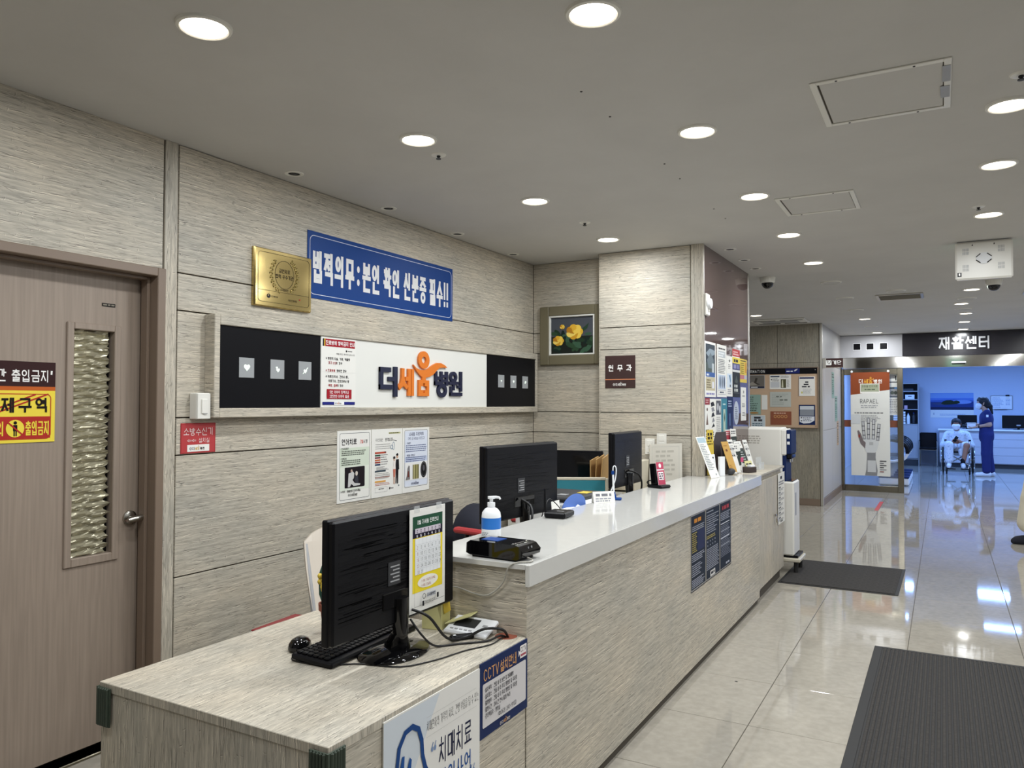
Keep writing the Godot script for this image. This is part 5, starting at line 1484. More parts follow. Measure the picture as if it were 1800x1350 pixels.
func on_counter() -> void:
	var D := 0.7146
	var C := 0.953
	# ---- low desk
	var mon := monitor("black desktop monitor, back view with a calendar sheet taped on, nearest the camera", V(-1.495, D, -1.912), 0.0, 0.604, 0.352, 0.092, 34)
	var cal := sheet("calendar_sheet", "white calendar sheet with green header and yellow sides taped to the nearest monitor", "calendar", V(-1.459, D + 0.108, -2.048), PI / 2, 0.196, 0.326, 0.0012, mats.paper)
	var ink := hex("24242a")
	cal.rect(0.016, 0.024, 0.164, 0.040, hex("24503a")); cal.rect(0.016, 0.064, 0.164, 0.028, hex("1d1a2c")); cal.rect(0.016, 0.092, 0.164, 0.172, hex("ead332")); cal.up()
	cal.text("8월 더세움 진료안내", 0.098, 0.036, 0.0145, hex("eef2ee"), 0.12, 0.78, 0.5); cal.rect(0.028, 0.062, 0.140, 0.016, hex("cfc6d2")); cal.rect(0.028, 0.094, 0.140, 0.114, hex("eceef0")); cal.disc(0.098, 0.236, 0.056, 0.020, hex("f2efe6")); cal.up()
	var day := 1
	for i in 7:
		cal.rect(0.0365 + i * 0.02, 0.066, 0.004, 0.004, ink); cal.rect(0.0365 + i * 0.02, 0.073, 0.004, 0.003, ink)
		cal.text("일월화수목금토"[i], 0.038 + i * 0.02, 0.081, 0.009, hex("e8e6ee"), 0.12, 0.9, 0.5)
		if i: cal.rect(0.028 + i * 0.02, 0.094, 0.0005, 0.114, hex("a9abb4"))
	for r in 6:
		if r: cal.rect(0.028, 0.094 + r * 0.019, 0.14, 0.0005, hex("a9abb4"))
		for i in 7:
			if (r == 0 and i < 6) or day > 31: continue
			cal.text(str(day), 0.038 + i * 0.02, 0.098 + r * 0.019, 0.0115, hex("8c4a44") if i == 0 else ink, 0.1, 0.72, 0.5, 0.16); day += 1
	cal.text("* 8월 15일(토) 광복절", 0.055, 0.225, 0.008, hex("9a4a40"), 0.1, 0.8); cal.text("* 8월 17일(월)", 0.055, 0.239, 0.008, hex("9a4a40"), 0.1, 0.8)
	cal.ring(0.068, 0.279, 0.007, 0.008, 0.002, ink); cal.rect(0.084, 0.272, 0.048, 0.014, hex("c9ccd2")); cal.up(); cal.text("더세움병원", 0.108, 0.274, 0.010, ink, 0.12, 0.85, 0.5); cal.text("063-243-9100", 0.1, 0.294, 0.008, ink, 0.1, 0.8, 0.5)
	cal.rect(0.058, 0.293, 0.010, 0.016, ink); cal.rect(0.138, 0.282, 0.010, 0.016, ink); cal.line([W(0.016, 0.305), W(0.18, 0.302)], 0.001, ink); cal.rect(0.016, 0.024, 0.0006, 0.28, ink)
	done(cal)
	for x in [-0.06, 0.062]:
		part(p_node, "tape", boxm(V(x, 0.325, 0.001), V(0.028, 0.02, 0.002)), mats.acrylic)
	# keyboard and mouse
	var t := thing("keyboard", "black keyboard tucked under the nearest monitor", "keyboard", V(-1.635, D, -1.915), deg_to_rad(3))
	var kb := mb(); kb.xf = Transform3D(Basis(Vector3.BACK, -0.06), V(0, 0.008, 0)); kb.box(V(0, 0.004, 0), V(0.155, 0.018, 0.44), 0.005); part(t, "base", kb, mats.black_plastic)
	var keys := mb(); keys.xf = Transform3D(Basis(Vector3.BACK, -0.06), V(0, 0.008, 0))
	for i in 6:
		for j in 21: keys.box(V(-0.058 + i * 0.0205, 0.0165, -0.2 + j * 0.020), V(0.0165, 0.007, 0.0165), 0.002)
	var ko := part(t, "keys", keys, mats.black_plastic); ko.set_meta("kind", "stuff")
	t = thing("computer_mouse", "black computer mouse at the left end of the keyboard", "mouse", V(-1.765, D, -1.795), 0.4)
	var mm := mb(); mm.xf = Transform3D(Basis(), V(0, 0.004, 0)); mm.lathe([W(0.0, -0.003), W(0.9, -0.003), W(1.0, 0.1), W(0.93, 0.5), W(0.7, 0.82), W(0.4, 0.97), W(0.0, 1.0)].map(func(q): return W(q.x * 0.033, q.y * 0.033)), 24, Vector3.ZERO, 70)
	var me: M = M.new(); me = mm
	for i in me.v.size(): me.v[i] = V(me.v[i].x * 1.0, me.v[i].y, me.v[i].z * 1.55)
	part(t, "body", me, mats.black_gloss)
	var wh := mb(); wh.xf = Transform3D(Basis(Vector3.BACK, PI / 2), V(0, 0.033, 0.022)); wh.lathe([W(0.0, -0.004), W(0.006, -0.004), W(0.006, 0.004), W(0.0, 0.004)], 14); part(t, "wheel", wh, mats.charcoal)
	# cables on the low desk
	var cb := mb(); cb.tube(smooth([V(-1.455, D + 0.125, -1.96), V(-1.41, D + 0.10, -1.99), V(-1.39, D + 0.02, -2.06), V(-1.36, D + 0.010, -2.13), V(-1.31, D + 0.035, -2.16), V(-1.262, D + 0.03, -2.195), V(-1.256, D - 0.006, -2.222)]), 0.0045, 8)
	tag(part(self, "monitor_cable", cb, mats.cable), "thick black cable arching from the nearest monitor over to the desk hole", "cable")
	cb = mb(); cb.tube(smooth([V(-1.45, D + 0.10, -1.945), V(-1.415, D + 0.05, -1.96), V(-1.40, D + 0.007, -2.01), V(-1.355, D + 0.004, -2.07), V(-1.29, D + 0.004, -2.14), V(-1.268, D + 0.012, -2.19), V(-1.262, D - 0.006, -2.226)]), 0.0035, 8)
	tag(part(self, "signal_cable", cb, mats.cable), "thinner black cable curling from the monitor foot along the desk top", "cable")
	cb = mb(); cb.tube(smooth([V(-1.745, D + 0.003, -1.775), V(-1.70, D + 0.003, -1.70), V(-1.58, D + 0.003, -1.72), V(-1.50, D + 0.003, -1.775), V(-1.385, D + 0.003, -1.81), V(-1.33, D + 0.003, -1.91), V(-1.30, D + 0.003, -2.03), V(-1.262, D + 0.003, -2.12), V(-1.262, D + 0.006, -2.2), V(-1.266, D - 0.006, -2.226)]), 0.0022, 6)
	tag(part(self, "mouse_cable", cb, mats.cable), "thin black mouse cable looping along the front of the desk top", "cable")
	t = thing("power_plug", "black plug block with a white dot lying before the white phone unit", "power plug", V(-1.375, D, -2.125), 0.9)
	part(t, "body", boxm(V(0, 0.009, 0), V(0.085, 0.018, 0.022), 0.006), mats.black_plastic); part(t, "dot", boxm(V(-0.028, 0.0185, 0.006), V(0.010, 0.003, 0.008), 0.001), mats.shoe_white)
	# white intercom unit
	t = thing("intercom_unit", "white desk unit with a small grey screen, in the corner of desk and counter", "intercom", V(-1.385, D, -2.200), 0.0)
	var tilt := Transform3D(Basis(Vector3.RIGHT, 0.32), V(0, 0.010, 0))
	var iu := mb(); iu.xf = tilt; iu.box(V(0, 0.012, -0.0), V(0.165, 0.016, 0.098), 0.005); part(t, "case", iu, mats.shoe_white)
	iu = mb(); iu.bx(V(-0.074, 0.0, -0.042), V(0.074, 0.026, -0.018), 0.003); part(t, "rear_stand", iu, mats.white_plastic)
	iu = mb(); iu.xf = tilt; iu.box(V(-0.018, 0.0205, -0.008), V(0.085, 0.002, 0.048), 0.0005); part(t, "screen", iu, mats.charcoal)
	iu = mb(); iu.xf = tilt
	for i in 5: iu.box(V(-0.056 + i * 0.018, 0.0205, 0.032), V(0.012, 0.002, 0.006), 0.0005)
	iu.box(V(0.054, 0.0205, -0.004), V(0.018, 0.002, 0.010), 0.0005); part(t, "buttons", iu, mats.grey_panel)
	# yellow box tray behind the monitor foot
	t = thing("note_box", "pale yellow cardboard note box with an open flap behind the nearest monitor", "box", V(-1.53, D, -2.20), 0.15)
	part(t, "box", boxm(V(0, 0.048, 0), V(0.075, 0.096, 0.07), 0.002), mats.cream_box)
	var fl := mb(); fl.xf = Transform3D(Basis(Vector3.BACK, 0.35), V(0.055, 0.02, -0.005)); fl.box(V(0.045, 0.006, 0), V(0.10, 0.004, 0.075), 0.001); part(t, "flap", fl, mats.cream_box)
	fl = mb(); fl.xf = Transform3D(Basis(Vector3.BACK, 0.15), V(0.040, 0.075, 0.0)); fl.box(Vector3.ZERO, V(0.003, 0.04, 0.05)); part(t, "sticky_note", fl, mats.yellow)
	# cactus figure in its pot
	t = thing("cactus_pot", "dark green plush cactus with a yellow flower in a brown pot behind the nearest monitor", "potted plant", V(-1.80, D, -1.985))
	var pt := mb(); pt.lathe([W(0.0, 0.0), W(0.034, 0.0), W(0.043, 0.075), W(0.049, 0.075), W(0.050, 0.097), W(0.043, 0.097), W(0.041, 0.08), W(0.0, 0.08)], 28); part(t, "pot", pt, mats.terracotta)
	pt = mb()
	for i in 8:
		var a := TAU * i / 8
		pt.tube([V(cos(a) * 0.02, 0.075, sin(a) * 0.02), V(cos(a) * 0.034, 0.13, sin(a) * 0.034), V(cos(a) * 0.035, 0.19, sin(a) * 0.035), V(cos(a) * 0.022, 0.238, sin(a) * 0.022), V(0, 0.255, 0)], [0.010, 0.014, 0.015, 0.012, 0.010], 8)
	part(t, "cactus", pt, mats.green_plush)
	pt = mb()
	for i in 5: pt.ball(V(0.0, 0.185 + 0.016 * sin(TAU * i / 5), 0.052 + 0.0 * i) + V(0.016 * cos(TAU * i / 5), 0, 0), V(0.010, 0.010, 0.007), 8)
	pt.ball(V(0.005, 0.185, 0.054), V(0.008, 0.008, 0.007), 8); pt.ball(V(0.0, 0.16, 0.05), V(0.012, 0.02, 0.008), 8); part(t, "flower", pt, mats.yellow)
	# ---- on the tall counter
	t = thing("set_top_box", "glossy black card terminal box with a sloping front at the near end of the counter", "terminal", V(-1.335, C, -2.325), deg_to_rad(-4))
	var o := PackedVector2Array([W(-0.118, 0.012), W(-0.100, 0.006), W(0.092, 0.006), W(0.112, 0.018), W(0.116, 0.034), W(0.098, 0.052), W(0.085, 0.056), W(-0.100, 0.056), W(-0.116, 0.046)])
	var sb := mb(); sb.xf = Transform3D(Basis(), V(0, 0, -0.058)); sb.extrude(o, 0.0, 0.116); part(t, "case", sb, mats.black_gloss)
	part(t, "base", boxm(V(-0.004, 0.004, 0), V(0.19, 0.008, 0.10), 0.002), mats.black_plastic)
	part(t, "label", boxm(V(-0.04, 0.0568, 0.0), V(0.07, 0.0015, 0.06)), mats.blue_gloss)
	sb = mb()
	for i in 2: sb.tube([V(0.070 + i * 0.014, 0.0565 - i * 0.001, 0.055), V(0.070 + i * 0.014, 0.0565 - i * 0.001, -0.055)], 0.0012, 6)
	part(t, "trim_line", sb, mats.chrome)
	sb = mb(); sb.box(V(0.1085, 0.043, 0.01), V(0.003, 0.008, 0.002)); sb.box(V(0.1085, 0.043, -0.01), V(0.003, 0.008, 0.004)); part(t, "buttons", sb, mats.grey_panel)
	cb = mb(); cb.tube(smooth([V(-1.228, C + 0.012, -2.300), V(-1.205, C + 0.006, -2.295), V(-1.205, C + 0.004, -2.275), V(-1.235, C + 0.004, -2.246), V(-1.262, C - 0.012, -2.232), V(-1.29, C - 0.07, -2.240), V(-1.345, C - 0.115, -2.243), V(-1.40, C - 0.118, -2.243), V(-1.47, C - 0.105, -2.243), V(-1.53, C - 0.11, -2.243)]), 0.0028, 6)
	tag(part(self, "terminal_cable", cb, mats.cable_grey), "thin grey cable hanging from the black terminal down the counter end", "cable")
	t = thing("sanitizer_bottle", "white pump bottle of hand sanitizer with a blue label on the counter", "pump bottle", V(-1.575, C, -2.645), 0.35)
	var bt := mb(); bt.lathe([W(0.0, 0.001), W(0.036, 0.0), W(0.0385, 0.004), W(0.0385, 0.082), W(0.036, 0.098), W(0.026, 0.111), W(0.0135, 0.118), W(0.0135, 0.124), W(0.0, 0.124)], 36, Vector3.ZERO, 45); part(t, "bottle", bt, mats.shoe_white)
	bt = mb(); bt.lathe([W(0.0388, 0.034), W(0.0388, 0.078)], 36); part(t, "label", bt, mats.print if false else plain("label_blue", hex("1f6fc4"), 0.4))
	bt = mb(); bt.lathe([W(0.0, 0.120), W(0.0155, 0.120), W(0.0155, 0.136), W(0.007, 0.137), W(0.007, 0.150), W(0.014, 0.151), W(0.014, 0.160), W(0.0, 0.161)], 24); bt.tube([V(0, 0.156, 0), V(0.02, 0.158, 0.0), V(0.033, 0.156, 0.0), V(0.036, 0.149, 0.0)], [0.006, 0.0055, 0.0045, 0.004], 10); part(t, "pump", bt, mats.shoe_white)
	var pl := Pr.new(); pl.H = 0.0; pl.z = 0.0390; pl.m.xf = Transform3D(Basis(Vector3.UP, -0.35), Vector3.ZERO); pl.words(-0.02, -0.022, 0.03, 0.003, hex("8d9199"), 3, 0.006, 0.2); done(pl, "small_print", t)
	# router with aerial
	t = thing("wifi_router", "small flat black router with one upright aerial on the inner counter edge", "router", V(-1.572, C, -3.262), 0.08)
	part(t, "case", boxm(V(0, 0.016, 0), V(0.105, 0.026, 0.13), 0.006), mats.black_plastic)
	var an := mb(); an.tube([V(-0.046, 0.012, 0.055), V(-0.048, 0.06, 0.056), V(-0.049, 0.135, 0.056)], [0.006, 0.006, 0.0045], 10); part(t, "aerial", an, mats.black_plastic)
	part(t, "top_mark", boxm(V(0.01, 0.0293, 0.01), V(0.035, 0.001, 0.012)), mats.grey_panel)
	cb = mb(); cb.tube(smooth([V(-1.60, C + 0.015, -3.33), V(-1.625, C + 0.03, -3.37), V(-1.66, C + 0.07, -3.34), V(-1.665, C + 0.04, -3.30), V(-1.70, C - 0.02, -3.33)]), 0.0025, 6)
	tag(part(self, "router_cable", cb, mats.cable), "thin black cable curling behind the small router", "cable")
	# folded name card
	t = thing("tent_card", "small white folded card with handwriting on the inner edge of the counter", "card", V(-1.600, C, -3.86), deg_to_rad(46))
	var tc := mb(); tc.xf = Transform3D(Basis(Vector3.RIGHT, -0.28), V(0, 0, 0.022)); tc.bx(V(-0.062, 0, -0.001), V(0.062, 0.062, 0.001)); part(t, "front_leaf", tc, mats.paper)
	tc = mb(); tc.xf = Transform3D(Basis(Vector3.RIGHT, 0.28), V(0, 0, -0.014)); tc.bx(V(-0.062, 0, -0.001), V(0.062, 0.062, 0.001)); part(t, "back_leaf", tc, mats.paper)
	pl = pr(0.124, 0.062, 0.001, "tent"); pl.m.xf = Transform3D(Basis(Vector3.RIGHT, -0.28), V(0, 0, 0.022)) * Transform3D(Basis(), V(-0.062, 0, 0)); pl.words(0.015, 0.012, 0.09, 0.014, hex("77797f"), 1, 0, 0); pl.words(0.012, 0.036, 0.09, 0.006, hex("9a9ca4"), 2, 0.012, 0.2); done(pl, "print", t)
	# pen on a stand
	t = thing("desk_pen", "white pen standing in a dark blue swivel base on the counter", "pen stand", V(-1.592, C, -3.995), 0.3)
	part(t, "base", boxm(V(0.008, 0.006, 0), V(0.07, 0.012, 0.05), 0.004), mats.blue_gloss)
	var pn := mb(); pn.lathe([W(0.016, 0.01), W(0.012, 0.03), W(0.009, 0.034), W(0.009, 0.045), W(0.0, 0.045)], 16); part(t, "socket", pn, mats.blue_gloss)
	pn = mb(); pn.tube([V(0, 0.04, 0), V(-0.004, 0.155, 0)], 0.0055, 10); part(t, "pen", pn, mats.shoe_white); part(t, "clip_ring", boxm(V(-0.005, 0.15, 0), V(0.016, 0.022, 0.016), 0.003), mats.blue_gloss)
	pn = mb(); pn.tube(smooth([V(-0.004, 0.16, 0), V(-0.002, 0.182, 0), V(0.008, 0.186, 0), V(0.014, 0.165, 0.0), V(0.008, 0.11, 0.004), V(-0.014, 0.05, 0.006), V(-0.03, 0.004, 0.008)]), 0.003, 8); part(t, "cord", pn, mats.shoe_white)
	# payment terminal
	t = thing("payment_terminal", "black card payment terminal leaning on its base with a red and white card", "payment terminal", V(-1.575, C, -4.72), deg_to_rad(-22))
	part(t, "base", boxm(V(0, 0.010, 0), V(0.12, 0.020, 0.10), 0.008), mats.black_plastic)
	var ps := mb(); ps.xf = Transform3D(Basis(Vector3.BACK, 0.12), V(-0.012, 0.018, 0)); ps.bx(V(-0.024, 0, -0.038), V(0.024, 0.135, 0.038), 0.006); part(t, "body", ps, mats.black_gloss)
	ps = mb(); ps.xf = Transform3D(Basis(Vector3.BACK, 0.17), V(0.026, 0.018, 0)); ps.bx(V(-0.001, 0, -0.034), V(0.001, 0.145, 0.034)); part(t, "card", ps, mats.shoe_white)
	pl = Pr.new(); pl.H = 0.145; pl.z = 0.0015; pl.m.xf = Transform3D(Basis(Vector3.BACK, 0.17), V(0.026, 0.018, 0)) * Transform3D(Basis(Vector3.UP, PI / 2), Vector3.ZERO) * Transform3D(Basis(), V(-0.034, 0, 0))
	pl.rect(0, 0, 0.068, 0.045, hex("b84a62")); pl.rect(0, 0.052, 0.068, 0.09, hex("b84a62")); pl.up(); pl.disc(0.034, 0.022, 0.012, 0.014, hex("f0e6e8")); pl.rect(0.01, 0.062, 0.048, 0.05, hex("e9e2e4")); pl.up(); pl.words(0.014, 0.07, 0.04, 0.008, hex("5a4a52"), 3, 0.014, 0.1); done(pl, "print", t)
	ps = mb(); ps.tube(smooth([V(-0.05, 0.012, 0.03), V(-0.062, 0.03, 0.04), V(-0.04, 0.045, 0.044), V(-0.03, 0.04, 0.03)]), 0.004, 8); part(t, "cord", ps, mats.cable)
	brochures()
	# water purifier beyond the cabinet
	t = thing("water_purifier", "tall white water purifier with a navy front behind the end cabinet", "water purifier", V(-1.36, 0, -7.26))
	var wp := mb(); wp.bx(V(-0.215, 0.60, -0.15), V(0.115, 1.275, 0.155), 0.018); part(t, "upper_body", wp, mats.white_plastic)
	wp = mb(); wp.bx(V(0.10, 1.03, -0.145), V(0.150, 1.262, 0.15), 0.012); part(t, "front_head", wp, mats.white_plastic)
	wp = mb(); wp.bx(V(0.146, 1.04, -0.135), V(0.190, 1.255, 0.140), 0.008); part(t, "control_panel", wp, mats.navy)
	for i in 2: part(t, "display", boxm(V(0.168, 1.20 - i * 0.06, 0.1405), V(0.022, 0.04 - i * 0.015, 0.003)), mats.shoe_white)
	part(t, "dispense_head", boxm(V(0.165, 1.02, 0), V(0.05, 0.05, 0.2), 0.01), mats.black_gloss)
	for z in [-0.04, 0.05]:
		wp = mb(); wp.tube([V(0.165, 1.0, z), V(0.165, 0.965, z)], 0.010, 12); part(t, "spout", wp, mats.chrome)
	part(t, "splash_back", boxm(V(0.13, 0.91, 0), V(0.03, 0.27, 0.27), 0.004), mats.navy)
	wp = mb(); wp.bx(V(-0.215, 0.155, -0.15), V(0.09, 0.60, 0.155), 0.01); wp.bx(V(0.08, 0.155, -0.15), V(0.212, 0.80, 0.155), 0.012); part(t, "lower_body", wp, mats.white_plastic)
	part(t, "drip_well", boxm(V(0.155, 0.802, 0), V(0.09, 0.006, 0.25), 0.001), mats.black_gloss)
	part(t, "side_label", boxm(V(0.2125, 0.6, 0.06), V(0.002, 0.2, 0.06)), mats.grey_panel)
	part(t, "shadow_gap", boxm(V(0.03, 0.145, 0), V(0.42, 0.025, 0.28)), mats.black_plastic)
	wp = mb(); wp.bx(V(-0.2, 0.10, -0.16), V(0.262, 0.135, 0.165), 0.008); part(t, "base_tray", wp, mats.beige_plastic)
	for q in [[-0.17, -0.12], [-0.17, 0.12], [0.22, -0.12], [0.22, 0.12]]:
		wp = mb(); wp.tube([V(q[0], 0.1, q[1]), V(q[0], 0.0, q[1])], 0.018, 12); part(t, "foot", wp, mats.rubber)
	pl = pr(0.16, 0.09, 0.0, "purifier"); pl.m.xf = Transform3D(Basis(), V(-0.19, 1.12, 0.1553)); pl.words(0.01, 0.01, 0.12, 0.010, hex("b4b0a6"), 4, 0.02, 0.2); done(pl, "side_print", t)

func smooth(pts: Array, n := 5) -> Array:
	var o := []
	for i in pts.size() - 1:
		var a: Vector3 = pts[maxi(i - 1, 0)]
		var d: Vector3 = pts[mini(i + 2, pts.size() - 1)]
		for k in n: o.append(pts[i].cubic_interpolate(pts[i + 1], a, d, float(k) / n))
	o.append(pts[pts.size() - 1])
	return o

func tag(o: Node3D, label: String, cat: String, group := "") -> void:
	o.set_meta("label", label); o.set_meta("category", cat)
	if group: o.set_meta("group", group)

# leaflet stands crowded at the end of the counter
func leaflet(called: String, label: String, x: float, z: float, lean: float, w: float, h: float, mat: String, kind: int, turn := 1.2, y := 0.953) -> Node3D:
	var t := thing(called, label, "leaflet", V(x, y, z), turn, "leaflets at the far end of the counter")
	var T := Transform3D(Basis(Vector3.RIGHT, -lean), V(0, 0.002, 0))
	var m := mb(); m.xf = T; m.bx(V(-w / 2, 0, -0.004), V(w / 2, h, 0.0), 0.001); part(t, "sheet", m, mats[mat])
	var p := pr(w, h, 0.0, label); p.m.xf = T * Transform3D(Basis(), V(-w / 2, 0, 0)); p.rng.seed = hash(label)
	match kind:
		0:
			p.rect(0.006, 0.008, w - 0.012, 0.04, hex("a9bfc9")); p.up(); p.words(0.012, 0.06, w - 0.024, 0.006, hex("7c848a"), 16, 0.0125, 0.5); p.disc(w * 0.7, h - 0.025, 0.008, 0.008, hex("8d959a"))
		1:
			p.up(); p.words(0.02, 0.022, w - 0.04, 0.020, hex("1d1a12"), 2, 0.028, 0.1); p.words(0.01, 0.08, w - 0.02, 0.01, hex("6b5a20"), 2, 0.02, 0.2)
		2:
			p.disc(w * 0.4, 0.07, 0.016, 0.010, hex("7a4a28")); p.words(0.014, 0.03, 0.05, 0.008, hex("9a6a2c"), 1, 0, 0); p.words(0.014, h - 0.07, 0.04, 0.007, hex("9a6a2c"), 4, 0.014, 0.3)
		3:
			p.rect(0, 0.06, w, h * 0.5, hex("3c4441")); p.up(); p.words(0.01, 0.015, w - 0.02, 0.008, hex("55555a"), 2, 0.016, 0.2); p.words(0.01, 0.09, w - 0.02, 0.007, hex("cfd2cf"), 4, 0.02, 0.4)
		4:
			p.rect(0, 0.01, w, h * 0.32, hex("b94a56")); p.up(); p.words(0.008, 0.02, w - 0.02, 0.008, hex("f0d9d9"), 2, 0.015, 0.2); p.words(0.008, h * 0.5, w - 0.02, 0.005, hex("77777a"), 5, 0.012, 0.2)
		5:
			p.words(0.008, 0.02, w - 0.016, 0.012, hex("3a3a3e"), 3, 0.05, 0.2); p.words(0.008, 0.05, w - 0.016, 0.004, hex("8a8a8e"), 8, 0.012, 0.2)
	done(p, "print", t)
	return t

func brochures() -> void:
	plain("ochre", hex("c59a4c"), 0.6)
	leaflet("acrylic_sign", "tall leaning white printed sheet, leftmost of the leaflets before the pillar", -1.425, -5.535, 0.40, 0.13, 0.315, "paper", 0, 1.36)
	leaflet("yellow_leaflet", "yellow card with heavy black lettering standing behind the leaning white sheet", -1.512, -5.74, 0.03, 0.12, 0.335, "yellow", 1, 1.40)
	leaflet("small_leaflet", "small white folded leaflet right of the tall leaning sheet", -1.468, -5.665, 0.12, 0.06, 0.16, "shoe_white", 5, 1.2)
	plain("stand_brown", hex("3b302d"), 0.5)
	var t := thing("brochure_stand", "dark brown stepped brochure stand at the far end of the counter", "stand", V(-1.435, 0.953, -6.02), 1.45)
	for i in 2:
		var m := mb(); m.xf = Transform3D(Basis(Vector3.RIGHT, -0.12), V(0, 0.010, -0.002 + i * -0.05)); m.bx(V(-0.14, 0, -0.006), V(0.14, 0.20 + i * 0.105, 0.0), 0.002); part(t, "back_board", m, mats.stand_brown)
	part(t, "base", boxm(V(0, 0.006, -0.02), V(0.29, 0.012, 0.14), 0.003), mats.stand_brown)
	for s in [-1, 1]: part(t, "side", boxm(V(s * 0.143, 0.06, -0.03), V(0.005, 0.11, 0.10), 0.001), mats.stand_brown)
	leaflet("ochre_leaflet", "ochre yellow tall leaflet leaning at the left of the brochure stand", -1.385, -5.935, 0.34, 0.10, 0.255, "ochre", 2, 1.30)
	leaflet("pale_leaflet", "pale grey leaflet half behind the ochre one", -1.375, -6.03, 0.30, 0.08, 0.265, "paper", 5, 1.30)
	for i in 3: leaflet("booklet", "thin white booklet standing on edge right of the ochre leaflet, %s of three" % ["nearest", "middle", "farthest"][i], -1.392, -6.085 - i * 0.03, 0.16, 0.05, 0.22, "paper", 3, 0.9)
	leaflet("red_leaflet", "white leaflet with a red top standing at the back of the brochure stand", -1.482, -6.20, 0.06, 0.09, 0.325, "paper", 4, 1.40)
	leaflet("photo_leaflet", "white leaflet with a brownish picture on top, at the back right of the brochures", -1.440, -6.25, 0.10, 0.10, 0.33, "paper", 3, 1.35)
	leaflet("green_leaflet", "dark green and white leaflet leaning forward with a cream foot", -1.352, -6.25, 0.40, 0.11, 0.25, "paper", 3, 1.30)
	leaflet("cream_card", "cream card leaning against the foot of the dark green leaflet", -1.325, -6.24, 0.38, 0.11, 0.085, "cream_box", 5, 1.30)
	leaflet("white_leaflet", "narrow white leaflet at the right end of the brochures beside the purifier", -1.335, -6.36, 0.32, 0.07, 0.25, "paper", 5, 1.30)
	t = thing("acrylic_holder", "empty clear acrylic leaflet holder at the right end beside the purifier", "leaflet holder", V(-1.30, 0.953, -6.44), 1.3)
	part(t, "back", boxm(V(0, 0.05, -0.012), V(0.09, 0.10, 0.003), 0.001), mats.acrylic); part(t, "front", boxm(V(0, 0.03, 0.012), V(0.09, 0.06, 0.003), 0.001), mats.acrylic); part(t, "base", boxm(V(0, 0.002, 0), V(0.09, 0.004, 0.03), 0.001), mats.acrylic)
	t = thing("card_box", "small dark brown card box with white cards before the booklets", "card box", V(-1.315, 0.953, -6.12), 1.1)
	part(t, "box", boxm(V(0, 0.022, 0), V(0.10, 0.044, 0.06), 0.004), mats.stand_brown); part(t, "cards", boxm(V(0.02, 0.048, 0), V(0.05, 0.02, 0.04), 0.003), mats.shoe_white)
	t = thing("grey_ornament", "grey rounded ornament at the foot of the ochre leaflet", "ornament", V(-1.385, 0.953, -5.82), 1.1)
	var m := mb(); m.ball(V(0, 0.026, 0), V(0.042, 0.026, 0.026), 16); part(t, "body", m, mats.charcoal)
	m = mb(); m.ball(V(0.03, 0.012, 0.018), V(0.028, 0.012, 0.016), 12); part(t, "foot", m, mats.aluminium)
	t = thing("white_box", "small upright white box beside the tall leaning sheet", "box", V(-1.43, 0.953, -5.72), 1.0)
	part(t, "box", boxm(V(0, 0.068, 0), V(0.05, 0.136, 0.022), 0.002), mats.shoe_white); part(t, "lid", boxm(V(0, 0.139, 0), V(0.051, 0.006, 0.023), 0.001), mats.shoe_white)
	t = thing("pink_tag", "small pink tag standing right of the ochre leaflet", "tag", V(-1.345, 0.953, -6.00), 1.1)
	part(t, "stem", boxm(V(0, 0.05, 0), V(0.006, 0.10, 0.003)), mats.shoe_white); part(t, "flag", boxm(V(0, 0.105, 0.001), V(0.030, 0.034, 0.003), 0.001), plain("pink", hex("d0507c"), 0.5))

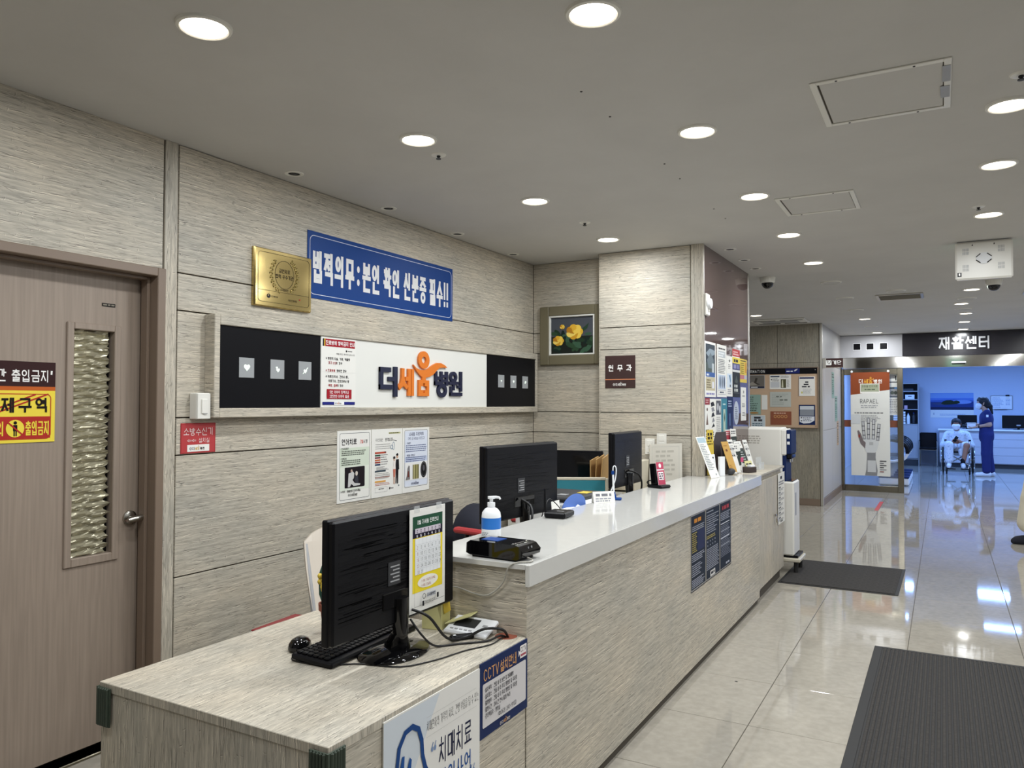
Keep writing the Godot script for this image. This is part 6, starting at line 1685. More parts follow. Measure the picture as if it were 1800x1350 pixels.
# ---------------------------------------------------------------- staff side of the counter
func behind_counter() -> void:
	var D := 0.72
	var t := thing("staff_desk", "long pale staff desk running behind the tall counter", "desk", V(-1.98, 0, -4.0))
	var m := mb(); m.bx(V(-0.24, 0.695, -1.20), V(0.34, 0.72, 1.10), 0.002); part(t, "top", m, mats.wood_up)
	for z in [-1.15, 0.0, 1.05]:
		m = mb(); m.bx(V(-0.22, 0, z - 0.015), V(0.30, 0.695, z + 0.015)); part(t, "leg_panel", m, mats.wood_up)
	monitor("black desktop monitor, back view, second from the camera behind the sanitizer bottle", V(-1.83, D, -3.345), deg_to_rad(-6), 0.625, 0.36, 0.205, 26)
	monitor("black desktop monitor, back view, third from the camera beside the payment terminal", V(-1.79, D, -4.68), deg_to_rad(1), 0.52, 0.345, 0.24, 22)
	var cb := mb(); cb.tube(smooth([V(-1.79, D + 0.30, -3.29), V(-1.745, D + 0.27, -3.30), V(-1.72, D + 0.22, -3.27), V(-1.735, D + 0.12, -3.25), V(-1.76, D + 0.01, -3.22)]), 0.006, 8)
	tag(part(self, "video_cable", cb, mats.cable), "black cable bundle hanging from the second monitor behind the counter", "cable")
	cb = mb(); cb.tube(smooth([V(-1.755, D + 0.34, -4.66), V(-1.71, D + 0.31, -4.72), V(-1.70, D + 0.24, -4.75), V(-1.72, D + 0.12, -4.74), V(-1.73, D + 0.01, -4.72)]), 0.006, 8)
	tag(part(self, "video_cable", cb, mats.cable), "black cable hanging from the third monitor beside the payment terminal", "cable")
	# black screen at the back
	t = thing("wall_side_monitor", "glossy black screen at the back of reception, half hidden behind the second monitor", "monitor", V(-2.48, 0.0, -5.32), deg_to_rad(12))
	part(t, "bezel", boxm(V(0, 0.95, 0), V(0.52, 0.36, 0.03), 0.005), mats.black_plastic); part(t, "screen", boxm(V(0, 0.955, 0.0155), V(0.49, 0.32, 0.002)), mats.black_gloss)
	part(t, "bezel_print", boxm(V(-0.17, 1.115, 0.0165), V(0.03, 0.006, 0.001)), mats.grey_panel)
	m = mb(); m.bx(V(-0.03, 0.735, -0.03), V(0.03, 0.80, -0.005), 0.005); m.bx(V(-0.13, 0.72, -0.09), V(0.13, 0.736, 0.09), 0.005); part(t, "stand", m, mats.black_plastic)
	t = thing("back_cabinet", "low pale cabinet along the back wall of reception", "cabinet", V(-2.42, 0, -5.42))
	part(t, "body", boxm(V(0, 0.35, 0.0), V(1.1, 0.70, 0.36), 0.002), mats.white_plastic); part(t, "top", boxm(V(0, 0.71, 0.0), V(1.12, 0.02, 0.38), 0.003), mats.wood_up)
	# envelopes
	for i in 3:
		t = thing("kraft_envelope", ["brown kraft envelope standing nearest the black screen", "brown kraft envelope leaning in the middle of three", "brown kraft envelope leaning against the beige drawer unit"][i], "envelope", V(-2.125 + i * 0.020, 0.72, -4.98 - i * 0.012), deg_to_rad(101))
		m = mb(); m.xf = Transform3D(Basis(Vector3.BACK, 0.05 + i * 0.02) * Basis(Vector3.RIGHT, 0.05 * i), Vector3.ZERO); m.bx(V(-0.13, 0, -0.003), V(0.13, 0.385 + i * 0.012, 0.003), 0.001); part(t, "envelope", m, mats.kraft)
		m = mb(); m.xf = Transform3D(Basis(Vector3.BACK, 0.05 + i * 0.02) * Basis(Vector3.RIGHT, 0.05 * i), Vector3.ZERO); m.bx(V(-0.13, 0.34, 0.003), V(0.13, 0.385 + i * 0.012, 0.0045)); part(t, "flap", m, mats.kraft)
	t = thing("paper_bag", "crumpled white papers in a bag beside the kraft envelopes", "papers", V(-2.19, 0.72, -4.98), 0.9)
	m = mb(); m.bx(V(-0.06, 0, -0.02), V(0.06, 0.24, 0.02), 0.012); part(t, "bag", m, mats.paper)
	m = mb(); m.xf = Transform3D(Basis(Vector3.BACK, 0.3), V(0.02, 0.1, 0.022)); m.bx(V(-0.05, 0, 0), V(0.04, 0.13, 0.004), 0.001); part(t, "papers", m, mats.shoe_white)
	# drawer unit
	t = thing("drawer_unit", "beige desktop drawer unit with dark handle slots beside the third monitor", "drawer unit", V(-2.10, 0.72, -5.42))
	m = mb(); m.bx(V(-0.165, 0, -0.16), V(0.165, 0.345, 0.15), 0.004); part(t, "case", m, mats.beige_plastic)
	for i in 5:
		m = mb(); m.bx(V(-0.150, 0.012 + i * 0.064, 0.150), V(0.150, 0.062 + i * 0.064, 0.162), 0.003); var dr := part(t, "drawer", m, mats.beige_plastic)
		m = mb(); m.bx(V(-0.150, 0.063 + i * 0.064, 0.148), V(0.150, 0.074 + i * 0.064, 0.153)); part(dr, "handle_slot", m, mats.dark_hole)
		m = mb(); m.bx(V(-0.02, 0.040 + i * 0.064, 0.162), V(0.07, 0.058 + i * 0.064, 0.1635)); part(dr, "name_slip", m, mats.shoe_white)
	# printer with a teal file on top
	t = thing("printer", "white office printer with a dark top behind the counter", "printer", V(-1.86, D, -3.93), 0.0)
	m = mb(); m.bx(V(-0.2, 0.0, -0.2), V(0.185, 0.235, 0.22), 0.012); part(t, "body", m, mats.shoe_white)
	m = mb(); m.bx(V(-0.195, 0.235, -0.195), V(0.15, 0.262, 0.21), 0.008); part(t, "scanner_lid", m, mats.charcoal)
	m = mb(); m.bx(V(0.06, 0.262, -0.12), V(0.12, 0.264, -0.03)); part(t, "yellow_label", m, mats.yellow)
	m = mb(); m.bx(V(0.0, 0.262, 0.05), V(0.05, 0.264, 0.10)); part(t, "display", m, mats.grey_panel)
	t = thing("teal_file_tray", "teal document tray with a pale rim standing behind the printer", "file tray", V(-2.20, D, -4.72), deg_to_rad(28))
	m = mb(); m.bx(V(-0.24, 0.09, -0.006), V(0.24, 0.25, 0.006), 0.003); m.bx(V(-0.24, 0.0, -0.15), V(0.24, 0.09, 0.006), 0.003); part(t, "tray", m, mats.teal)
	m = mb(); m.bx(V(-0.245, 0.25, -0.02), V(0.245, 0.268, 0.008), 0.003); m.bx(V(0.24, 0.0, -0.02), V(0.262, 0.262, 0.006), 0.004); part(t, "rim", m, mats.beige_plastic)
	t = thing("blue_card", "blue half-oval plastic divider card on the inner counter edge", "divider", V(-1.70, 0.935, -3.70), deg_to_rad(60))
	var o := PackedVector2Array()
	for i in 15: o.append(W(-0.075 * cos(PI * i / 14.0) + 0.02 * sin(PI * i / 14.0), 0.075 * sin(PI * i / 14.0)))
	m = mb(); m.extrude(o, -0.002, 0.002); part(t, "card", m, plain("card_blue", hex("5a7cc8"), 0.4))
	t = thing("letter_tray", "white letter tray with papers along the inner counter edge", "letter tray", V(-1.72, D, -3.55), 0.0)
	m = mb(); m.bx(V(-0.005, 0.0, -0.16), V(0.06, 0.215, 0.16), 0.004); part(t, "tray", m, mats.shoe_white)
	m = mb(); m.bx(V(0.0, 0.215, -0.15), V(0.055, 0.222, 0.15), 0.001); part(t, "papers", m, mats.paper)
	m = mb(); m.xf = Transform3D(Basis(Vector3.BACK, 0.1), V(0.02, 0.2, 0.06)); m.bx(V(-0.001, 0, -0.05), V(0.001, 0.075, 0.04)); part(t, "card", m, mats.paper)
	# leaning translucent board
	t = thing("leaning_board", "pale translucent printed board leaning on the pillar behind the counter", "board", V(-1.785, 0.72, -5.50), 0.0)
	m = mb(); m.xf = Transform3D(Basis(Vector3.RIGHT, -0.19) * Basis(Vector3.BACK, 0.06), Vector3.ZERO); m.bx(V(-0.125, 0, -0.004), V(0.125, 0.475, 0.0), 0.001); part(t, "board", m, mats.board_pale)
	var p := pr(0.25, 0.475, 0.0, "board"); p.m.xf = Transform3D(Basis(Vector3.RIGHT, -0.19) * Basis(Vector3.BACK, 0.06), Vector3.ZERO) * Transform3D(Basis(), V(-0.125, 0, 0))
	p.frame(0.02, 0.02, 0.21, 0.42, 0.003, hex("b5b5ae")); p.words(0.05, 0.05, 0.15, 0.016, hex("aeaaa0"), 6, 0.034, 0.2); done(p, "print", t)
	# chair behind the low desk
	t = thing("beige_chair", "beige plastic chair back with a grey frame, behind the nearest monitor", "chair", V(-2.05, 0, -2.56), deg_to_rad(65))
	plain("chair_beige", hex("c3b9ab"), 0.5)
	m = mb()
	var prof := []
	for i in 9:
		var y := 0.52 + 0.40 * i / 8.0
		prof.append([W(0.235 - 0.035 * pow(i / 8.0, 3) - 0.02 * (1 - i / 8.0), y)])
	for i in 8:
		for k in 10:
			var f := func(ii: int, kk: int) -> Vector3:
				var q: Vector2 = prof[ii][0]
				var u := (kk / 10.0) * 2 - 1
				return V(u * q.x, q.y + (0.0 if ii < 8 else -0.05 * pow(absf(u), 4)), 0.045 * u * u - 0.22 + (q.y - 0.52) * -0.5)
			m.poly([f.call(i, k), f.call(i, k + 1), f.call(i + 1, k + 1), f.call(i + 1, k)], V(0, 0, 1))
			var b := V(0, 0, -0.012)
			m.poly([f.call(i, k) + b, f.call(i, k + 1) + b, f.call(i + 1, k + 1) + b, f.call(i + 1, k) + b], V(0, 0, -1))
			if i == 7: m.poly([f.call(8, k), f.call(8, k + 1), f.call(8, k + 1) + b, f.call(8, k) + b], V(0, 1, 0))
			if k == 0: m.poly([f.call(i, 0), f.call(i + 1, 0), f.call(i + 1, 0) + b, f.call(i, 0) + b], V(-1, 0, 0))
			if k == 9: m.poly([f.call(i, 10), f.call(i + 1, 10), f.call(i + 1, 10) + b, f.call(i, 10) + b], V(1, 0, 0))
	part(t, "backrest", m, mats.chair_beige)
	part(t, "seat", boxm(V(0, 0.45, 0.02), V(0.44, 0.035, 0.44), 0.012), mats.chair_beige)
	for s in [[-0.2, 0.2], [0.2, 0.2], [-0.2, -0.2], [0.2, -0.2]]:
		m = mb(); m.tube([V(s[0], 0, s[1]), V(s[0] * 0.9, 0.44, s[1] * 0.9)], 0.012, 10); part(t, "leg", m, mats.grey_panel)
	for s in [-1, 1]:
		m = mb(); m.tube([V(s * 0.19, 0.44, -0.19), V(s * 0.215, 0.56, -0.205), V(s * 0.2, 0.86, -0.36)], 0.011, 10); part(t, "back_post", m, mats.grey_panel)
	# dark office chair with a red armrest pad
	t = thing("office_chair", "dark navy rounded office chair back with a red arm pad, behind the counter end", "office chair", V(-2.46, 0, -4.20), deg_to_rad(80))
	m = mb(); m.ball(V(0, 0.66, -0.2), V(0.19, 0.18, 0.06), 20); part(t, "backrest", m, mats.dark_cloth)
	m = mb(); m.ball(V(0, 0.47, 0.02), V(0.24, 0.05, 0.24), 20); part(t, "seat", m, mats.dark_cloth)
	m = mb(); m.tube([V(0, 0.05, 0), V(0, 0.44, 0)], 0.028, 12); part(t, "column", m, mats.black_plastic)
	for i in 5:
		var a := TAU * i / 5
		m = mb(); m.tube([V(0, 0.075, 0), V(cos(a) * 0.27, 0.06, sin(a) * 0.27)], [0.024, 0.016], 8); m.ball(V(cos(a) * 0.28, 0.028, sin(a) * 0.28), V(0.028, 0.028, 0.028), 10); part(t, "base_arm", m, mats.black_plastic)
	m = mb(); m.tube([V(0, 0.46, -0.16), V(0, 0.55, -0.24), V(0, 0.68, -0.24)], 0.02, 8); part(t, "spine", m, mats.black_plastic)
	for s in [-1, 1]:
		m = mb(); m.tube([V(s * 0.24, 0.47, 0.0), V(s * 0.28, 0.60, 0.0), V(s * 0.275, 0.70, 0.0)], 0.014, 8); m.tube([V(s * 0.20, 0.47, 0), V(s * 0.25, 0.465, 0)], 0.014, 8); part(t, "arm_post", m, mats.black_plastic)
		part(t, "arm_pad", boxm(V(s * 0.275, 0.715, 0.02), V(0.055, 0.035, 0.24), 0.012), mats.red)
	t = thing("side_drawer", "low grey drawer pedestal behind the low desk", "pedestal", V(-2.19, 0, -2.22))
	part(t, "body", boxm(V(0, 0.2825, 0), V(0.20, 0.565, 0.20), 0.004), mats.grey_panel)
	for i in 3: part(t, "drawer", boxm(V(0.0, 0.10 + i * 0.182, 0.103), V(0.18, 0.17, 0.012), 0.003), mats.grey_panel)
	t = thing("red_binder", "dark red binder lying behind the far edge of the low desk", "binder", V(-2.255, 0.565, -2.225), deg_to_rad(4))
	part(t, "cover", boxm(V(0, 0.027, 0), V(0.14, 0.054, 0.25), 0.004), mats.binder_red); part(t, "pages", boxm(V(0.003, 0.027, 0.003), V(0.138, 0.042, 0.247)), mats.paper)

# ---------------------------------------------------------------- entrance of the rehab room
func far_wall() -> void:
	var Z := -14.5
	var t := thing("door_header", "white header box with three dark square holes, left of the dark rehab sign", "header panel", V(-1.068, 2.284, Z))
	part(t, "box", boxm(V(0, 0.19, 0.04), V(0.975, 0.378, 0.08), 0.003), mats.header_grey)
	for x in [-0.212, -0.006, 0.202]:
		part(t, "square", boxm(V(x, 0.186, 0.0802), V(0.108, 0.102, 0.003)), mats.black_panel)
		var f := mb()
		for s in [-1, 1]: f.box(V(x + s * 0.058, 0.186, 0.082), V(0.008, 0.118, 0.006), 0.001); f.box(V(x, 0.186 + s * 0.055, 0.082), V(0.108, 0.008, 0.006), 0.001)
		part(t, "square_rim", f, mats.shoe_white)
	t = thing("rehab_sign", "long dark sign board with four raised mirror-metal syllables over the rehab entrance", "sign", V(1.01, 2.284, Z))
	part(t, "board", boxm(V(0, 0.19, 0.045), V(3.17, 0.38, 0.09), 0.002), plain("sign_dark", hex("252329"), 0.18))
	var ch := ["재", "활", "센", "터"]
	for i in 4:
		var q := Pr.new(); q.H = 0.0; q.z = 0.0905; q.d = 0.025; q.m.xf = Transform3D(Basis(), V(-1.01, 0.30, 0))
		q.text(ch[i], -0.052 + i * 0.187, 0.0, 0.205, Color.WHITE, 0.13, 0.83)
		part(t, "letter", q.m, mats.silver)
	t = thing("sliding_door_frame", "polished stainless steel frame of the automatic rehab door", "door frame", V(0.5, 0, Z))
	part(t, "beam", boxm(V(0.03, 2.187, 0.03), V(4.06, 0.19, 0.16), 0.004), mats.chrome)
	part(t, "post", boxm(V(-1.124, 1.046, 0.02), V(0.088, 2.092, 0.10), 0.004), mats.steel_dark)
	part(t, "jamb", boxm(V(-2.012, 1.046, 0.02), V(0.036, 2.092, 0.10), 0.004), mats.steel_dark)
	part(t, "bottom_rail", boxm(V(-1.58, 0.052, 0.015), V(0.826, 0.104, 0.07), 0.004), mats.steel_dark)
	part(t, "top_rail", boxm(V(-1.58, 2.04, 0.015), V(0.826, 0.10, 0.07), 0.004), mats.steel_dark)
	var se := mb(); se.box(V(-0.27, 2.165, 0.13), V(0.21, 0.03, 0.04), 0.008); part(t, "motion_sensor", se, mats.shoe_white); part(t, "sensor_lens", boxm(V(-0.27, 2.143, 0.13), V(0.19, 0.016, 0.035), 0.004), mats.black_gloss)
	t = thing("glass_side_panel", "fixed glass pane left of the rehab doorway with a rust-coloured band", "glass pane", V(-1.08, 0.104, Z))
	part(t, "pane", boxm(V(0, 0.943, 0.0), V(0.826, 1.886, 0.01)), mats.pane)
	part(t, "band", boxm(V(0, 1.05, 0.0065), V(0.826, 0.12, 0.002)), plain("rust", hex("8a4d33"), 0.5))
	var p := sheet("glass_sign", "square white sign with one large dark syllable on the rehab glass pane", "sign", V(-0.725, 1.775, Z + 0.008), 0.0, 0.14, 0.24, 0.002, mats.foam)
	p.text("크", 0.06, 0.04, 0.16, hex("23252c"), 0.1, 0.9, 0.5); done(p)
	p = sheet("glass_sign", "small grey photo card on the rehab glass pane beside the banner", "sign", V(-0.725, 1.62, Z + 0.008), 0.0, 0.14, 0.12, 0.002, mats.grey_panel)
	p.disc(0.05, 0.06, 0.03, 0.03, hex("5d625c")); p.disc(0.1, 0.06, 0.025, 0.03, hex("4d524e")); done(p)
	p = sheet("glass_sign", "white printed sheet low beside the banner on the rehab glass pane", "sign", V(-0.725, 1.30, Z + 0.008), 0.0, 0.14, 0.30, 0.002, mats.paper)
	p.words(0.01, 0.03, 0.12, 0.010, hex("6d6d70"), 9, 0.028, 0.2); done(p)
	# hanging banner with a drawn robot glove
	p = sheet("hand_banner", "tall white and rust banner showing a large grey rehabilitation glove, before the glass pane", "banner", V(-1.083, 0.268, Z + 0.075), 0.0, 0.605, 1.762, 0.003, mats.foam)
	var ink := hex("3a3a3e")
	p.shape([[0, 0], [0.605, 0], [0.605, 0.30], [0.30, 0.345], [0, 0.385]], hex("8f4a2c")); p.up()
	p.mark(0.13, 0.115, 0.075, hex("f2ece4"), hex("e7b043"), 0.95, false); p.rect(0.15, 0.195, 0.30, 0.165, hex("f2f0ea")); p.up(); p.rect(0.158, 0.203, 0.284, 0.128, hex("aab096")); p.up()
	p.text("라파엘 인지치료", 0.30, 0.222, 0.036, hex("3c4634"), 0.1, 0.85, 0.5); p.words(0.22, 0.285, 0.17, 0.016, hex("5d6852"), 1, 0, 0)
	p.text("RAPAEL", 0.145, 0.455, 0.078, hex("58595c"), 0.09, 0.86, 0, 0.12); p.words(0.16, 0.56, 0.28, 0.016, hex("a9abae"), 2, 0.03, 0.2)
	p.words(0.06, 0.685, 0.47, 0.016, hex("6d6e72"), 1, 0, 0.05); p.words(0.16, 0.735, 0.30, 0.010, hex("9b9da1"), 5, 0.024, 0.2); p.rect(0, 0.72, 0.15, 0.16, hex("d4d7d8"))
	# glove: wrist, palm, four fingers and thumb
	p.shape([[0.235, 1.66], [0.250, 1.40], [0.245, 1.30], [0.385, 1.30], [0.380, 1.45], [0.410, 1.67], [0.40, 1.758], [0.215, 1.758]], hex("8d8e8f")); p.up()
	p.shape([[0.196, 1.22], [0.20, 1.14], [0.225, 1.12], [0.40, 1.12], [0.43, 1.15], [0.43, 1.22], [0.40, 1.33], [0.37, 1.37], [0.25, 1.37], [0.225, 1.33]], hex("d6d8d8"))
	for q in [[0.196, 1.12, 0.178, 0.86], [0.262, 1.12, 0.265, 0.80], [0.336, 1.12, 0.345, 0.82], [0.404, 1.14, 0.425, 0.90]]:
		p.line([W(q[0] + 0.012, q[1]), W(q[2] + 0.012, q[3])], 0.052, hex("9c9da0"))
	p.shape([[0.22, 1.30], [0.15, 1.22], [0.115, 1.10], [0.10, 1.00], [0.125, 0.99], [0.16, 1.06], [0.19, 1.16], [0.23, 1.20]], hex("7d7374"))
	p.rect(0.255, 1.50, 0.13, 0.20, hex("cfd1d1")); p.up()
	for q in [[0.196, 1.12, 0.178, 0.86], [0.262, 1.12, 0.265, 0.80], [0.336, 1.12, 0.345, 0.82], [0.404, 1.14, 0.425, 0.90]]:
		p.line([W(q[0] + 0.012, q[1]), W(q[2] + 0.012, q[3])], 0.014, hex("d9dada"))
		for k in 3:
			var f := 0.2 + 0.3 * k
			p.rect(lerpf(q[0], q[2], f) - 0.012, lerpf(q[1], q[3], f), 0.048, 0.012, ink)
	p.disc(0.13, 1.09, 0.016, 0.03, hex("93433c")); p.rect(0.285, 1.19, 0.06, 0.05, hex("b9bbbb"))
	for k in 6: p.rect(0.445, 1.50 + k * 0.036, 0.06 if k % 2 else 0.10, 0.016, [ink, hex("7d7d80"), ink, hex("26262a"), hex("8a8a8c"), hex("8e4a48")][k])
	done(p)
	for x in [-1.365, -0.80]:
		var h := mb(); h.xf = Transform3D(Basis(Vector3.RIGHT, PI / 2), V(0, 0, 0.0)); h.lathe([W(0.0, -0.06), W(0.008, -0.06), W(0.010, 0.004), W(0.020, 0.010), W(0.020, 0.016), W(0.0, 0.018)], 16)
		var k := part(self, "banner_hook", h, mats.shoe_white); k.position = V(x, 2.045, Z + 0.075)
		tag(k, "small white suction hook at the top %s corner of the glove banner" % ("left" if x < -1 else "right"), "hook", "banner hooks")
	# stair sign on a bracket
	p = sheet("stair_sign", "small dark projecting sign with a white stair symbol and two syllables at the wall corner", "sign", V(-1.372, 2.022, -12.0), 0.0, 0.246, 0.128, 0.012, mats.brown_sign)
	p.rrect(0.016, 0.028, 0.076, 0.072, 0.010, hex("efefec")); p.up(); p.line([W(0.028, 0.045), W(0.054, 0.080), W(0.066, 0.080), W(0.080, 0.042)], 0.006, hex("1b1918"), -1, 0.2); p.line([W(0.036, 0.036), W(0.05, 0.05)], 0.006, hex("1b1918"))
	p.text("계단", 0.104, 0.032, 0.060, hex("efefec"), 0.13, 0.95); done(p)
	part(p_node, "rim", boxm(V(0, -0.004, 0.006), V(0.25, 0.008, 0.016), 0.002), mats.frame_brown); part(p_node, "bracket", boxm(V(-0.128, 0.06, 0.006), V(0.045, 0.15, 0.02), 0.003), mats.aluminium)
	# notice board and what hangs on it
	t = thing("notice_board", "tan information notice board with a black header strip behind the water purifier", "notice board", V(-2.42, 1.135, -12.0))
	part(t, "board", boxm(V(0, 0.445, 0.012), V(1.66, 0.89, 0.024), 0.002), mats.cork)
	part(t, "header", boxm(V(0, 0.842, 0.0255), V(1.66, 0.092, 0.004)), mats.black_panel)
	var fr := mb()
	for s in [-1, 1]: fr.box(V(s * 0.83, 0.445, 0.015), V(0.012, 0.90, 0.034), 0.002); fr.box(V(0, 0.445 + s * 0.445, 0.015), V(1.66, 0.012, 0.034), 0.002)
	part(t, "frame", fr, mats.frame_brown)
	p = pr(1.66, 0.89, 0.028, "nb"); p.text("INFORMATION", 0.915, 0.026, 0.045, hex("e9e9e6"), 0.1, 0.95, 1.0, 0.16); p.rect(1.21, 0.012, 0.20, 0.072, hex("1f2a6b")); p.up(); p.words(1.225, 0.046, 0.09, 0.016, hex("dfe3ef"), 1, 0, 0); p.shape([[1.33, 0.05], [1.345, 0.028], [1.385, 0.018], [1.37, 0.04], [1.345, 0.056]], hex("c9ccd4")); done(p, "header_print", t)
	for q in [[-0.80, 0.852], [0.80, 0.852], [0.80, 0.03]]:
		var sc := mb(); sc.xf = Transform3D(Basis(Vector3.RIGHT, PI / 2), V(q[0], q[1], 0.0)); sc.lathe([W(0.0, 0.042), W(0.008, 0.040), W(0.010, 0.030)], 12); part(t, "screw_cap", sc, mats.chrome)
	# px-measured sheets: centre x, bottom y, width, height, kind
	var N := [
		[-2.47, 1.718, 0.265, 0.205, "grey", 0, "dark photo sheet with a navy foot, upper left of the notice board"],
		[-2.115, 1.706, 0.305, 0.215, "paper", 1, "white sheet with two columns and a waterfall photo, upper middle of the notice board"],
		[-1.742, 1.605, 0.225, 0.285, "paper", 2, "white sheet with a navy top band, upper right of the notice board"],
		[-2.51, 1.325, 0.22, 0.30, "teal_pale", 3, "pale teal sheet with dark lines, left of the notice board"],
		[-2.115, 1.442, 0.30, 0.225, "grey_pale", 4, "pale grey sheet of faint handwriting, centre of the notice board"],
		[-2.11, 1.175, 0.30, 0.20, "rust", 5, "rust orange sheet with four rings, lower middle of the notice board"],
		[-1.742, 1.18, 0.225, 0.295, "navy", 6, "navy and white sheet, lower right of the notice board"],
		[-2.44, 1.135, 0.21, 0.18, "paper", 7, "bluish white sheet with bold dark letters, lower left of the notice board"],
		[-2.345, 1.40, 0.085, 0.22, "foam", 8, "blank pale card right of the teal sheet on the notice board"],
	]
	plain("teal_pale", hex("8aa79c"), 0.6); plain("grey_pale", hex("b7bbb4"), 0.6)
	for s in N:
		var w: float = s[2]
		var h: float = s[3]
		p = sheet("pinned_sheet", s[6], "notice", V(s[0], s[1], -11.975), 0.0, w, h, 0.003, mats[{"grey": "grey_panel", "rust": "rust"}.get(s[4], s[4])], "sheets on the notice board")
		match s[5]:
			0:
				p.rect(0.008, 0.008, w - 0.016, h - 0.04, hex("6d6862")); p.rect(0.008, h - 0.032, w - 0.016, 0.024, hex("23283f")); p.up(); p.shape([[0.1, 0.13], [0.13, 0.04], [0.16, 0.05], [0.14, 0.12], [0.2, 0.14], [0.12, 0.15]], hex("413b36")); p.shape([[0.03, 0.14], [0.08, 0.10], [0.16, 0.15], [0.06, 0.16]], hex("958f86")); p.rect(0.06, h - 0.028, 0.10, 0.014, hex("d4d6da"))
			1:
				p.rect(0.012, 0.016, 0.13, 0.018, hex("4b5568")); p.disc(0.026, 0.07, 0.008, 0.012, ink); p.words(0.04, 0.055, 0.10, 0.006, hex("77787c"), 4, 0.012, 0.2); p.rect(0.012, 0.105, 0.13, 0.085, hex("c6c9cc")); p.words(0.16, 0.016, 0.12, 0.006, hex("77787c"), 3, 0.012, 0.2); p.rect(0.16, 0.065, 0.075, 0.13, hex("55543c")); p.up(); p.shape([[0.17, 0.19], [0.178, 0.09], [0.19, 0.07], [0.198, 0.19]], hex("d0cdb4")); p.words(0.245, 0.075, 0.04, 0.006, hex("8c8d90"), 8, 0.014, 0.2)
			2:
				p.rect(0.012, 0.010, w - 0.024, 0.022, hex("262a56")); p.rect(0.0, 0.0, 0.005, h, hex("4b4a64")); p.words(0.09, 0.072, 0.045, 0.020, ink, 1, 0, 0); p.words(0.07, 0.106, 0.09, 0.020, ink, 1, 0, 0); p.words(0.045, 0.139, 0.14, 0.020, ink, 1, 0, 0); p.words(0.06, 0.18, 0.12, 0.006, hex("a9abae"), 6, 0.014, 0.2); p.disc(0.045, 0.235, 0.012, 0.016, hex("c7c06a"))
			3:
				p.words(0.02, 0.03, 0.11, 0.012, hex("3f544d"), 3, 0.03, 0.2); p.words(0.02, 0.13, 0.16, 0.010, hex("33443f"), 5, 0.026, 0.2); p.disc(0.12, 0.275, 0.07, 0.015, hex("a57a45"))
			4:
				p.words(0.09, 0.06, 0.08, 0.020, hex("6f746e"), 1, 0, 0); p.words(0.14, 0.11, 0.11, 0.022, hex("6f746e"), 1, 0, 0); p.words(0.03, 0.03, 0.24, 0.008, hex("9aa09a"), 7, 0.026, 0.6)
			5:
				p.rect(0, 0.11, w, 0.004, hex("7d3f26")); p.words(0.05, 0.02, 0.18, 0.012, hex("e6c9b4"), 1, 0, 0)
				for k in 4: p.ring(0.07 + k * 0.05, 0.075, 0.018, 0.020, 0.006, hex("dba66a"))
			6:
				p.rect(0.015, 0.02, w - 0.03, 0.10, hex("c9ced6")); p.rect(0.015, 0.07, w - 0.03, 0.09, hex("8a8f98")); p.shape([[0.01, 0.17], [w - 0.01, 0.17], [w - 0.01, 0.23], [0.15, 0.27], [0.06, 0.275], [0.01, 0.25]], hex("dfe3ea")); p.up(); p.disc(0.035, 0.19, 0.010, 0.010, ink); p.disc(0.035, 0.235, 0.010, 0.010, ink); p.words(0.055, 0.185, 0.14, 0.010, hex("4a5060"), 3, 0.022, 0.2)
			7:
				p.rect(0.006, 0.006, w - 0.012, h - 0.012, hex("c4cfd6")); p.up(); p.words(0.045, 0.022, 0.125, 0.030, ink, 2, 0.040, 0.0); p.words(0.02, 0.12, 0.16, 0.012, hex("5d7480"), 3, 0.026, 0.1)
		done(p)
	# papers on the corridor side of the information wall
	for q in [[-13.35, 1.78, 0.30, 0.42, "teal_pale", "greenish poster on the narrow wall beside the rehab door, upper left"], [-13.75, 1.40, 0.32, 0.42, "teal_pale", "greenish poster on the narrow wall beside the rehab door, middle"], [-13.95, 1.0, 0.22, 0.40, "cork", "narrow tan poster on the narrow wall beside the rehab door, lowest"]]:
		p = sheet("corridor_poster", q[5], "poster", V(-1.545, q[1] - 0.2, q[0]), PI / 2, q[2], q[3], 0.003, mats[q[4]], "posters beside the rehab door")
		p.words(0.02, 0.03, q[2] - 0.05, 0.02, ink, 2, 0.04, 0.2); p.words(0.02, 0.13, q[2] - 0.05, 0.014, hex("3d5a56"), 8, 0.03, 0.4); done(p)

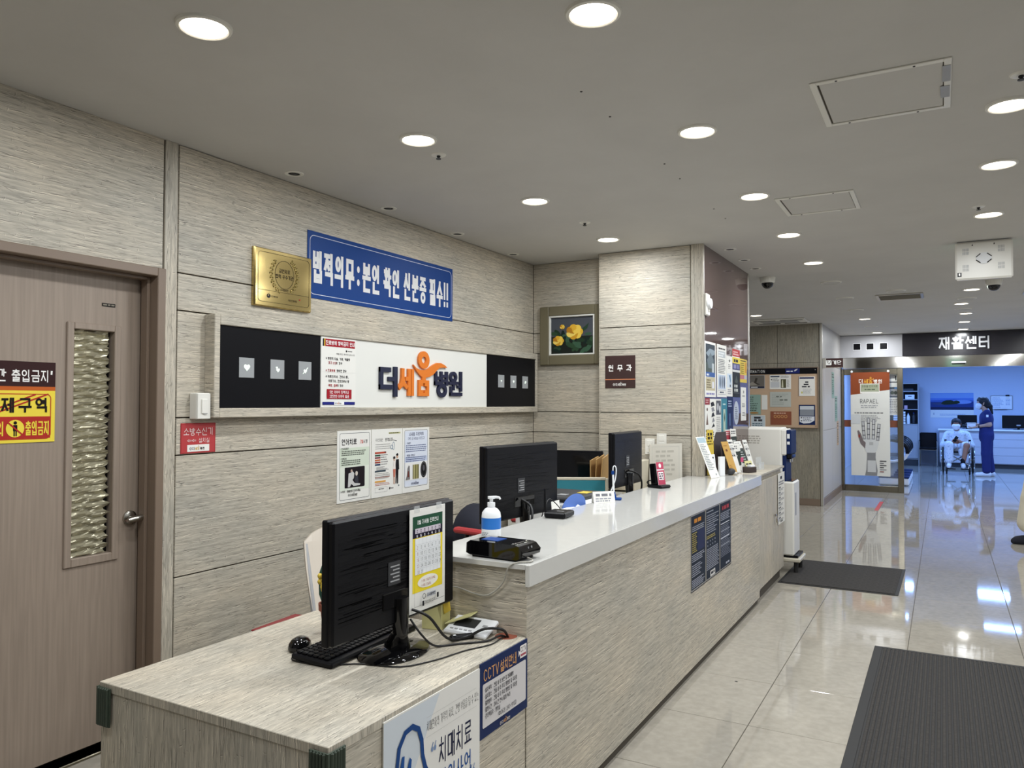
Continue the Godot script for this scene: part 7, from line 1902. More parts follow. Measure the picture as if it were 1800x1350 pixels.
# ---------------------------------------------------------------- the room behind
func rehab_room() -> void:
	var t := thing("rehab_counter", "pale wood-grain counter with a white top at the back of the rehab room", "counter", V(1.35, 0, -21.3))
	part(t, "body", boxm(V(0, 0.485, 0), V(2.86, 0.77, 0.5), 0.003), mats.room_wood)
	for i in 4: part(t, "front_board", boxm(V(0, 0.205 + i * 0.187, 0.256), V(2.86, 0.181, 0.012), 0.003), mats.room_wood)
	part(t, "top", boxm(V(0, 0.885, 0.02), V(2.92, 0.035, 0.6), 0.004), mats.shoe_white); part(t, "plinth", boxm(V(0, 0.05, -0.03), V(2.8, 0.1, 0.5)), mats.charcoal)
	for q in [[1.52, 0.64, "wide dark monitor at the right end of the rehab counter"], [0.50, 0.40, "dark monitor on the rehab counter between patient and nurse"]]:
		t = thing("rehab_monitor", q[2], "monitor", V(q[0], 0.9025, -21.25))
		part(t, "back", boxm(V(0, 0.18, 0), V(q[1], 0.30, 0.03), 0.008), mats.black_plastic); part(t, "screen", boxm(V(0, 0.18, -0.016), V(q[1] - 0.03, 0.27, 0.002)), mats.black_gloss)
		part(t, "stand", boxm(V(0, 0.02, 0), V(0.05, 0.06, 0.03), 0.004), mats.black_plastic); part(t, "foot", boxm(V(0, 0.005, 0), V(0.2, 0.01, 0.14), 0.003), mats.black_plastic); part(t, "badge", boxm(V(0, 0.10, 0.0155), V(0.08, 0.03, 0.002)), mats.grey_panel)
	var p := sheet("island_calendar", "large wall calendar with a photo of a dark island in blue sea", "calendar", V(0.19, 1.16, -21.70), 0.0, 0.92, 0.62, 0.006, mats.paper)
	p.rect(0.0, 0.01, 0.92, 0.13, hex("7fa2dc")); p.rect(0, 0.14, 0.92, 0.07, hex("5c7fd0")); p.rect(0, 0.21, 0.92, 0.22, hex("2e3f7d")); p.rect(0, 0.36, 0.92, 0.07, hex("232c4e")); p.up()
	p.shape([[0.0, 0.20], [0.2, 0.19], [0.5, 0.17], [0.92, 0.20], [0.92, 0.23], [0, 0.24]], hex("4562b0")); p.disc(0.66, 0.235, 0.22, 0.05, hex("7d9ad6")); p.disc(0.25, 0.28, 0.22, 0.03, hex("3c4a72")); p.up()
	p.shape([[0.23, 0.28], [0.27, 0.22], [0.35, 0.195], [0.44, 0.19], [0.50, 0.215], [0.56, 0.20], [0.62, 0.215], [0.635, 0.26], [0.56, 0.285], [0.42, 0.30], [0.30, 0.305]], hex("24301f")); p.up()
	p.text("8", 0.06, 0.50, 0.05, hex("5a6a96"), 0.12, 0.8); p.words(0.2, 0.53, 0.6, 0.010, hex("9aa8c8"), 2, 0.03, 0.1); done(p)
	t = thing("whiteboard", "small framed whiteboard with faint writing on the rehab room wall behind the nurse", "whiteboard", V(1.22, 1.372, -21.70))
	part(t, "board", boxm(V(0, 0.16, 0.008), V(0.43, 0.32, 0.012), 0.002), mats.shoe_white)
	var f := mb()
	for s in [-1, 1]: f.box(V(s * 0.217, 0.16, 0.01), V(0.016, 0.336, 0.02), 0.005); f.box(V(0, 0.16 + s * 0.16, 0.01), V(0.43, 0.016, 0.02), 0.005)
	part(t, "frame", f, mats.grey_panel)
	p = pr(0.43, 0.32, 0.0142, "wb"); p.words(0.03, 0.04, 0.25, 0.010, hex("6f86b8"), 8, 0.032, 0.4); p.words(0.30, 0.08, 0.09, 0.010, hex("6f86b8"), 5, 0.032, 0.2); done(p, "writing", t)
	part(t, "pen_tray", boxm(V(-0.02, 0.0, 0.03), V(0.26, 0.012, 0.04), 0.003), mats.charcoal); part(t, "eraser", boxm(V(0.12, 0.326, 0.018), V(0.08, 0.03, 0.03), 0.004), mats.black_plastic); part(t, "note", boxm(V(0.125, 0.27, 0.016), V(0.06, 0.07, 0.002)), mats.paper)
	# shelf
	t = thing("shelf_unit", "tall grey shelf unit with open shelves over a closed base, left in the rehab room", "shelf", V(-0.86, 0, -21.2))
	var W2 := 0.34
	for s in [-1, 1]: part(t, "side_panel", boxm(V(s * W2, 1.0, 0), V(0.022, 2.0, 0.42), 0.002), mats.grey_panel)
	part(t, "back_panel", boxm(V(0, 1.0, -0.2), V(0.66, 2.0, 0.012)), mats.charcoal)
	for y in [0.165, 1.0, 1.36, 1.60, 1.80, 1.99]: part(t, "shelf", boxm(V(0, y, 0), V(0.66, 0.02, 0.40), 0.002), mats.grey_panel)
	for s in [-1, 1]: part(t, "cupboard_door", boxm(V(s * 0.165, 0.585, 0.205), V(0.322, 0.80, 0.018), 0.002), mats.grey_panel)
	part(t, "plinth", boxm(V(0, 0.08, 0), V(0.66, 0.16, 0.38)), mats.charcoal)
	var k := 0
	for q in [[-0.70, 1.61, 0.20, 0.11, 0.2, "white open-top box on the third shelf of the rehab shelf unit", "shoe_white"], [-0.94, 1.61, 0.16, 0.10, 0.2, "dark box left of the white box on the rehab shelf unit", "charcoal"], [-0.90, 1.37, 0.08, 0.10, 0.1, "pale blue carton on the lower shelf of the rehab shelf unit", "card_blue"], [-0.79, 1.37, 0.07, 0.09, 0.1, "pinkish carton on the lower shelf of the rehab shelf unit", "pink_pale"], [-1.0, 1.81, 0.08, 0.12, 0.1, "teal carton on the top shelf of the rehab shelf unit", "teal"], [-0.75, 1.81, 0.26, 0.06, 0.2, "flat dark stack on the top shelf of the rehab shelf unit", "charcoal"]]:
		if k == 0: plain("pink_pale", hex("c6a3b4"), 0.6)
		var bt := thing("shelf_box", q[5], "box", V(q[0], q[1], -21.16), 0.0, "boxes on the rehab shelf unit")
		part(bt, "box", boxm(V(0, q[3] / 2, 0), V(q[2], q[3], q[4]), 0.004), mats[q[6]])
		if k == 0: part(bt, "hand_hole", boxm(V(0, 0.07, 0.1), V(0.08, 0.02, 0.004), 0.001), mats.dark_hole)
		k += 1
	for i in 5:
		var bt := thing("file_box", "white file carton in a stack on the shelf above the base, %s from the bottom" % ["first", "second", "third", "fourth", "fifth"][i], "file box", V(-0.93, 1.01 + i * 0.062, -21.14), 0.0, "white file cartons in a stack")
		part(bt, "carton", boxm(V(0, 0.024, 0), V(0.26, 0.048, 0.28), 0.003), mats.shoe_white); part(bt, "gap", boxm(V(0, 0.055, 0), V(0.25, 0.013, 0.26)), mats.charcoal)
	for i in 2:
		var bt := thing("bottle", ["white bottle right of the file cartons on the rehab shelf unit", "dark bottle at the right side of the rehab shelf unit"][i], "bottle", V(-0.74 + i * 0.12, 1.01, -21.12))
		var m := mb(); m.lathe([W(0, 0), W(0.035, 0), W(0.038, 0.01), W(0.038, 0.17), W(0.02, 0.22), W(0.014, 0.225), W(0.014, 0.25), W(0, 0.25)], 18); part(bt, "body", m, mats.shoe_white if i == 0 else mats.charcoal)
		m = mb(); m.lathe([W(0.0, 0.248), W(0.017, 0.248), W(0.017, 0.275), W(0, 0.276)], 14); part(bt, "cap", m, mats.blue_gloss)
	# dark waiting chair
	t = thing("waiting_chair", "black waiting chair with metal arms between shelf unit and rehab counter", "chair", V(-0.32, 0, -21.1))
	part(t, "backrest", boxm(V(0, 0.62, -0.2), V(0.36, 0.36, 0.05), 0.02), mats.black_plastic); part(t, "seat", boxm(V(0, 0.43, 0.0), V(0.36, 0.06, 0.40), 0.02), mats.black_plastic)
	for s in [-1, 1]:
		var m := mb(); m.tube(smooth([V(s * 0.19, 0.02, 0.16), V(s * 0.19, 0.55, 0.17), V(s * 0.19, 0.60, 0.13), V(s * 0.19, 0.60, -0.18)]), 0.014, 10); part(t, "arm", m, mats.steel)
		m = mb(); m.tube([V(s * 0.17, 0, -0.18), V(s * 0.17, 0.42, -0.18)], 0.014, 10); part(t, "leg", m, mats.steel)
	part(t, "rail", boxm(V(0, 0.39, 0.0), V(0.38, 0.02, 0.03), 0.004), mats.steel)
	# row of seats whose arms curve: white shells with black pads
	for i in 4:
		t = thing("loop_arm_chair", "white and black chair with looped arms inside the rehab entrance, %s from the door" % ["first", "second", "third", "fourth"][i], "chair", V(-0.86, 0, -15.9 - i * 0.55), 0.0, "row of looped-arm chairs")
		var bz := boxm(V(0.06, 0.075, 0), V(0.50, 0.13, 0.40), 0.02); part(t, "base", bz, mats.shoe_white); part(t, "base_stripe", boxm(V(0.06, 0.15, 0), V(0.50, 0.03, 0.40), 0.006), mats.navy); part(t, "plinth", boxm(V(0.04, 0.012, 0), V(0.42, 0.024, 0.34)), mats.black_plastic)
		var m := mb(); m.tube([V(0, 0.16, 0), V(0, 0.42, 0)], 0.05, 14); part(t, "pedestal", m, mats.grey_panel)
		part(t, "seat", boxm(V(0, 0.45, 0), V(0.42, 0.07, 0.40), 0.03), mats.black_plastic)
		for s in [-1, 1]:
			m = mb(); m.tube(smooth([V(-0.12, 0.44, s * 0.2), V(0.10, 0.45, s * 0.22), V(0.24, 0.50, s * 0.22), V(0.29, 0.60, s * 0.22)]), 0.028, 10); part(t, "lower_arm", m, mats.shoe_white)
			m = mb(); m.tube(smooth([V(0.29, 0.59, s * 0.22), V(0.28, 0.70, s * 0.22), V(0.20, 0.79, s * 0.22), V(0.05, 0.83, s * 0.22), V(-0.2, 0.84, s * 0.2)]), 0.034, 10); part(t, "arm_pad", m, mats.black_plastic)
		part(t, "backrest", boxm(V(-0.22, 0.66, 0), V(0.06, 0.42, 0.38), 0.025), mats.black_plastic)

# ---------------------------------------------------------------- mats and marks on the floor
func floor_things() -> void:
	var t := thing("ribbed_mat", "large dark ribbed rubber-edged floor mat at the lower right", "floor mat", V(0.42, 0, -4.05), 0.0)
	var w := 1.60
	var l := 2.37
	var m := mb(); m.bx(V(-w / 2, 0, -l / 2), V(w / 2, 0.004, l / 2)); part(t, "backing", m, mats.rubber)
	m = mb()
	for s in [-1, 1]:
		m.bx(V(s * (w / 2 - 0.045), 0.001, -l / 2), V(s * w / 2, 0.0065, l / 2), 0.002); m.bx(V(-w / 2 + 0.045, 0.001, s * (l / 2 - 0.03)), V(w / 2 - 0.045, 0.0065, s * l / 2), 0.002)
	part(t, "edging", m, mats.rubber)
	m = mb()
	var n := 68
	for i in n:
		var x := -w / 2 + 0.05 + (w - 0.10) * (i + 0.5) / n
		m.bx(V(x - 0.0072, 0.003, -l / 2 + 0.03), V(x + 0.0072, 0.0105, l / 2 - 0.03), 0.003)
	var rb := part(t, "pile_ribs", m, mats.carpet); rb.set_meta("kind", "stuff")
	t = thing("plain_mat", "smaller dark plain floor mat in front of the end cabinet", "floor mat", V(-0.762, 0, -7.235), deg_to_rad(-0.5))
	m = mb(); m.bx(V(-0.45, 0, -0.545), V(0.45, 0.0045, 0.545), 0.002); part(t, "rubber_edge", m, mats.rubber)
	m = mb(); m.bx(V(-0.425, 0.004, -0.52), V(0.425, 0.009, 0.52), 0.002); part(t, "pile", m, mats.carpet)
	m = mb(); m.bx(V(-0.026, 0, -0.55), V(0.026, 0.001, 0.55)); var o := part(self, "floor_tape", m, mats.red); o.position = V(-0.83, 0.0, -12.46)
	tag(o, "short strip of red tape on the floor before the glove banner", "tape")
	m = mb(); m.xf = Transform3D(Basis.from_scale(V(1, 1, 0.7)), Vector3.ZERO); m.lathe([W(0.0, 0.0016), W(0.006, 0.0014), W(0.009, 0.0)], 14); o = part(self, "floor_stud", m, mats.dark_hole); o.position = V(-0.98, 0, -4.21)
	tag(o, "tiny dark stud on the floor tile near the counter", "stud")

# ---------------------------------------------------------------- people: joints with radii joined by a smooth minimum, then surface nets
# bone: [from, to, radius, radius, squash (optional, per axis > 1 flattens)]
func skin_mesh(into: M, bones: Array, cell: float, k := 0.03) -> void:
	var lo := V(1e9, 1e9, 1e9)
	var hi := -lo
	for b in bones:
		var r: float = maxf(b[2], b[3]) + cell * 3 + k
		for p in [b[0], b[1]]:
			lo = lo.min(p - V(r, r, r)); hi = hi.max(p + V(r, r, r))
	var nx := int((hi.x - lo.x) / cell) + 2
	var ny := int((hi.y - lo.y) / cell) + 2
	var nz := int((hi.z - lo.z) / cell) + 2
	var f := PackedFloat32Array()
	f.resize(nx * ny * nz); f.fill(1.0)
	for b in bones:
		var a: Vector3 = b[0]
		var d: Vector3 = b[1] - a
		var sq: Vector3 = b[4] if b.size() > 4 else Vector3.ONE
		var dl := maxf((d * sq).length_squared(), 1e-9)
		var r0: float = b[2]
		var r1: float = b[3]
		var pad := maxf(r0, r1) + cell * 2 + k
		var mn: Vector3 = a.min(b[1]) - V(pad, pad, pad) - lo
		var mx: Vector3 = a.max(b[1]) + V(pad, pad, pad) - lo
		for z in range(maxi(0, int(mn.z / cell)), mini(nz, int(mx.z / cell) + 1)):
			for y in range(maxi(0, int(mn.y / cell)), mini(ny, int(mx.y / cell) + 1)):
				var row := (z * ny + y) * nx
				for x in range(maxi(0, int(mn.x / cell)), mini(nx, int(mx.x / cell) + 1)):
					var q := (V(x * cell, y * cell, z * cell) + lo - a) * sq
					var t := clampf(q.dot(d * sq) / dl, 0.0, 1.0)
					var ds := (q - d * sq * t).length() - lerpf(r0, r1, t)
					var o := f[row + x]
					var h := maxf(k - absf(o - ds), 0.0) / k
					f[row + x] = minf(o, ds) - h * h * k * 0.25
	var ids := {}
	var vs := PackedVector3Array()
	var step := [1, nx, nx * ny]
	var corner := []
	for i in 8: corner.append(V(i & 1, (i >> 1) & 1, (i >> 2) & 1))
	var off := []
	for i in 8: off.append((i & 1) + ((i >> 1) & 1) * nx + ((i >> 2) & 1) * nx * ny)
	var edges := [[0, 1], [2, 3], [4, 5], [6, 7], [0, 2], [1, 3], [4, 6], [5, 7], [0, 4], [1, 5], [2, 6], [3, 7]]
	for z in nz - 1:
		for y in ny - 1:
			var row := (z * ny + y) * nx
			for x in nx - 1:
				var i := row + x
				var neg := 0
				for c in 8:
					if f[i + off[c]] < 0.0: neg += 1
				if neg == 0 or neg == 8: continue
				var s := Vector3.ZERO
				var n := 0
				for e in edges:
					var f0 := f[i + off[e[0]]]
					var f1 := f[i + off[e[1]]]
					if (f0 < 0.0) != (f1 < 0.0):
						s += corner[e[0]].lerp(corner[e[1]], f0 / (f0 - f1)); n += 1
				ids[i] = vs.size()
				vs.append(lo + (V(x, y, z) + s / n) * cell)
	var quads := []
	for i in ids:
		for ax in 3:
			var u: int = step[(ax + 1) % 3]
			var w: int = step[(ax + 2) % 3]
			var inside := f[i] < 0.0
			if inside != (f[i + step[ax]] < 0.0) and ids.has(i - u) and ids.has(i - w) and ids.has(i - u - w):
				var q := [ids[i], ids[i - u], ids[i - u - w], ids[i - w]]
				if not inside: q.reverse()
				quads.append(q)
	var nrm := PackedVector3Array(); nrm.resize(vs.size())
	for q in quads:
		var n := (vs[q[2]] - vs[q[0]]).cross(vs[q[3]] - vs[q[1]])
		for c in q: nrm[c] += n
	for i in nrm.size(): nrm[i] = nrm[i].normalized()
	for q in quads:
		into.tri(vs[q[0]], vs[q[1]], vs[q[2]], nrm[q[0]], nrm[q[1]], nrm[q[2]])
		into.tri(vs[q[0]], vs[q[2]], vs[q[3]], nrm[q[0]], nrm[q[2]], nrm[q[3]])

# a hand with palm, four bent fingers of unequal length and a thumb from its side
func hand(into: M, wrist: Vector3, dir: Vector3, palm: Vector3, side: float, curl: float) -> void:
	dir = dir.normalized()
	var across := dir.cross(palm).normalized() * side
	palm = across.cross(dir).normalized() * side
	var b := []
	for i in 4:
		var u := (i - 1.5) * 0.019
		b.append([wrist + across * u * 0.6, wrist + dir * 0.085 + across * u, 0.015, 0.0125])
		var p: Vector3 = wrist + dir * 0.085 + across * u
		var d := dir
		var L: float = [0.036, 0.042, 0.039, 0.030][i]
		for j in 3:
			d = d.rotated(across, -curl * side * (0.7 + 0.3 * j)).normalized()
			var q: Vector3 = p + d * L * float([1.0, 0.72, 0.55][j])
			b.append([p, q, 0.0095 - j * 0.0008, 0.0088 - j * 0.0008])
			p = q
	var tp := wrist + dir * 0.025 - across * 0.028
	var t1 := tp + (dir * 0.7 - across * 0.75 + palm * 0.25).normalized() * 0.04
	b.append([wrist + dir * 0.01, tp, 0.016, 0.014]); b.append([tp, t1, 0.0125, 0.0105]); b.append([t1, t1 + (dir * 0.9 - across * 0.2 + palm * 0.4).normalized() * 0.034, 0.0105, 0.009])
	skin_mesh(into, b, 0.005, 0.008)

func head(into: M, c: Vector3, face: Vector3, s := 1.0) -> void:
	face = face.normalized()
	var r := Vector3.UP.cross(face).normalized()
	var P := func(x: float, y: float, z: float) -> Vector3: return c + (r * x + Vector3.UP * y + face * z) * s
	var b := [[P.call(0, 0.025, -0.015), P.call(0, 0.03, 0.005), 0.088 * s, 0.082 * s], [P.call(0, -0.03, 0.02), P.call(0, -0.085, 0.045), 0.062 * s, 0.036 * s], [P.call(0, 0.0, 0.08), P.call(0, -0.035, 0.098), 0.009 * s, 0.014 * s],
		[P.call(-0.03, -0.02, 0.055), P.call(0.03, -0.02, 0.055), 0.034 * s, 0.034 * s], [P.call(-0.03, 0.028, 0.075), P.call(0.03, 0.028, 0.075), 0.013 * s, 0.013 * s], [P.call(-0.018, -0.062, 0.078), P.call(0.018, -0.062, 0.078), 0.009 * s, 0.009 * s],
		[P.call(-0.083, 0.012, -0.008), P.call(-0.083, -0.03, -0.002), 0.016 * s, 0.011 * s], [P.call(0.083, 0.012, -0.008), P.call(0.083, -0.03, -0.002), 0.016 * s, 0.011 * s]]
	skin_mesh(into, b, 0.006, 0.018)

func face_parts(t: Node3D, c: Vector3, face: Vector3, masked: bool) -> void:
	face = face.normalized()
	var r := Vector3.UP.cross(face).normalized()
	var base := Basis(r, Vector3.UP, face)
	for s in [-1, 1]:
		var e := mb(); e.xf = Transform3D(base, c + r * 0.031 * s + Vector3.UP * 0.008 + face * 0.078); e.ball(Vector3.ZERO, V(0.013, 0.008, 0.009), 10); part(t, "eye", e, mats.black_hair)
		e = mb(); e.xf = Transform3D(base, c + r * 0.031 * s + Vector3.UP * 0.032 + face * 0.086); e.box(Vector3.ZERO, V(0.03, 0.006, 0.006), 0.002); part(t, "eyebrow", e, mats.black_hair)
	if masked:
		var m := mb()
		skin_mesh(m, [[c + face * 0.062 + Vector3.UP * -0.03 - r * 0.028, c + face * 0.062 + Vector3.UP * -0.03 + r * 0.028, 0.052, 0.052], [c + face * 0.070 + Vector3.UP * -0.07 - r * 0.015, c + face * 0.070 + Vector3.UP * -0.07 + r * 0.015, 0.042, 0.042], [c + face * 0.1 + Vector3.UP * -0.025, c + face * 0.098 + Vector3.UP * -0.05, 0.022, 0.024]], 0.007, 0.02)
		part(t, "face_mask", m, mats.mask)
	else:
		var m := mb(); m.xf = Transform3D(base, c + Vector3.UP * -0.062 + face * 0.088); m.ball(Vector3.ZERO, V(0.022, 0.005, 0.005), 10); part(t, "mouth", m, mats.red)

func people() -> void:
	# --- nurse standing in profile, facing left
	var t := thing("person", "standing person in dark blue scrubs and white shoes, facing left beside the wheelchair", "person", V(0.76, 0, -18.7))
	var m := mb()
	skin_mesh(m, [[V(0.02, 0.90, 0), V(0.02, 1.22, 0), 0.10, 0.115, V(1.15, 1, 0.85)], [V(0.03, 1.18, -0.1), V(0.03, 1.18, 0.1), 0.10, 0.10], [V(0.03, 1.315, -0.15), V(0.03, 1.315, 0.15), 0.05, 0.05], [V(0.02, 1.32, 0), V(-0.025, 1.43, 0), 0.055, 0.05],
		[V(0.03, 1.315, 0.16), V(0.07, 1.07, 0.19), 0.048, 0.040], [V(0.07, 1.07, 0.19), V(-0.14, 1.03, 0.11), 0.039, 0.027], [V(0.03, 1.315, -0.16), V(0.05, 1.07, -0.19), 0.048, 0.040], [V(0.05, 1.07, -0.19), V(-0.15, 1.06, -0.08), 0.039, 0.027],
		[V(0.02, 0.87, 0.085), V(0.0, 0.47, 0.085), 0.085, 0.055], [V(0.0, 0.47, 0.085), V(0.02, 0.08, 0.085), 0.054, 0.035], [V(0.04, 0.87, -0.085), V(0.05, 0.47, -0.085), 0.085, 0.055], [V(0.05, 0.47, -0.085), V(0.10, 0.08, -0.085), 0.054, 0.035],
		[V(0.03, 0.05, 0.085), V(-0.13, 0.03, 0.09), 0.036, 0.028], [V(0.11, 0.05, -0.085), V(-0.04, 0.03, -0.09), 0.036, 0.028]], 0.014)
	head(m, V(-0.05, 1.51, 0), V(-1, -0.22, 0.22))
	hand(m, V(-0.14, 1.03, 0.11), V(-1, -0.25, -0.2), V(0, -1, -0.2), 1.0, 0.35)
	hand(m, V(-0.15, 1.06, -0.08), V(-1, -0.2, 0.25), V(0, -1, 0.2), -1.0, 0.35)
	part(t, "body", m, mats.skin)
	m = mb()
	skin_mesh(m, [[V(0.02, 0.84, 0), V(0.02, 1.22, 0), 0.135, 0.130, V(1.05, 1, 0.82)], [V(0.02, 0.80, 0), V(0.02, 0.86, 0), 0.140, 0.135, V(1.05, 1, 0.82)], [V(0.03, 1.18, -0.1), V(0.03, 1.18, 0.1), 0.115, 0.115], [V(0.03, 1.31, -0.15), V(0.03, 1.31, 0.15), 0.064, 0.064], [V(0.03, 1.31, 0.16), V(0.052, 1.16, 0.18), 0.064, 0.062], [V(0.03, 1.31, -0.16), V(0.045, 1.16, -0.18), 0.064, 0.062]], 0.014)
	part(t, "scrub_top", m, mats.scrubs)
	m = mb()
	skin_mesh(m, [[V(0.03, 0.86, -0.05), V(0.03, 0.86, 0.05), 0.125, 0.125], [V(0.02, 0.84, 0.085), V(0.0, 0.47, 0.088), 0.108, 0.085], [V(0.0, 0.47, 0.088), V(0.01, 0.13, 0.088), 0.085, 0.078], [V(0.04, 0.84, -0.085), V(0.05, 0.47, -0.088), 0.108, 0.085], [V(0.05, 0.47, -0.088), V(0.09, 0.13, -0.088), 0.085, 0.078]], 0.014, 0.02)
	part(t, "scrub_trousers", m, mats.scrubs)
	for q in [[0.03, 0.085, -0.16], [0.11, -0.085, -0.08]]:
		m = mb(); skin_mesh(m, [[V(q[0] + 0.02, 0.05, q[1]), V(q[2], 0.040, q[1] + 0.004), 0.048, 0.038], [V(q[0] + 0.03, 0.020, q[1]), V(q[2] - 0.01, 0.020, q[1] + 0.004), 0.022, 0.020]], 0.009, 0.02); part(t, "shoe", m, mats.shoe_white)
	m = mb()
	skin_mesh(m, [[V(-0.035, 1.545, 0), V(-0.015, 1.555, 0), 0.098, 0.092], [V(0.02, 1.49, 0), V(0.03, 1.46, 0), 0.075, 0.06], [V(0.05, 1.52, 0), V(0.095, 1.45, 0), 0.04, 0.036], [V(0.095, 1.45, 0), V(0.125, 1.30, 0), 0.036, 0.022], [V(-0.115, 1.575, 0), V(-0.09, 1.60, 0), 0.03, 0.04]], 0.010, 0.025)
	part(t, "hair", m, mats.black_hair)
	face_parts(t, V(-0.05, 1.51, 0), V(-1, -0.22, 0.22), true)
	m = mb(); m.xf = Transform3D(Basis(Vector3.BACK, 1.35), V(-0.115, 1.034, 0.12)); m.lathe([W(0.027, -0.012), W(0.033, -0.012), W(0.033, 0.012), W(0.027, 0.012)], 16); part(t, "wrist_watch", m, mats.black_plastic)
	m = mb(); m.box(V(0.03, 1.25, 0.232), V(0.04, 0.05, 0.004), 0.001); part(t, "sleeve_badge", m, mats.shoe_white)
	# what the hands hold and sort on a tray by the counter
	t = thing("white_basket", "small white basket held by the person in scrubs", "basket", V(0.515, 0.985, -18.68))
	part(t, "tub", boxm(V(0, 0.055, 0), V(0.16, 0.11, 0.16), 0.012), mats.shoe_white); part(t, "rim", boxm(V(0, 0.112, 0), V(0.175, 0.012, 0.175), 0.004), mats.shoe_white)
	m = mb(); m.tube(smooth([V(-0.075, 0.06, 0.05), V(-0.10, 0.10, 0.05), V(-0.125, 0.05, 0.05), V(-0.15, 0.08, 0.04), V(-0.165, 0.02, 0.04)]), 0.012, 8); part(t, "straps", m, mats.charcoal)
	# --- patient in the wheelchair, facing the camera
	t = thing("person", "seated person in a pale patterned patient gown and white face mask, in the wheelchair", "person", V(0.26, 0, -19.1))
	m = mb()
	var P := [[V(0, 0.56, -0.13), V(0, 0.80, -0.15), 0.13, 0.125, V(0.85, 1, 1.1)], [V(-0.15, 0.835, -0.15), V(0.15, 0.835, -0.15), 0.055, 0.055], [V(0, 0.86, -0.14), V(-0.01, 0.96, -0.11), 0.058, 0.055],
		[V(-0.175, 0.83, -0.15), V(-0.25, 0.60, -0.02), 0.050, 0.042], [V(-0.25, 0.60, -0.02), V(-0.07, 0.68, 0.17), 0.041, 0.029], [V(0.175, 0.83, -0.15), V(0.25, 0.60, -0.02), 0.050, 0.042], [V(0.25, 0.60, -0.02), V(0.04, 0.70, 0.18), 0.041, 0.029],
		[V(-0.09, 0.56, -0.12), V(-0.16, 0.62, 0.30), 0.085, 0.058], [V(-0.16, 0.62, 0.30), V(-0.155, 0.24, 0.36), 0.056, 0.038], [V(0.09, 0.56, -0.12), V(0.17, 0.62, 0.30), 0.085, 0.058], [V(0.17, 0.62, 0.30), V(0.095, 0.24, 0.37), 0.056, 0.038],
		[V(-0.155, 0.22, 0.36), V(-0.16, 0.185, 0.48), 0.036, 0.028], [V(0.095, 0.22, 0.37), V(0.10, 0.185, 0.49), 0.036, 0.028]]
	skin_mesh(m, P, 0.014)
	head(m, V(-0.015, 1.055, -0.08), V(-0.05, -0.12, 1))
	hand(m, V(-0.07, 0.68, 0.17), V(0.75, 0.35, 0.45), V(0.2, 0.3, -1), 1.0, 0.5)
	hand(m, V(0.04, 0.70, 0.18), V(-0.85, 0.25, 0.2), V(0, 0.3, -1), -1.0, 0.5)
	part(t, "body", m, mats.skin_tan)
	m = mb()
	skin_mesh(m, [[V(0, 0.54, -0.12), V(0, 0.80, -0.15), 0.165, 0.145, V(0.85, 1, 1.05)], [V(-0.15, 0.835, -0.15), V(0.15, 0.835, -0.15), 0.072, 0.072], [V(-0.175, 0.83, -0.15), V(-0.25, 0.60, -0.02), 0.076, 0.074], [V(-0.25, 0.60, -0.02), V(-0.19, 0.63, 0.05), 0.072, 0.066], [V(0.175, 0.83, -0.15), V(0.25, 0.60, -0.02), 0.076, 0.074], [V(0.25, 0.60, -0.02), V(0.19, 0.63, 0.05), 0.072, 0.066]], 0.014, 0.035)
	part(t, "gown_top", m, mats.gown_print if mats.has("gown_print") else gown_print())
	m = mb()
	skin_mesh(m, [[V(-0.09, 0.56, -0.10), V(-0.16, 0.62, 0.30), 0.105, 0.085], [V(-0.16, 0.62, 0.30), V(-0.155, 0.31, 0.36), 0.085, 0.080], [V(0.09, 0.56, -0.10), V(0.15, 0.60, 0.22), 0.105, 0.095], [V(0.06, 0.50, 0.22), V(0.07, 0.42, 0.25), 0.05, 0.045]], 0.014, 0.03)
	part(t, "gown_trousers", m, mats.gown_print)
	for q in [[-0.155, 0.36, -0.165], [0.095, 0.37, 0.10]]:
		m = mb(); skin_mesh(m, [[V(q[0], 0.225, q[1] - 0.01), V(q[2], 0.19, q[1] + 0.13), 0.045, 0.042], [V(q[0], 0.185, q[1] - 0.03), V(q[2], 0.172, q[1] + 0.14), 0.022, 0.022]], 0.009, 0.02); part(t, "shoe", m, mats.shoe_white)
		m = mb(); skin_mesh(m, [[V(q[0], 0.25, q[1]), V(q[0], 0.31, q[1] - 0.008), 0.043, 0.046]], 0.009, 0.01); part(t, "sock", m, mats.black_plastic)
	m = mb(); skin_mesh(m, [[V(-0.01, 1.095, -0.10), V(-0.015, 1.10, -0.085), 0.094, 0.093], [V(-0.012, 1.05, -0.14), V(-0.012, 1.02, -0.145), 0.07, 0.06]], 0.010, 0.02); part(t, "hair", m, mats.black_hair)
	face_parts(t, V(-0.015, 1.055, -0.08), V(-0.05, -0.12, 1), true)
	t = thing("mobile_phone", "black mobile phone in the hands of the seated person", "phone", V(0.225, 0.71, -18.875))
	m = mb(); m.xf = Transform3D(Basis(Vector3.BACK, -0.6) * Basis(Vector3.RIGHT, -0.5), V(0, 0.04, 0)); m.box(Vector3.ZERO, V(0.07, 0.14, 0.010), 0.003); part(t, "case", m, mats.black_gloss)
	m = mb(); m.xf = Transform3D(Basis(Vector3.BACK, -0.6) * Basis(Vector3.RIGHT, -0.5), V(0, 0.04, 0)); m.box(V(0, 0, -0.0055), V(0.062, 0.13, 0.001)); part(t, "screen", m, mats.charcoal)
	wheelchair()
	# --- someone in patient clothes walking in at the right edge
	t = thing("person", "person in cream patient clothes and dark slippers, cut off by the right edge", "person", V(0.945, 0, -9.9))
	m = mb()
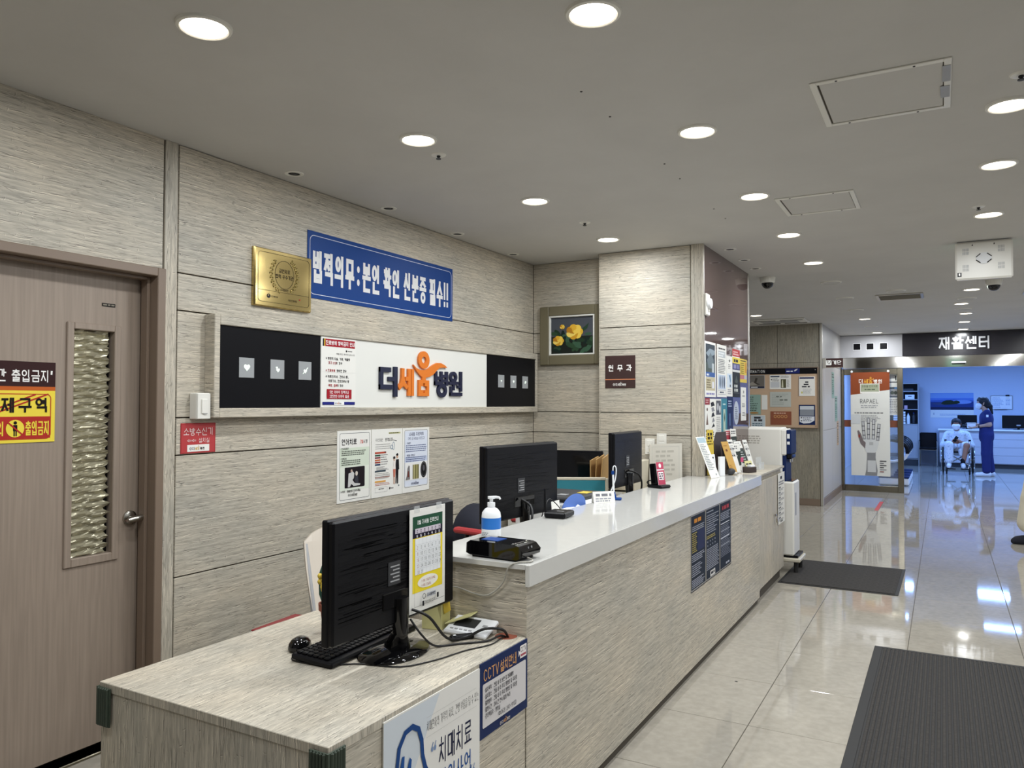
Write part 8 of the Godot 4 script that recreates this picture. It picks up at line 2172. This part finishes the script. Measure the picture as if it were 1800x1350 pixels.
	skin_mesh(m, [[V(0.02, 0.92, 0), V(0.04, 1.25, 0), 0.11, 0.12, V(1.1, 1, 0.85)], [V(0.05, 1.36, -0.16), V(0.05, 1.36, 0.16), 0.055, 0.055], [V(0.04, 1.38, 0), V(0.0, 1.50, 0), 0.058, 0.055], [V(0.05, 1.36, 0.17), V(0.08, 1.10, 0.20), 0.05, 0.042], [V(0.08, 1.10, 0.20), V(-0.11, 0.95, 0.17), 0.04, 0.028], [V(0.05, 1.36, -0.17), V(0.12, 1.10, -0.20), 0.05, 0.042], [V(0.12, 1.10, -0.20), V(0.05, 0.86, -0.2), 0.04, 0.028],
		[V(0.0, 0.90, 0.09), V(-0.10, 0.49, 0.09), 0.09, 0.06], [V(-0.10, 0.49, 0.09), V(-0.17, 0.08, 0.09), 0.058, 0.037], [V(0.02, 0.90, -0.09), V(0.06, 0.49, -0.09), 0.09, 0.06], [V(0.06, 0.49, -0.09), V(0.20, 0.09, -0.09), 0.058, 0.037], [V(-0.16, 0.05, 0.09), V(-0.27, 0.035, 0.09), 0.036, 0.03], [V(0.21, 0.06, -0.09), V(0.10, 0.035, -0.09), 0.036, 0.03]], 0.014)
	head(m, V(-0.02, 1.58, 0), V(-1, -0.05, 0.0))
	hand(m, V(-0.11, 0.95, 0.17), V(-0.15, -1, 0), V(1, -0.1, 0), 1.0, 0.3)
	hand(m, V(0.05, 0.86, -0.2), V(-0.3, -1, 0), V(0, 0, 1), -1.0, 0.3)
	part(t, "body", m, mats.skin)
	m = mb()
	skin_mesh(m, [[V(0.02, 0.86, 0), V(0.04, 1.25, 0), 0.155, 0.145, V(1.05, 1, 0.82)], [V(0.05, 1.36, -0.16), V(0.05, 1.36, 0.16), 0.072, 0.072], [V(0.05, 1.36, 0.17), V(0.08, 1.10, 0.20), 0.075, 0.075], [V(0.08, 1.10, 0.20), V(-0.105, 0.955, 0.17), 0.075, 0.068], [V(0.05, 1.36, -0.17), V(0.12, 1.10, -0.20), 0.075, 0.075], [V(0.12, 1.10, -0.20), V(0.09, 0.98, -0.2), 0.07, 0.066]], 0.014)
	part(t, "gown_top", m, mats.gown_print)
	m = mb()
	skin_mesh(m, [[V(0.0, 0.88, -0.05), V(0.0, 0.88, 0.05), 0.14, 0.14], [V(-0.04, 0.88, 0.09), V(-0.125, 0.49, 0.09), 0.125, 0.108], [V(-0.125, 0.49, 0.09), V(-0.165, 0.23, 0.09), 0.108, 0.108], [V(0.02, 0.88, -0.09), V(0.06, 0.49, -0.09), 0.12, 0.10], [V(0.06, 0.49, -0.09), V(0.17, 0.20, -0.09), 0.10, 0.10]], 0.014, 0.02)
	part(t, "gown_trousers", m, plain("cream_cloth", hex("ddd6c2"), 0.85))
	for q in [[-0.17, 0.09, -0.27], [0.20, -0.09, 0.10]]:
		m = mb(); skin_mesh(m, [[V(q[0] + 0.03, 0.028, q[1]), V(q[2] - 0.03, 0.028, q[1]), 0.030, 0.030], [V(q[0] - 0.04, 0.055, q[1]), V(q[2], 0.045, q[1]), 0.044, 0.040]], 0.009, 0.02); part(t, "slipper", m, mats.dark_cloth)
	m = mb(); skin_mesh(m, [[V(-0.005, 1.62, 0), V(0.01, 1.625, 0), 0.097, 0.094], [V(0.05, 1.57, 0), V(0.05, 1.54, 0), 0.07, 0.06]], 0.010, 0.02); part(t, "hair", m, mats.black_hair)
	face_parts(t, V(-0.02, 1.58, 0), V(-1, -0.05, 0), true)

# white cloth with a small blue-grey print
func gown_print() -> StandardMaterial3D:
	var n := bytes_of(noise_image(128, 128, 0.09, 91, 2), 256, 256)
	var out := PackedByteArray(); out.resize(256 * 256 * 3)
	for i in 256 * 256:
		var k := 0.6 * clampf((n[i] / 255.0 - 0.66) * 9.0, 0.0, 1.0)
		out[i * 3] = int(lerpf(226, 138, k)); out[i * 3 + 1] = int(lerpf(230, 158, k)); out[i * 3 + 2] = int(lerpf(236, 184, k))
	return textured("gown_print", Image.create_from_data(256, 256, false, Image.FORMAT_RGB8, out), W(0.5, 0.5), 0.85)

func wheelchair() -> void:
	var t := thing("wheelchair", "black wheelchair with large spoked wheels facing the camera in front of the rehab counter", "wheelchair", V(0.265, 0, -19.1))
	for s in [-1, 1]:
		var x: float = s * 0.275
		var ring := func(r: float, cx: float, th: float) -> M:
			var m := mb()
			var p := []
			for i in 37: p.append(V(cx, 0.295 + r * sin(TAU * i / 36.0), -0.05 + r * cos(TAU * i / 36.0)))
			m.tube(p, th, 8, false)
			return m
		part(t, "tyre", ring.call(0.28, x, 0.016), mats.rubber); part(t, "hand_rim", ring.call(0.245, x + s * 0.03, 0.009), mats.chrome)
		var m := mb()
		for i in 16: m.tube([V(x, 0.295, -0.05), V(x, 0.295 + 0.27 * sin(TAU * i / 16.0), -0.05 + 0.27 * cos(TAU * i / 16.0))], 0.003, 5)
		m.tube([V(x - 0.03, 0.295, -0.05), V(x + 0.03, 0.295, -0.05)], 0.022, 12); part(t, "spokes", m, mats.steel)
		m = mb()
		var p := []
		for i in 25: p.append(V(s * 0.21, 0.085 + 0.07 * sin(TAU * i / 24.0), 0.30 + 0.07 * cos(TAU * i / 24.0)))
		m.tube(p, 0.015, 8, false); m.tube([V(s * 0.19, 0.085, 0.30), V(s * 0.23, 0.085, 0.30)], 0.02, 10); part(t, "caster", m, mats.rubber)
		m = mb()
		m.tube(smooth([V(s * 0.225, 0.85, -0.36), V(s * 0.225, 0.80, -0.30), V(s * 0.225, 0.47, -0.27), V(s * 0.225, 0.20, -0.26), V(s * 0.225, 0.17, -0.2), V(s * 0.225, 0.16, 0.25)]), 0.012, 8)
		m.tube(smooth([V(s * 0.225, 0.70, -0.28), V(s * 0.225, 0.70, 0.08), V(s * 0.225, 0.66, 0.13), V(s * 0.225, 0.47, 0.14)]), 0.011, 8); m.tube([V(s * 0.225, 0.47, -0.27), V(s * 0.225, 0.47, 0.24)], 0.012, 8)
		m.tube(smooth([V(s * 0.225, 0.47, 0.22), V(s * 0.215, 0.44, 0.32), V(s * 0.20, 0.30, 0.38), V(s * 0.19, 0.145, 0.42)]), 0.012, 8); m.tube([V(s * 0.21, 0.16, 0.25), V(s * 0.21, 0.13, 0.29)], 0.011, 8)
		m.tube([V(s * 0.225, 0.295, -0.05), V(s * 0.275, 0.295, -0.05)], 0.012, 8); m.tube([V(s * 0.225, 0.47, -0.05), V(s * 0.225, 0.17, -0.05)], 0.011, 8)
		part(t, "side_frame", m, mats.chrome)
		part(t, "arm_pad", boxm(V(s * 0.225, 0.718, -0.06), V(0.05, 0.025, 0.26), 0.008), mats.black_plastic)
		m = mb(); m.tube([V(s * 0.225, 0.85, -0.36), V(s * 0.225, 0.855, -0.44)], 0.016, 10); part(t, "push_handle", m, mats.rubber)
		part(t, "footrest", boxm(V(s * 0.12, 0.135, 0.44), V(0.15, 0.018, 0.16), 0.005), mats.black_plastic)
	var c := mb(); c.tube([V(-0.225, 0.46, 0.05), V(0.225, 0.18, 0.05)], 0.011, 8); c.tube([V(0.225, 0.46, 0.07), V(-0.225, 0.18, 0.07)], 0.011, 8); part(t, "cross_brace", c, mats.chrome)
	part(t, "seat", boxm(V(0, 0.468, -0.02), V(0.43, 0.03, 0.42), 0.01), mats.black_plastic); part(t, "backrest", boxm(V(0, 0.66, -0.325), V(0.43, 0.36, 0.02), 0.006), mats.black_plastic)
